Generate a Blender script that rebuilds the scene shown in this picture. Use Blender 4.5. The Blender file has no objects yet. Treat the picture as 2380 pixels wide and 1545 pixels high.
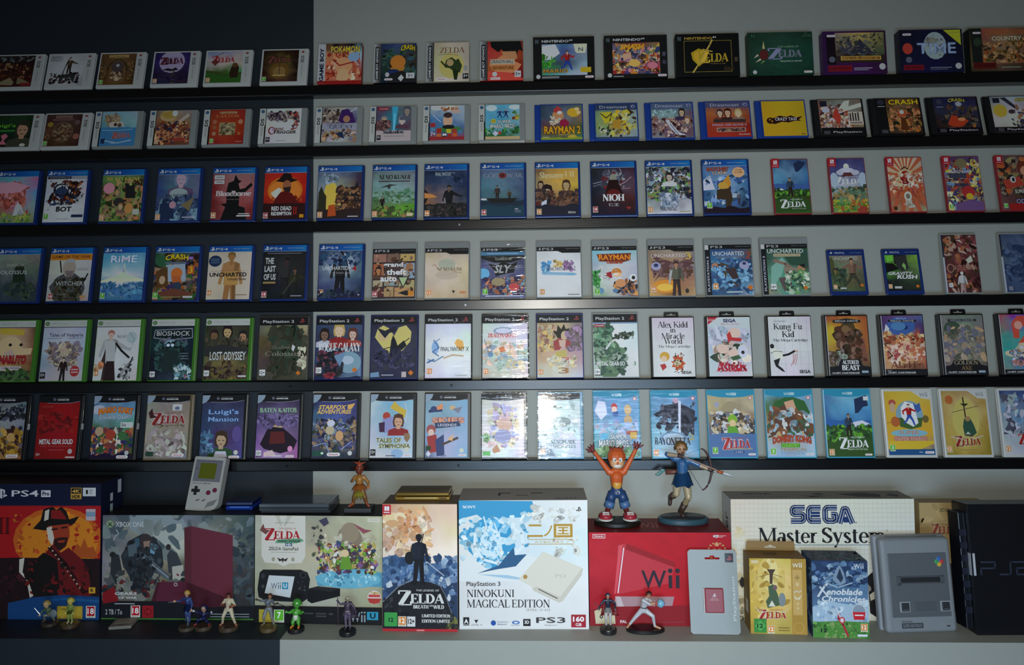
import bpy, bmesh, math, random
from mathutils import Vector, Matrix, noise
C = bpy.context.scene.collection
SC = bpy.context.scene

# ------------------------------------------------------------------ camera
CAMD = 2.22
YAW, PIT, ROL, FPX, PY = 0.0318, 0.0421, -0.0098, 1746.2, 648.8
IW, IH = 2380, 1545
CAM = Vector((0, -CAMD, 0))
fw = Vector((-math.sin(YAW)*math.cos(PIT), math.cos(YAW)*math.cos(PIT), math.sin(PIT)))
r0 = Vector((math.cos(YAW), math.sin(YAW), 0)); u0 = r0.cross(fw)
cr = math.cos(ROL)*r0 + math.sin(ROL)*u0
cu = -math.sin(ROL)*r0 + math.cos(ROL)*u0
cd = bpy.data.cameras.new('camera'); cam = bpy.data.objects.new('camera', cd); C.objects.link(cam)
m = Matrix((cr, cu, -fw)).transposed().to_4x4(); m.translation = CAM
cam.matrix_world = m
cd.sensor_fit = 'HORIZONTAL'; cd.sensor_width = 36; cd.lens = 36*FPX/IW
cd.shift_y = (PY - IH/2)/IW; cd.clip_start = .01
SC.camera = cam

def ray(x, y): return (fw + cr*((x-IW/2)/FPX) - cu*((y-PY)/FPX)).normalized()
def at_y(x, y, Y):            # point of the picture on the plane Y
    d = ray(x, y); return CAM + d*((Y-CAM.y)/d.y)
def at_z(x, y, Z):            # ... on the level Z
    d = ray(x, y); return CAM + d*((Z-CAM.z)/d.z)

# ------------------------------------------------------------------ light
w = bpy.data.worlds.new('world'); SC.world = w; w.use_nodes = True
w.node_tree.nodes['Background'].inputs[0].default_value = (.8, .78, .74, 1)
w.node_tree.nodes['Background'].inputs[1].default_value = .045
def area(name, loc, target, sx, sy, power, col):
    l = bpy.data.lights.new(name, 'AREA'); l.shape = 'RECTANGLE'; l.size = sx; l.size_y = sy
    l.energy = power; l.color = col
    o = bpy.data.objects.new(name, l); C.objects.link(o); o.location = loc
    o.rotation_euler = (Vector(target)-Vector(loc)).to_track_quat('-Z', 'Y').to_euler()
    return o
fl = fl = fl = fl = fl = area('phone_flash', (.02, -CAMD-.02, .015), (.18, 0, -.75), .016, .016, 11, (1, .97, .88)); fl.data.spread = math.radians(122)
wl = area('window_light', (.2, -2.7, -.68), (.2, 0, -1.1), 1.4, .7, 18, (.5, .74, 1)); wl.data.spread = math.radians(125)
area('side_window_light', (-1.95, -2.5, -.72), (-1.2, 0, -1.1), .75, .95, 2.8, (.62, .85, 1))
SC.view_settings.view_transform = 'Standard'; SC.view_settings.look = 'None'
SC.view_settings.exposure = 0; SC.view_settings.gamma = 1; SC.view_settings.use_curve_mapping = False

# ------------------------------------------------------------------ materials
def lin(c): return c/12.92 if c <= .04045 else ((c+.055)/1.055)**2.4
_hx = {}
def hexc(s):
    if s not in _hx and len(s) not in (3, 6): s = "f0f"
    if s not in _hx:
        if len(s) == 3: v = [int(k, 16)/15 for k in s]
        else: v = [int(s[i:i+2], 16)/255 for i in (0, 2, 4)]
        _hx[s] = tuple(lin(k) for k in v)
    return _hx[s]
_mt = {}
def mat(col, rough=.4, metal=0, coat=0, nz=.04, spec=.5, alpha=1, trans=0):
    key = (col, rough, metal, coat, nz, spec, alpha, trans)
    if key in _mt: return _mt[key]
    m = bpy.data.materials.new('m_'+col); m.use_nodes = True; nt = m.node_tree
    b = nt.nodes['Principled BSDF']
    tc = nt.nodes.new('ShaderNodeTexCoord'); n = nt.nodes.new('ShaderNodeTexNoise')
    n.inputs['Scale'].default_value = 40; n.inputs['Detail'].default_value = 4
    nt.links.new(tc.outputs['Object'], n.inputs['Vector'])
    mx = nt.nodes.new('ShaderNodeMix'); mx.data_type = 'RGBA'
    c = hexc(col)
    mx.inputs[6].default_value = (*[k*(1-nz) for k in c], 1); mx.inputs[7].default_value = (*[min(1, k*(1+nz)) for k in c], 1)
    nt.links.new(n.outputs['Fac'], mx.inputs[0]); nt.links.new(mx.outputs[2], b.inputs['Base Color'])
    b.inputs['Roughness'].default_value = rough; b.inputs['Metallic'].default_value = metal
    b.inputs['Coat Weight'].default_value = coat; b.inputs['Coat Roughness'].default_value = .08
    b.inputs['Specular IOR Level'].default_value = spec
    b.inputs['Alpha'].default_value = alpha; b.inputs['Transmission Weight'].default_value = trans
    _mt[key] = m; return m
def print_mat(name, rough, coat, bump=0):
    m = bpy.data.materials.new(name); m.use_nodes = True; nt = m.node_tree
    b = nt.nodes['Principled BSDF']
    a = nt.nodes.new('ShaderNodeAttribute'); a.attribute_name = 'ink'
    nt.links.new(a.outputs['Color'], b.inputs['Base Color'])
    b.inputs['Roughness'].default_value = rough; b.inputs['Coat Weight'].default_value = coat
    b.inputs['Coat Roughness'].default_value = .1; b.inputs['Specular IOR Level'].default_value = .3
    n = nt.nodes.new('ShaderNodeTexNoise'); n.inputs['Scale'].default_value = 14; n.inputs['Detail'].default_value = 2
    tc = nt.nodes.new('ShaderNodeTexCoord'); nt.links.new(tc.outputs['Object'], n.inputs['Vector'])
    bp = nt.nodes.new('ShaderNodeBump'); bp.inputs['Strength'].default_value = .025+bump; bp.inputs['Distance'].default_value = .004
    nt.links.new(n.outputs['Fac'], bp.inputs['Height']); nt.links.new(bp.outputs['Normal'], b.inputs['Coat Normal'])
    return m
PRG = print_mat('print_under_plastic', .5, .3)
PRC = print_mat('print_on_card', .6, .06)
def wrap_mat():
    m = bpy.data.materials.new('shrink_film'); m.use_nodes = True; nt = m.node_tree
    nt.nodes.remove(nt.nodes['Principled BSDF']); out = nt.nodes['Material Output']
    tr = nt.nodes.new('ShaderNodeBsdfTransparent'); gl = nt.nodes.new('ShaderNodeBsdfGlossy')
    gl.inputs['Roughness'].default_value = .06
    tc = nt.nodes.new('ShaderNodeTexCoord'); mp = nt.nodes.new('ShaderNodeMapping')
    mp.inputs['Scale'].default_value = (5, 9, 48); mp.inputs['Rotation'].default_value = (0, .25, 0)
    n = nt.nodes.new('ShaderNodeTexNoise'); n.inputs['Scale'].default_value = 1.6; n.inputs['Detail'].default_value = 3
    n.inputs['Distortion'].default_value = 1.2
    n.noise_dimensions = '4D'
    oi = nt.nodes.new('ShaderNodeObjectInfo'); mu = nt.nodes.new('ShaderNodeMath'); mu.operation = 'MULTIPLY'; mu.inputs[1].default_value = 30
    nt.links.new(oi.outputs['Random'], mu.inputs[0]); nt.links.new(mu.outputs[0], n.inputs['W'])
    bp = nt.nodes.new('ShaderNodeBump'); bp.inputs['Strength'].default_value = 1; bp.inputs['Distance'].default_value = .0026
    nt.links.new(tc.outputs['Object'], mp.inputs['Vector']); nt.links.new(mp.outputs[0], n.inputs['Vector'])
    nt.links.new(n.outputs['Fac'], bp.inputs['Height']); nt.links.new(bp.outputs['Normal'], gl.inputs['Normal'])
    lw = nt.nodes.new('ShaderNodeFresnel'); lw.inputs[0].default_value = 1.5
    nt.links.new(bp.outputs['Normal'], lw.inputs['Normal'])
    mx = nt.nodes.new('ShaderNodeMixShader')
    nt.links.new(lw.outputs[0], mx.inputs[0]); nt.links.new(tr.outputs[0], mx.inputs[1]); nt.links.new(gl.outputs[0], mx.inputs[2])
    nt.links.new(mx.outputs[0], out.inputs['Surface'])
    return m
WRAP = wrap_mat()
def clear_mat():
    m = bpy.data.materials.new('clear_plastic'); m.use_nodes = True; nt = m.node_tree
    b = nt.nodes['Principled BSDF']; out = nt.nodes['Material Output']
    b.inputs['Base Color'].default_value = (.42, .44, .44, 1); b.inputs['Roughness'].default_value = .25
    tr = nt.nodes.new('ShaderNodeBsdfTransparent'); tr.inputs[0].default_value = (.86, .88, .88, 1)
    mx = nt.nodes.new('ShaderNodeMixShader'); mx.inputs[0].default_value = .45
    nt.links.new(tr.outputs[0], mx.inputs[1]); nt.links.new(b.outputs[0], mx.inputs[2]); nt.links.new(mx.outputs[0], out.inputs['Surface'])
    return m
CLEAR = clear_mat()

# ------------------------------------------------------------------ objects
def tag(o, label=None, cat=None, group=None, kind=None):
    if label: o['label'] = label
    if cat: o['category'] = cat
    if group: o['group'] = group
    if kind: o['kind'] = kind
    return o
def thing(name, label, cat, loc=(0, 0, 0), rot=(0, 0, 0), group=None):
    o = bpy.data.objects.new(name, None); o.empty_display_size = .02; C.objects.link(o)
    o.location = loc; o.rotation_euler = rot
    return tag(o, label, cat, group)
def link(name, me, parent=None, mats=()):
    for m_ in mats: me.materials.append(m_)
    o = bpy.data.objects.new(name, me); C.objects.link(o)
    if parent: o.parent = parent
    return o
def bm_obj(name, bm, mats, parent=None, smooth=False):
    bmesh.ops.recalc_face_normals(bm, faces=bm.faces)
    me = bpy.data.meshes.new(name); bm.to_mesh(me); bm.free()
    if smooth: me.shade_smooth()
    return link(name, me, parent, mats if isinstance(mats, (list, tuple)) else [mats])
def box(bm, x0, x1, y0, y1, z0, z1, bev=0, seg=2, mi=0):
    vs = [bm.verts.new((x, y, z)) for x in (x0, x1) for y in (y0, y1) for z in (z0, z1)]
    fs = [bm.faces.new([vs[i] for i in q]) for q in ((0, 1, 3, 2), (4, 6, 7, 5), (0, 4, 5, 1), (2, 3, 7, 6), (0, 2, 6, 4), (1, 5, 7, 3))]
    for f in fs: f.material_index = mi
    if bev:
        es = list({e for f in fs for e in f.edges})
        bmesh.ops.bevel(bm, geom=es, offset=bev, segments=seg, profile=.5, affect='EDGES', material=mi)
def lathe(bm, prof, n=32, cx=0, cy=0, sy=1, mi=0):
    rings = []
    for r, z in prof:
        rings.append([bm.verts.new((cx+r*math.cos(a*2*math.pi/n), cy+sy*r*math.sin(a*2*math.pi/n), z)) for a in range(n)])
    for a, b in zip(rings, rings[1:]):
        for i in range(n):
            bm.faces.new((a[i], a[(i+1) % n], b[(i+1) % n], b[i])).material_index = mi
    bm.faces.new(rings[0]).material_index = mi; bm.faces.new(rings[-1]).material_index = mi
def tube(bm, pts, r, n=8, mi=0):
    pts = [Vector(p) for p in pts]; rings = []
    rr = r if isinstance(r, (list, tuple)) else [r]*len(pts)
    for i, p in enumerate(pts):
        t = (pts[min(i+1, len(pts)-1)]-pts[max(i-1, 0)]).normalized()
        a = t.cross(Vector((0, 0, 1)) if abs(t.z) < .9 else Vector((1, 0, 0))).normalized(); b = t.cross(a)
        rings.append([bm.verts.new(p+(a*math.cos(k*2*math.pi/n)+b*math.sin(k*2*math.pi/n))*rr[i]) for k in range(n)])
    for A, B in zip(rings, rings[1:]):
        for k in range(n): bm.faces.new((A[k], A[(k+1) % n], B[(k+1) % n], B[k])).material_index = mi
    bm.faces.new(rings[0]).material_index = mi; bm.faces.new(rings[-1]).material_index = mi
def blob(bm, c, r, mi=0, seg=12, jit=0, seed=0):
    if not isinstance(r, (tuple, list)): r = (r, r, r)
    n0 = len(bm.verts)
    g = bmesh.ops.create_uvsphere(bm, u_segments=seg, v_segments=max(6, seg//2+2), radius=1)
    for v in g['verts']:
        k = 1 + (jit*noise.noise(v.co*2.3+Vector((seed, 0, 0))) if jit else 0)
        v.co = Vector((c[0]+v.co.x*r[0]*k, c[1]+v.co.y*r[1]*k, c[2]+v.co.z*r[2]*k))
    for f in {f for v in g['verts'] for f in v.link_faces}: f.material_index = mi; f.smooth = True
def shape2d(outlines, depth, bevel=0):
    """closed outlines (the later ones holes) -> solid mesh in x,z standing on y"""
    c = bpy.data.curves.new('shape', 'CURVE'); c.dimensions = '2D'; c.fill_mode = 'BOTH'; c.extrude = depth/2; c.bevel_depth = bevel
    for ol in outlines:
        s = c.splines.new('POLY'); s.points.add(len(ol)-1); s.use_cyclic_u = True
        for p, q in zip(s.points, ol): p.co = (q[0], q[1], 0, 1)
    o = bpy.data.objects.new('shape', c); me = o.to_mesh().copy(); o.to_mesh_clear(); bpy.data.objects.remove(o); bpy.data.curves.remove(c)
    me.transform(Matrix(((1, 0, 0, 0), (0, 0, -1, 0), (0, 1, 0, 0), (0, 0, 0, 1))))
    return me

# ------------------------------------------------------------------ lettering
_tx = {}
def sans(s, bold=0):
    k = (s, bold)
    if k not in _tx:
        c = bpy.data.curves.new('text', 'FONT'); c.body = s; c.resolution_u = 2; c.offset = bold
        o = bpy.data.objects.new('text', c); me = o.to_mesh()
        v = [(p.co.x, p.co.y) for p in me.vertices]; f = [list(p.vertices) for p in me.polygons]
        o.to_mesh_clear(); bpy.data.objects.remove(o); bpy.data.curves.remove(c)
        _tx[k] = (v, f)
    return _tx[k]
GLY = {}
for ln in """A .86 d .08 0 .43 1,D .43 1 .78 0,h .2 .64 .33,s .08 0,s .78 0
B .74 I .18 0 1 3,A .3 .75 .26 .23 -90 90,A .3 .26 .34 .25 -90 90,h .2 .32 .98,h .2 .32 .51,h .2 .32 .02
C .8 A .45 .5 .36 .48 50 310,i .72 .68 .95 0
D .84 I .18 0 1 3,A .3 .5 .44 .48 -90 90,h .18 .32 .98,h .18 .32 .02
E .74 I .18 0 1 3,h .1 .66 .98,h .1 .68 .02,h .2 .5 .5,i .64 .78 1 0,i .67 0 .24 0,i .5 .4 .62 0
F .7 I .18 0 1 3,h .1 .64 .98,h .2 .5 .5,i .63 .78 1 0,i .5 .4 .62 0
G .86 A .45 .5 .36 .48 45 315,I .72 .04 .42 2,i .7 .7 .95 0
H .92 I .18 0 1 3,I .72 0 1 3,h .2 .7 .5
I .36 I .18 0 1 3
J .5 I .3 .2 1 2,A .18 .2 .12 .18 180 360
K .86 I .18 0 1 3,d .22 .38 .68 1,D .38 .55 .78 0,s .68 .98,s .76 .02
L .7 I .18 0 1 3,h .1 .64 .02,i .64 0 .27 0
M 1.08 i .14 0 1 3,D .16 1 .52 .04,d .52 .04 .9 1,I .92 0 1 3
N .92 i .16 0 1 3,D .18 1 .76 0,i .76 0 1 2
O .9 A .45 .5 .36 .48 0 360
P .7 I .18 0 1 3,A .3 .73 .3 .25 -90 90,h .2 .32 .98,h .2 .32 .48
Q .9 A .45 .5 .36 .48 0 360,D .5 .25 .8 -.12
R .84 I .18 0 1 3,A .3 .74 .28 .24 -90 90,h .2 .32 .98,h .2 .32 .5,D .36 .5 .74 0
S .62 A .31 .74 .19 .23 20 240,A .31 .26 .21 .24 -160 60,D .18 .66 .46 .36,i .52 .72 .95 0,i .1 .05 .3 0
T .8 I .4 0 1 1,h .06 .74 .98,i .06 .74 1 0,i .74 .74 1 0
U .88 I .18 .3 1 2,A .45 .32 .27 .3 180 360,i .72 .3 1 2
V .86 D .08 1 .43 0,d .43 0 .78 1,s .08 1,s .78 1
W 1.2 D .1 1 .36 0,d .36 0 .6 1,D .6 1 .86 0,d .86 0 1.1 1,s .1 1,s .6 1,s 1.1 1
X .84 D .1 1 .72 0,d .12 0 .7 1,s .1 1,s .7 1,s .1 0,s .74 0
Y .84 D .08 1 .42 .45,d .42 .45 .76 1,I .42 0 .48 1,s .08 1,s .76 1
Z .76 h .08 .7 .97,h .08 .72 .03,D .64 .98 .14 .02,i .08 .75 1 0,i .72 0 .26 0
a .54 A .22 .19 .14 .18 0 360,I .41 0 .5 1,A .27 .5 .14 .17 0 150
b .56 I .12 0 1 2,A .32 .33 .17 .33 0 360
c .5 A .28 .34 .19 .33 50 310
d .58 A .25 .33 .17 .33 0 360,I .44 0 1 3
e .52 A .27 .34 .19 .33 0 320,h .08 .45 .37
f .38 I .17 0 .76 1,A .3 .76 .13 .22 40 180,h .04 .36 .66
g .52 A .25 .44 .15 .22 0 360,A .25 -.1 .19 .14 0 360,h .34 .5 .64
h .62 I .13 0 1 3,A .31 .45 .16 .2 0 180,I .47 0 .45 1
i .3 I .15 0 .67 3,o .15 .88 .09
k .58 I .13 0 1 3,d .18 .24 .44 .67,D .27 .37 .5 0,s .44 .67
l .3 I .15 0 1 3
m .9 I .14 0 .67 3,A .3 .45 .14 .2 0 180,I .44 0 .45 1,A .6 .45 .14 .2 0 180,I .74 0 .45 1
n .62 I .13 0 .67 3,A .31 .45 .16 .2 0 180,I .47 0 .45 1
o .54 A .27 .34 .19 .33 0 360
r .46 I .14 0 .67 3,A .34 .46 .14 .2 60 180
s .42 A .21 .5 .12 .16 20 240,A .21 .17 .13 .16 -160 60,D .14 .45 .28 .24
t .38 I .17 .06 .86 0,h .04 .34 .66,A .28 .1 .11 .1 180 320
u .6 I .13 .18 .67 2,A .29 .2 .16 .2 180 360,I .46 0 .67 3
x .52 D .1 .67 .42 0,d .08 0 .42 .67,s .08 .67,s .42 .67,s .08 0,s .44 0
y .54 D .08 .67 .27 .05,d .27 .05 .46 .67,d .28 .08 .14 -.26,s .08 .67,s .46 .67,o .12 -.24 .07
w .84 D .08 .67 .26 0,d .26 0 .42 .67,D .42 .67 .6 0,d .6 0 .76 .67,s .08 .67,s .42 .67,s .76 .67""".split('\n'):
    k, wd, it = ln.split(' ', 2)
    GLY[k] = (float(wd), [(q.split()[0], [float(z) for z in q.split()[1:]]) for q in it.split(',')])
def serif(s, T=.15, t=.05):
    key = ('serif', s, T)
    if key in _tx: return _tx[key]
    V, F = [], []
    def quad(pts): n = len(V); V.extend(pts); F.append(list(range(n, n+len(pts))))
    def bar(x0, y0, x1, y1, wd):
        dx, dy = x1-x0, y1-y0; L = math.hypot(dx, dy) or 1; nx, ny = -dy/L*wd/2, dx/L*wd/2
        quad([(x0+nx, y0+ny), (x0-nx, y0-ny), (x1-nx, y1-ny), (x1+nx, y1+ny)])
    X = 0
    for ch in s:
        if ch not in GLY: X += .32; continue
        wd, its = GLY[ch]
        for o, a in its:
            if o in 'Ii':
                tt = T if o == 'I' else t*1.1
                bar(X+a[0], a[1], X+a[0], a[2], tt)
                sl = tt/2+.085
                if int(a[3]) & 1: bar(X+a[0]-sl, a[1]+.02, X+a[0]+sl, a[1]+.02, .04)
                if int(a[3]) & 2: bar(X+a[0]-sl, a[2]-.02, X+a[0]+(sl if a[2] == 1 or ch.isupper() else 0), a[2]-.02, .04)
            elif o == 'h': bar(X+a[0], a[2], X+a[1], a[2], t)
            elif o in 'Dd': bar(X+a[0], a[1], X+a[2], a[3], T*1.05 if o == 'D' else t*1.1)
            elif o == 's': bar(X+a[0]-.12, a[1]+(.02 if a[1] < .5 else -.02), X+a[0]+.12, a[1]+(.02 if a[1] < .5 else -.02), .04)
            elif o == 'o': quad([(X+a[0]+a[2]*math.cos(k*.785), a[1]+a[2]*math.sin(k*.785)) for k in range(8)])
            elif o == 'A':
                n = max(5, int(abs(a[5]-a[4])/20)); pr = None
                for k in range(n+1):
                    g = math.radians(a[4]+(a[5]-a[4])*k/n); wt = (t+(T-t)*abs(math.cos(g)))/2
                    ci, si = math.cos(g), math.sin(g)
                    cu_ = ((X+a[0]+(a[2]+wt)*ci, a[1]+(a[3]+wt*.9)*si), (X+a[0]+(a[2]-wt)*ci, a[1]+(a[3]-wt*.9)*si))
                    if pr: quad([pr[0], pr[1], cu_[1], cu_[0]])
                    pr = cu_
        X += wd
    _tx[key] = (V, F); return _tx[key]

# ------------------------------------------------------------------ printed artwork
def clip(poly, x0, y0, x1, y1):
    def cut(P, f, inter):
        R = []
        for i, a in enumerate(P):
            b = P[(i+1) % len(P)]; fa, fb = f(a), f(b)
            if fa: R.append(a)
            if fa != fb: R.append(inter(a, b))
        return R
    def ix(v): return lambda a, b: (v, a[1]+(b[1]-a[1])*(v-a[0])/(b[0]-a[0]))
    def iy(v): return lambda a, b: (a[0]+(b[0]-a[0])*(v-a[1])/(b[1]-a[1]), v)
    for f, g in ((lambda p: p[0] >= x0, ix(x0)), (lambda p: p[0] <= x1, ix(x1)), (lambda p: p[1] >= y0, iy(y0)), (lambda p: p[1] <= y1, iy(y1))):
        poly = cut(poly, f, g)
        if len(poly) < 3: return []
    return poly
PEGI = {'3': '6b3', '7': '6b3', '12': 'd83', '16': 'd83', '18': 'b12'}
class Art:
    """flat print: every mark is its own layer of ink a few hundredths of a millimetre above the last"""
    def __init__(s, W, H, seed=1, eps=2.5e-5):
        s.W, s.H, s.eps = W, H, eps; s.V, s.F, s.K = [], [], []; s.n = 0
        s.R = (0, 0, 100, 100); s.rnd = random.Random(seed); s.seed = seed
    def sub(s, x0, y0, x1, y1): s.R = (x0, y0, x1, y1)
    def P(s, x, y):
        a = s.R; X = a[0]+(a[2]-a[0])*x/100; Y = a[1]+(a[3]-a[1])*y/100
        return ((X/100-.5)*s.W, s.H*(1-Y/100))
    def asp(s): a = s.R; return ((a[2]-a[0])*s.W)/((a[3]-a[1])*s.H)     # width of the art over its height
    def face(s, pts, col):
        n = len(s.V); d = -s.n*s.eps
        s.V.extend((p[0], d, p[1]) for p in pts); s.F.append(list(range(n, n+len(pts)))); s.K.append([col]*len(pts))
    def poly(s, pts, c, lay=True, cl=True):
        if isinstance(c, str): c = hexc(c)
        if cl: pts = clip(pts, -5, -5, 105, 105) if False else clip(pts, 0, 0, 100, 100)
        if len(pts) < 3: return
        if lay: s.n += 1
        s.face([s.P(*p) for p in pts], c)
    def rect(s, x0, y0, x1, y1, c): s.poly([(x0, y0), (x0, y1), (x1, y1), (x1, y0)], c)
    def ell(s, cx, cy, rx, ry, c, n=18): s.poly([(cx+rx*math.cos(k*2*math.pi/n), cy+ry*math.sin(k*2*math.pi/n)) for k in range(n)], c)
    def line(s, pts, wd, c):
        s.n += 1; a = s.asp()
        for (x0, y0), (x1, y1) in zip(pts, pts[1:]):
            dx, dy = (x1-x0)*a, y1-y0; L = math.hypot(dx, dy) or 1; nx, ny = -dy/L*wd/2/a, dx/L*wd/2
            s.poly([(x0+nx, y0+ny), (x0-nx, y0-ny), (x1-nx, y1-ny), (x1+nx, y1+ny)], c, lay=False)
        for (x0, y0) in pts[1:-1]: s.poly([(x0+wd/2/a*math.cos(k*.785), y0+wd/2*math.sin(k*.785)) for k in range(8)], c, lay=False)
    def grid(s, spec, nx=20, ny=26, warp=.09, mot=.2):
        rows = [[hexc(r[i:i+3]) for i in range(0, len(r)-2, 3)] for r in spec.split('|')]
        s.n += 1; d = -s.n*s.eps; n0 = len(s.V); cols = []
        def samp(u, v):
            v = min(max(v, 0), 1)*(len(rows)-1); j = min(int(v), len(rows)-2) if len(rows) > 1 else 0; fv = v-j
            def rowc(r):
                q = min(max(u, 0), 1)*(len(r)-1); i = min(int(q), len(r)-2) if len(r) > 1 else 0; fu = q-i
                return [p+(t-p)*fu for p, t in zip(r[i], r[min(i+1, len(r)-1)])]
            a = rowc(rows[j]); b = rowc(rows[min(j+1, len(rows)-1)])
            return [p+(t-p)*fv for p, t in zip(a, b)]
        for j in range(ny+1):
            for i in range(nx+1):
                u, v = i/nx, j/ny; p = s.P(u*100, v*100); s.V.append((p[0], d, p[1]))
                q = Vector((u*5, v*5*1.3, s.seed*1.7))
                wu = noise.noise(q)*warp*1.6; wv = noise.noise(q+Vector((9, 3, 1)))*warp*1.6
                k3 = samp(u+wu, v+wv); g = 1+mot*max(.12, 1-1.25*max(k3))*(noise.noise(q*2.7)*1.5+noise.noise(q*7)*.6)
                cols.append([max(0, k*g) for k in k3])
        for j in range(ny):
            for i in range(nx):
                a = j*(nx+1)+i; ids = [a, a+nx+1, a+nx+2, a+1]
                s.F.append([n0+k for k in ids]); s.K.append([cols[k] for k in ids])
    def text(s, x, y, w, h, c, st, font='', rot=0, shear=0, bold=0.0, arch=0):
        V, F = serif(st) if font == 'serif' else serif(st, .24, .08) if font == 'fat' else sans(st, bold)
        if not V: return
        xs = [v[0] for v in V]; ys = [v[1] for v in V]; a, b, c0, d = min(xs), max(xs), min(ys), max(ys)
        if isinstance(c, str): c = hexc(c)
        s.n += 1; n0 = len(s.V); dd = -s.n*s.eps
        for vx, vy in V:
            u = (vx-a)/max(1e-6, b-a)-.5; t = (vy-c0)/max(1e-6, d-c0)-.5
            u += shear*t*h/w/s.asp()
            if rot == 90: px, py = x-t*w, y-u*h
            else: px, py = x+u*w, y-t*h - arch*(1-4*u*u)
            p = s.P(px, py); s.V.append((p[0], dd, p[1]))
        for f in F: s.F.append([n0+i for i in f]); s.K.append([c]*len(f))
    def scatter(s, n, x0, y0, x1, y1, sz, cols):
        cl = cols.split(','); a = s.asp(); R = s.rnd; s.n += 1; n = int(n*2.1); sz *= .7
        for k in range(n):
            cx, cy = R.uniform(x0, x1), R.uniform(y0, y1); r = sz*(1.75-1.4*k/max(1, n))*R.uniform(.65, 1.2); th = R.uniform(0, 6.28); el = R.uniform(.28, .85)
            m_ = R.randint(7, 10); pts = []
            for i in range(m_):
                g = i*2*math.pi/m_; rr = r*R.uniform(.7, 1.25)
                ax, ay = rr*math.cos(g), rr*el*math.sin(g)
                pts.append((cx+(ax*math.cos(th)-ay*math.sin(th))/a, cy+ax*math.sin(th)+ay*math.cos(th)))
            if k % 6 == 0: s.n += 1
            c0 = hexc(cl[k % len(cl)]); br = R.uniform(.78, 1.18); f0 = len(s.K); s.poly(pts, tuple(min(1, v*br) for v in c0), lay=False)
            if len(s.K) > f0: s.K[-1] = [tuple(min(1, v*g_) for v in q_) for q_ in s.K[-1] for g_ in (R.uniform(.82, 1.16),)]
    def fig(s, x, y, h, skin, hair, top, legs, pose=0):
        a = s.asp()
        def q(u, v): return (x+u*h/a, y-v*h)
        P_ = lambda pts, c: s.poly([q(*p) for p in pts], c)
        fl = -1 if pose < 0 else 1; po = abs(pose)
        if po == 2:
            P_([(-.07, .5), (.08, .5), (.2, .25), (.26, .02), (.19, .0), (.1, .24), (.0, .36), (-.1, .2), (-.26, .06), (-.3, .12), (-.16, .26)], legs)
        else:
            P_([(-.09, .5), (.09, .5), (.11, .02), (.03, .0), (.0, .4), (-.05, .0), (-.13, .02)], legs)
        P_([(-.1, .48), (.1, .48), (.14, .8), (.05, .84), (-.05, .84), (-.14, .8)], top)
        if po == 1: P_([(.12*fl, .8), (.36*fl, .66), (.42*fl, .68), (.4*fl, .6), (.1*fl, .68)], top); P_([(-.14*fl, .8), (-.22*fl, .5), (-.17*fl, .47), (-.1*fl, .7)], top)
        elif po == 2: P_([(.12, .8), (.3, .7), (.34, .78), (.38, .72), (.3, .62), (.1, .7)], top); P_([(-.14, .8), (-.32, .68), (-.28, .5), (-.22, .52), (-.24, .64), (-.1, .7)], top)
        else: P_([(-.14, .8), (-.21, .46), (-.16, .44), (-.1, .7)], top); P_([(.14, .8), (.21, .46), (.16, .44), (.1, .7)], top)
        dk = lambda c: tuple(v*.6 for v in hexc(c))
        if po != 2: P_([(.02*fl, .46), (.09*fl, .48), (.11*fl, .02), (.06*fl, .0)], dk(legs)); P_([(-.13, .06), (-.04, .06), (-.05, .0), (-.15, .0)], dk(hair)); P_([(.03, .06), (.115, .06), (.13, .0), (.03, .0)], dk(hair))
        P_([(.03*fl, .49), (.1*fl, .49), (.14*fl, .8), (.06*fl, .83)], dk(top)); P_([(-.1, .5), (.1, .5), (.105, .46), (-.105, .46)], dk(legs))
        P_([(-.025, .87), (.025, .87), (.03, .8), (0, .76), (-.03, .8)], skin)
        P_([(.055*math.cos(k*.63), .915+.07*math.sin(k*.63)) for k in range(10)], skin)
        P_([(-.07, .9), (-.06, .98), (0, 1.01), (.06, .98), (.07, .9), (.03, .95), (-.03, .95)], hair)
    def bust(s, x, y, h, skin, hair, top):
        a = s.asp()
        def q(u, v): return (x+u*h/a, y-v*h)
        P_ = lambda pts, c: s.poly([q(*p) for p in pts], c)
        P_([(-.27, .62), (-.2, .95), (0, 1.02), (.2, .95), (.27, .62), (.22, .4), (-.22, .4)], hair)
        P_([(-.5, 0), (-.46, .25), (-.14, .36), (.14, .36), (.46, .25), (.5, 0)], top)
        P_([(-.09, .3), (-.09, .45), (.09, .45), (.09, .3)], skin)
        P_([(.19*math.cos(k*.524), .64+.26*math.sin(k*.524)) for k in range(12)], skin)
        P_([(-.21, .68), (-.18, .9), (.02, .96), (.19, .88), (.21, .68), (.1, .8), (-.12, .82)], hair)
        P_([(-.12, .645), (-.04, .645), (-.04, .615), (-.12, .615)], hair); P_([(.04, .645), (.12, .645), (.12, .615), (.04, .615)], hair)
        P_([(-.06, .5), (.06, .5), (.05, .475), (-.05, .475)], hair)
    def ridge(s, y, amp, c, n=9):
        R = s.rnd; s.poly([(0, 100), (0, y)]+[(100*k/n, y+amp*R.uniform(-1, 1)) for k in range(1, n)]+[(100, y), (100, 100)], c)
    def ball(s, x, y, r): s.ell(x, y, r, r*s.asp(), 'ddd'); s.ell(x, y, r*.72, r*.72*s.asp(), 'bbb')
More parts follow.
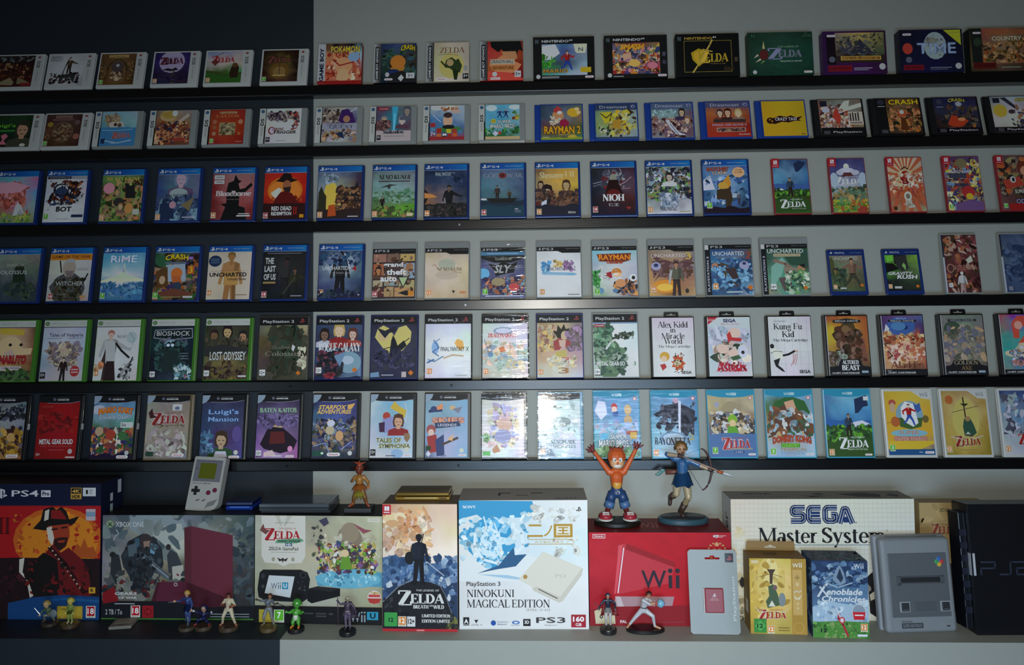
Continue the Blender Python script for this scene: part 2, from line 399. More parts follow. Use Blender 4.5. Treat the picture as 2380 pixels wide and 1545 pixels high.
    def zelda(s, x, y, w, h, c, oc):
        a = s.asp()
        if oc != '0': s.text(x, y+.4, w*1.03, h*1.12, oc, 'ZELDA', 'fat'); s.text(x-w*.36, y, w*.36, h*1.4, oc, 'Z', 'fat')
        s.text(x+w*.13, y+h*.06, w*.74, h*.84, c, 'ELDA', 'fat'); s.text(x-w*.36, y, w*.3, h*1.3, c, 'Z', 'fat')
        s.text(x+w*.14, y-h*.62, w*.5, h*.16, c, 'THE LEGEND OF')
    def run(s, ops):
        for op in ops.split(';'):
            t = op.split()
            if not t: continue
            k = t[0]
            def f(i): return float(t[i])
            def rest(i): return ' '.join(t[i:])
            if k == 'R': s.rect(f(1), f(2), f(3), f(4), t[5])
            elif k == 'E': s.ell(f(1), f(2), f(3), f(4), t[5])
            elif k == 'P': s.poly([(float(t[i]), float(t[i+1])) for i in range(2, len(t)-1, 2)], t[1])
            elif k == 'L': s.line([(float(t[i]), float(t[i+1])) for i in range(3, len(t)-1, 2)], f(1), t[2])
            elif k == 'T': s.text(f(1), f(2), f(3), f(4), t[5], rest(6), bold=.012)
            elif k == 't': s.text(f(1), f(2), f(3), f(4), t[5], rest(6))
            elif k == 'B': s.text(f(1), f(2), f(3), f(4), t[5], rest(6), bold=.035)
            elif k == 'I': s.text(f(1), f(2), f(3), f(4), t[5], rest(6), bold=.03, shear=.25)
            elif k == 'O':
                s.text(f(1), f(2), f(3)*1.03, f(4)*1.12, t[6], rest(7), bold=.085); s.text(f(1), f(2), f(3), f(4), t[5], rest(7), bold=.02)
            elif k == 'o':
                s.text(f(1), f(2), f(3)*1.03, f(4)*1.12, t[6], rest(7), bold=.085, arch=f(4)*.35); s.text(f(1), f(2), f(3), f(4), t[5], rest(7), bold=.02, arch=f(4)*.35)
            elif k == 'Z': s.text(f(1), f(2), f(3), f(4), t[5], rest(6), 'serif')
            elif k == 'Y': s.text(f(1), f(2), f(3), f(4), t[5], rest(6), 'fat')
            elif k == 'V': s.text(f(1), f(2), f(3), f(4), t[5], rest(6), rot=90, bold=.012)
            elif k == 'S': s.scatter(int(t[1]), f(2), f(3), f(4), f(5), f(6), t[7])
            elif k == 'F': s.fig(f(1), f(2), f(3), t[4], t[5], t[6], t[7], int(t[8]) if len(t) > 8 else 0)
            elif k == 'H': s.bust(f(1), f(2), f(3), t[4], t[5], t[6])
            elif k == 'M': s.ridge(f(1), f(2), t[3])
            elif k == 'N': s.ball(f(1), f(2), f(3))
            elif k == 'K': s.zelda(f(1), f(2), f(3), f(4), t[5], t[6])
            elif k == 'G':
                for i in range(int(t[3])):
                    g0 = 2*math.pi*i/int(t[3]); g1 = g0+math.pi/int(t[3])
                    s.poly([(f(1), f(2)), (f(1)+120*math.cos(g0), f(2)+120*math.sin(g0)), (f(1)+120*math.cos(g1), f(2)+120*math.sin(g1))], t[4], lay=i == 0)
            elif k == 'A':                       # age mark, colour ground
                x, y = f(1), f(2); w_ = 11.5; h_ = w_*s.asp()*1.2
                if len(t) > 4: w_ = f(4); h_ = w_*s.asp()*1.2
                s.rect(x, y-h_, x+w_, y, 'ddc'); s.rect(x+.6, y-h_+.5, x+w_-.6, y-h_*.16, PEGI[t[3]])
                s.text(x+w_/2, y-h_*.56, w_*(.66 if len(t[3]) > 1 else .36), h_*.5, 'fff', t[3], bold=.02)
                s.text(x+w_/2, y-h_*.08, w_*.6, h_*.08, '333', 'PEGI')
            elif k == 'a':                       # age mark, white ground
                x, y = f(1), f(2); w_ = 12; h_ = w_*s.asp()*1.25
                s.rect(x, y-h_, x+w_, y, 'eee'); s.rect(x, y-h_*.2, x+w_, y, '222')
                s.text(x+w_/2, y-h_*.6, w_*.8, h_*.45, '111', t[3]+'+', bold=.02)
                s.text(x+w_/2, y-h_*.1, w_*.7, h_*.1, 'eee', 'www.pegi.info')
            elif k == 'b':                       # age mark, black ground
                x, y = f(1), f(2); w_ = 12; h_ = w_*s.asp()*1.25
                s.rect(x, y-h_, x+w_, y, '111'); s.text(x+w_/2, y-h_*.6, w_*.75, h_*.45, 'eee', t[3]+'+', bold=.02)
                s.text(x+w_/2, y-h_*.1, w_*.8, h_*.1, 'ccc', 'www.pegi.info')
            elif k == '@': s.sub(f(1), f(2), f(3), f(4))
            elif k == 'g': s.grid(t[1], int(t[2]) if len(t) > 2 else 14, int(t[3]) if len(t) > 3 else 16)
            elif k == 'n':                       # rounded red pill mark
                x, y, w_ = f(1), f(2), f(3); h_ = w_*.26*s.asp(); q = w_*.13
                s.rect(x-w_/2+q, y-h_/2, x+w_/2-q, y+h_/2, 'eee'); s.ell(x-w_/2+q, y, q, h_/2, 'eee', 12); s.ell(x+w_/2-q, y, q, h_/2, 'eee', 12)
                s.text(x, y, w_*.72, h_*.5, 'c23', 'Nintendo', bold=.02)
            elif k == 'p':                       # upright P with a lying S
                x, y, h_ = f(1), f(2), f(3); c = t[4]; q = h_/s.asp()
                s.poly([(x-q*.12, y-h_*.5), (x-q*.12, y+h_*.42), (x+q*.08, y+h_*.5), (x+q*.08, y-h_*.3), (x+q*.2, y-h_*.28), (x+q*.2, y), (x+q*.36, y+h_*.02), (x+q*.36, y-h_*.36)], c)
                s.poly([(x-q*.18, y+h_*.04), (x-q*.6, y+h_*.24), (x-q*.55, y+h_*.36), (x-q*.18, y+h_*.36), (x-q*.18, y+h_*.26), (x-q*.36, y+h_*.26), (x-q*.18, y+h_*.16)], c)
                s.poly([(x+q*.14, y+h_*.1), (x+q*.5, y+h_*.08), (x+q*.62, y+h_*.2), (x+q*.14, y+h_*.4), (x+q*.14, y+h_*.3), (x+q*.4, y+h_*.2), (x+q*.14, y+h_*.2)], c)
            elif k == 'd':                       # orange diamond
                s.poly([(f(1)-f(3), f(2)), (f(1), f(2)+f(3)*s.asp()), (f(1)+f(3), f(2)), (f(1), f(2)-f(3)*s.asp())], 'd72')
            elif k == 'w':                       # the letters Wii
                x, y, w_, h_, c = f(1), f(2), f(3), f(4), t[5]
                s.text(x-w_*.17, y+h_*.04, w_*.62, h_*.86, c, 'W', bold=.01)
                for o_ in (.24, .42):
                    s.rect(x+w_*o_-w_*.045, y-h_*.16, x+w_*o_+w_*.045, y+h_*.47, c); s.ell(x+w_*o_, y-h_*.38, w_*.06, w_*.06*s.asp(), c, 10)
    def mesh(s, name='cover_sheet'):
        me = bpy.data.meshes.new(name); me.from_pydata(s.V, [], s.F)
        at = me.attributes.new('ink', 'FLOAT_COLOR', 'CORNER')
        at.data.foreach_set('color', [v for f in s.K for c in f for v in (c[0], c[1], c[2], 1)])
        # all ink faces look the same way
        bad = [p for p in me.polygons if p.normal.y > 0]
        if bad: me.flip_normals() if len(bad) == len(me.polygons) else None
        return me

# ------------------------------------------------------------------ the room
ROOM_L, ROOM_R = -2.3, 2.3
BENCH_Z, BENCH_Y = -.8333, -.2838
SPLIT = -.6639
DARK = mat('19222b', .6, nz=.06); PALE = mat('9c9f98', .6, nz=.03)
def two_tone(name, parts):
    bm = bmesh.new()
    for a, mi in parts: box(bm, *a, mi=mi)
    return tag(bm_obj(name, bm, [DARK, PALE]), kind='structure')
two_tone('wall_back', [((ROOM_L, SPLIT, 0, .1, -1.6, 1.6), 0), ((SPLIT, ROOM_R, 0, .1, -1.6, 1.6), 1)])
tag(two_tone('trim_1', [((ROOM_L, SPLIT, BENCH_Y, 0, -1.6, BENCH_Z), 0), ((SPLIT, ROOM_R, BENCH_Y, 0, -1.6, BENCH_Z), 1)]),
    'built-in display bench along the wall, dark slate on the left and pale grey on the right')
bm = bmesh.new(); box(bm, ROOM_L, ROOM_R, -4.2, .1, -1.65, -1.6)
tag(bm_obj('floor', bm, mat('5a5048', .5, nz=.15)), kind='structure')

# ------------------------------------------------------------------ ledges
LEDGE_D, LEDGE_H = .042, .0305
LOW = [.6428, .4604, at_y(1150, 533, -LEDGE_D).z, .0032, -.2285, -.4586]
ORD = ['top', 'second', 'third', 'fourth', 'fifth', 'lowest']
LEDGE = mat('060608', .27, nz=.2, spec=.5)
nt = LEDGE.node_tree; mp = nt.nodes.new('ShaderNodeMapping'); mp.inputs['Scale'].default_value = (3, 40, 60)
n_ = nt.nodes.new('ShaderNodeTexNoise'); n_.inputs['Scale'].default_value = 6; n_.inputs['Detail'].default_value = 4
b_ = nt.nodes.new('ShaderNodeBump'); b_.inputs['Strength'].default_value = .12; b_.inputs['Distance'].default_value = .0008
tc = nt.nodes.new('ShaderNodeTexCoord'); nt.links.new(tc.outputs['Object'], mp.inputs['Vector']); nt.links.new(mp.outputs[0], n_.inputs['Vector'])
nt.links.new(n_.outputs['Fac'], b_.inputs['Height']); nt.links.new(b_.outputs['Normal'], nt.nodes['Principled BSDF'].inputs['Normal'])
SCREWS = [[855, 1245, 1700], [1240, 2050], [693, 1068, 1808], [685, 1082, 1825], [675, 1049, 1803], [667, 1065, 1820]]
for k, z in enumerate(LOW):
    o = thing('picture_ledge', f'glossy black wall ledge, {["topmost of the six", "second from the top", "third from the top", "fourth from the top, bright glare at its middle", "fifth from the top", "lowest of the six, above the console boxes"][k]}', 'ledge',
              (0, 0, z), group='black wall ledges')
    bm = bmesh.new(); box(bm, -1.95, 1.95, -LEDGE_D, 0, 0, LEDGE_H, .0025, 2); bm_obj('rail', bm, LEDGE, o)
    for sx in SCREWS[k]:
        p = at_y(sx, {0: 199, 1: 345, 2: 523, 3: 708, 4: 892, 5: 1082}[k], -LEDGE_D)
        bm = bmesh.new(); bmesh.ops.create_cone(bm, cap_ends=True, segments=14, radius1=.0042, radius2=.0034, depth=.0016, matrix=Matrix.Rotation(math.pi/2, 4, 'X'))
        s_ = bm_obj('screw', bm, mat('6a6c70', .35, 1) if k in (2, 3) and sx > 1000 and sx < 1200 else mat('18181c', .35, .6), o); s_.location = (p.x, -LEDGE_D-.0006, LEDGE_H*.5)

# ------------------------------------------------------------------ game cases
# type: thickness, height, body material, clamshell, art rectangle, gloss
BLUE = mat('172f6c', .3, coat=.3); BLK = mat('0c0c0e', .35, coat=.3); WHT = mat('c9cac6', .35, coat=.2)
GRN = mat('3f7a24', .3, coat=.3); SMOKE = mat('8d9290', .3, coat=.3); TEAL = mat('4aa3c4', .3, coat=.3); RED = mat('8c2a32', .35, coat=.2)
DCB = mat('1d3878', .3, coat=.3)
TY = {'3DS': (.013, .121, WHT, (4, 4.5, 80, 91)), 'DS': (.016, .122, SMOKE, (14.5, 2, 88, 93)),
      'GB': (.022, .127, None, (17, 0, 100, 100)), 'GBA': (.022, .124, None, (18, 0, 100, 100)),
      'N64': (.03, .131, None, (0, 0, 100, 100)), 'SNES': (.032, .129, None, (0, 0, 100, 100)),
      'DC': (.011, .121, DCB, (13, 3, 97.5, 96)), 'PS1': (.011, .121, BLK, (13, 2, 96, 96)),
      'PS4': (.014, .170, BLUE, (1.5, 12.5, 95, 96.5)), 'PS3': (.014, .172, CLEAR, (1.5, 19, 97.5, 98)),
      'SW': (.011, .169, RED, (3, 1.5, 97.5, 98)), 'VITA': (.012, .136, BLUE, (4.5, 14, 92, 92)),
      'PSP': (.014, .178, SMOKE, (5, 3, 97.5, 98)), 'X360': (.014, .186, GRN, (1.5, 13.5, 93, 98.5)),
      'PS2': (.014, .190, BLK, (2, 15, 97.5, 98)), 'SMS': (.019, .176, BLK, (4.5, 2, 98, 98.5)),
      'MD': (.019, .176, BLK, (6, 2, 97.5, 98.5)), 'GC': (.014, .191, BLK, (2, 11, 93, 97)),
      'WIIU': (.014, .195, TEAL, (1.5, 2, 97, 98)), 'WII': (.014, .194, WHT, (4, 4, 95, 96))}
def template_under(A, ty, par):
    if ty == '3DS':
        A.rect(81, 4.5, 96, 91, 'c4c5c0'); A.text(88.5, 30, 7, 20, '222', '3DS', rot=90, bold=.02); A.text(88.5, 60, 3, 34, '777', 'NINTENDO', rot=90)
        A.ell(88.5, 10, 3.4, 3.2, '955')
    elif ty == 'DS':
        A.rect(0, 1.5, 13, 94, 'c8c9c3'); A.poly([(13, 1.5), (14.5, 1.5), (14.5, 94), (11.5, 94), (11.5, 48), (13, 44)], '111')
        A.text(6.5, 37, 7, 18, '111', 'DS', rot=90, bold=.03); A.text(6.5, 60, 3.5, 24, '555', 'NINTENDO', rot=90); A.ell(6.5, 9, 4, 4.5, '468')
    elif ty == 'GB':
        A.rect(0, 0, 17, 100, 'c8c8cc'); A.text(8.5, 52, 9.5, 84, '123', 'GAME BOY', rot=90, bold=.04)
    elif ty == 'GBA':
        A.grid; A.sub(0, 0, 18, 100); A.grid('bbb888333|bbb777222', 6, 4, 0, 0); A.sub(0, 0, 100, 100); A.rect(3.5, 8, 13, 92, '15151a'); A.text(8.2, 51, 5.5, 80, 'ddd', 'GAME BOY ADVANCE', rot=90, bold=.03)
    elif ty == 'DC': A.rect(13, 3, 97.5, 96, 'ccc')
    elif ty == 'PS1': A.rect(2, 2, 12, 96, '17171a'); A.rect(13, 2, 96, 96, '0d0d0f')
    elif ty == 'PS4':
        A.sub(1.5, 1.5, 95, 12); A.grid('14815a17b', 8, 2, 0, 0); A.sub(0, 0, 100, 100)
        A.rect(1.5, 11.9, 95, 12.5, 'abc')
        A.text(29, 7.2, 26, 4.2, 'ddd', 'PS4'); A.run('p 9 6.8 7 eee')
        if 'O' in par: A.text(72, 6.8, 36, 1.8, 'ccd', 'Only On PlayStation')
    elif ty == 'PS3':
        A.rect(1.5, 11.5, 97.5, 19.3, '101012'); A.text(26, 15.2, 24, 4, 'ccc', 'PS3'); A.run('p 8 15 4.5 ccc')
        A.text(80, 14.8, 30, 1.4, 'aaa', 'PlayStation Network')
    elif ty == 'X360':
        A.rect(1.5, 2, 93, 12.5, 'c9cac2'); A.ell(8, 7.4, 4.6, 3.2, '453'); A.ell(8, 7.4, 3, 2, '7a6')
        A.text(34, 7.2, 34, 3.2, 'a4a69c', 'XBOX 360'); A.text(84, 7.4, 12, 2.8, 'a4a69c', 'LIVE'); A.rect(1.5, 12.5, 93, 13.5, '223')
    elif ty == 'PS2':
        A.rect(2, 2.5, 97.5, 15, '0d0d10'); A.text(39, 9.6, 62, 5.6, 'ddd', 'PlayStation 2', bold=.012); A.run('p 86 8 7 a44')
    elif ty == 'GC':
        A.rect(2, 2, 93, 12, '121216')
    elif ty == 'SMS':
        for i in range(17): A.rect(4.5+i*5.6, 2, 4.9+i*5.6, 98.5, 'b9bcc0')
    elif ty == 'PSP': A.rect(1, 3, 5, 40, '223'); A.rect(1, 40, 5, 97, 'bbc')
def template_over(A, ty, par):
    A.sub(0, 0, 100, 100)
    if ty == 'GC':
        A.poly([(2, 2), (93, 2), (93, 9.5), (75, 11.8), (50, 12.6), (20, 12), (2, 10.5)], '141418')
        A.line([(20, 12.3), (50, 13), (75, 12.2), (93, 9.8)], .5, 'aab')
        A.text(55, 7.6, 26, 2, 'ddd', 'GAMECUBE', bold=.05); A.text(55, 5.2, 24, 1.1, '999', 'NINTENDO'); A.ell(36, 6.8, 3, 2, '889'); A.ell(36.5, 6.5, 1.6, 1.1, '334')
        if 'L' in par: A.poly([(2, 2), (19, 2), (16, 8), (9, 13), (2, 15)], '9ab')
    elif ty == 'WIIU':
        A.poly([(1.5, 2), (97, 2), (97, 8), (75, 11.4), (50, 12.2), (25, 11.4), (1.5, 8)], '2c93b4')
        A.run('w 46 7 13 4.2 dee'); A.rect(53, 5.2, 61, 8.8, 'dee'); A.text(57, 7, 5, 2.6, '2c93b4', 'U', bold=.03)
        if 'M' in par: A.rect(86, 10.5, 93, 15, 'c66'); A.rect(87, 11.2, 92, 14.4, 'edd')
    elif ty == 'WII':
        A.poly([(56, 4), (95, 4), (95, 16), (78, 14.5), (66, 8), (60, 5)], 'cacbc8'); A.run('w 82 9 17 6.5 888')
    elif ty == 'SW':
        A.rect(0, 0, 21, 16, 'b81c28'); A.rect(6, 3, 10.5, 10, 'eee'); A.rect(11.5, 3, 16, 10, 'eee'); A.text(11, 13, 15, 1.5, 'eee', 'NINTENDO'); A.ell(8.2, 5, 1.2, .9, 'b81c28'); A.ell(13.8, 7.6, 1.2, .9, 'b81c28')
    elif ty == 'VITA':
        A.text(33, 8.5, 26, 3.8, 'dde', 'PSVITA'); A.run('p 10 8 5 eee'); A.text(76, 8.4, 32, 1.4, 'bcd', 'Only On PlayStation')
    elif ty == 'DC' and 'H' in par:
        A.text(50, 11, 56, 8, 'ccd', 'Dreamcast'); A.ell(90, 10.5, 4.5, 4.6, '99b'); A.ell(90.5, 11, 2.6, 2.8, '558')
    elif ty == 'PS1':
        if 'P' in par: A.text(63, 89.5, 54, 6.4, 'ccc', 'PlayStation', bold=.012)
        A.rect(18, 85, 30, 94, '4a4a50')
    elif ty == 'GB': A.rect(0, 93, 100, 100, 'a41818')
    elif ty == 'PS3' and 'S' in par:
        A.rect(1.5, 12, 12, 98, '15181c'); A.rect(1.5, 12, 9, 20, 'ccc'); A.text(6.5, 62, 4.5, 60, 'bbc', 'PLAYSTATION 3', rot=90, bold=.03)
    elif ty == 'MD':
        A.rect(1, 2, 4.5, 98.5, '1c1c20'); A.rect(4.9, 2, 6.2, 98.5, 'ccc')  # dark spine strip, then the fold's highlight painted as a pale line
        A.text(42, 94.3, 60, 2.4, 'ccc', '16-BIT CARTRIDGE', bold=.04); A.rect(8, 96.2, 72, 96.7, '999')
    elif ty == 'N64':
        if ',D' in par: A.text(36, 10.5, 44, 6, par.split('D=')[1][:6] if 'D=' in par else 'ddd', 'NINTENDO', bold=.03); A.text(61.5, 8.4, 5.5, 4.5, 'ddd', '64', bold=.03); A.poly([(3, 6), (9, 6), (9, 16), (3, 16)], '243'); A.text(6, 11, 5, 9, '667', 'N', bold=.03)
    if ty == 'SMS': A.rect(4.5, 2, 5.6, 98.5, 'ddd')
_cm = {}
def case_mesh(ty, wd, t, h, mt):
    key = (ty, round(wd, 3), mt.name)
    if key in _cm: return _cm[key]
    bm = bmesh.new()
    if ty in ('GB', 'GBA', 'N64', 'SNES'): box(bm, -wd/2, wd/2, -t, 0, 0, h, .0012, 2)
    elif ty in ('DC', 'PS1'):
        box(bm, -wd/2+.016, wd/2, -t, -t*.62, 0, h, .0008, 1); box(bm, -wd/2, wd/2, -t*.6, 0, 0, h, .0008, 1)
        box(bm, -wd/2, -wd/2+.0155, -t*.96, -t*.58, .001, h-.001, .0012, 2)
    else:
        box(bm, -wd/2, wd/2, -t, -t*.53, 0, h, .0022, 2); box(bm, -wd/2, wd/2, -t*.5, 0, 0, h, .0022, 2); box(bm, -wd/2+.001, -wd/2+.006, -t*.7, -t*.3, .002, h-.002)
    bmesh.ops.recalc_face_normals(bm, faces=bm.faces)
    me = bpy.data.meshes.new('case_body'); bm.to_mesh(me); bm.free(); me.materials.append(mt)
    _cm[key] = me; return me
_tab = {}
def tab_mesh():
    if 'm' not in _tab:
        a = [(-.022, -.004), (.022, -.004), (.021, .0125), (.018, .0145), (-.018, .0145), (-.021, .0125)]
        hl = [(-.013, .0035), (.013, .0035), (.013, .0065), (.004, .0065), (.0025, .0095), (-.0025, .0095), (-.004, .0065), (-.013, .0065)]
        _tab['m'] = shape2d([a, hl], .0016); _tab['m'].name = 'hang_tab'; _tab['m'].materials.append(BLK)
    return _tab['m']
NCASE = 0
def game_case(row, ty, xa, xb, par, label, grid, ops):
    global NCASE; NCASE += 1
    t, h, mt, art = TY[ty]
    col = None
    for q in par.split(','):
        if q.startswith('h='): h = float(q[2:])
        if q.startswith('body='): col = q[5:]
    if col: mt = mat(col, .5 if TY[ty][2] is None else .35, coat=0 if TY[ty][2] is None else .2)
    b = max(.004, LEDGE_D-t-.001); zt = LOW[row]+LEDGE_H
    pa, pb = at_y(xa, {0: 190, 1: 334, 2: 508, 3: 693, 4: 882, 5: 1066}[row], -b-t), at_y(xb, {0: 190, 1: 334, 2: 508, 3: 693, 4: 882, 5: 1066}[row], -b-t)
    wd = pb.x-pa.x
    lean = math.asin(max(0, b-.0012)/h)
    rnd = random.Random(NCASE*7)
    o = thing('game_box' if TY[ty][2] is None else 'game_case', f'{label}, {ORD[row]} ledge', 'game box' if TY[ty][2] is None else 'game case',
              ((pa.x+pb.x)/2, -b, zt+.0002), (-lean, 0, rnd.uniform(-.004, .004)), f'game cases on the {ORD[row]} ledge')
    link('case_body', case_mesh(ty, wd, t, h, mt), o)
    A = Art(wd, h, NCASE)
    template_under(A, ty, par)
    A.sub(*art)
    if ty == 'SMS' and grid == '-': pass
    elif grid != '-': A.grid(grid)
    A.run(ops)
    template_over(A, ty, par)
    me = A.mesh(); me.materials.append(PRC if TY[ty][2] is None else PRG)
    c = link('cover_sheet', me, o); c.location = (0, -t-.00015, 0)
    if ty in ('SMS', 'MD'):
        tb = link('hang_tab', tab_mesh(), o); tb.location = (0, -t*.4, h)
    if 'wrap' in par:
        bm = bmesh.new(); nx, nz = 12, 18; e = .0012
        vs = [[bm.verts.new((-wd/2-.001+(wd+.002)*i/nx, -t-.0016-.0006*rnd.random(), -.0002+(h+.0006)*j/nz)) for i in range(nx+1)] for j in range(nz+1)]
        for j in range(nz):
            for i in range(nx): bm.faces.new((vs[j][i], vs[j][i+1], vs[j+1][i+1], vs[j+1][i]))
        bm_obj('shrink_wrap', bm, WRAP, o, smooth=True)
    if 'stick' in par:
        bm = bmesh.new(); box(bm, wd/2, wd/2+.0006, -t*.9, -t*.2, h*.47, h*.56)
        bm_obj('side_sticker', bm, mat('d8d8d4', .5), o)
    return o

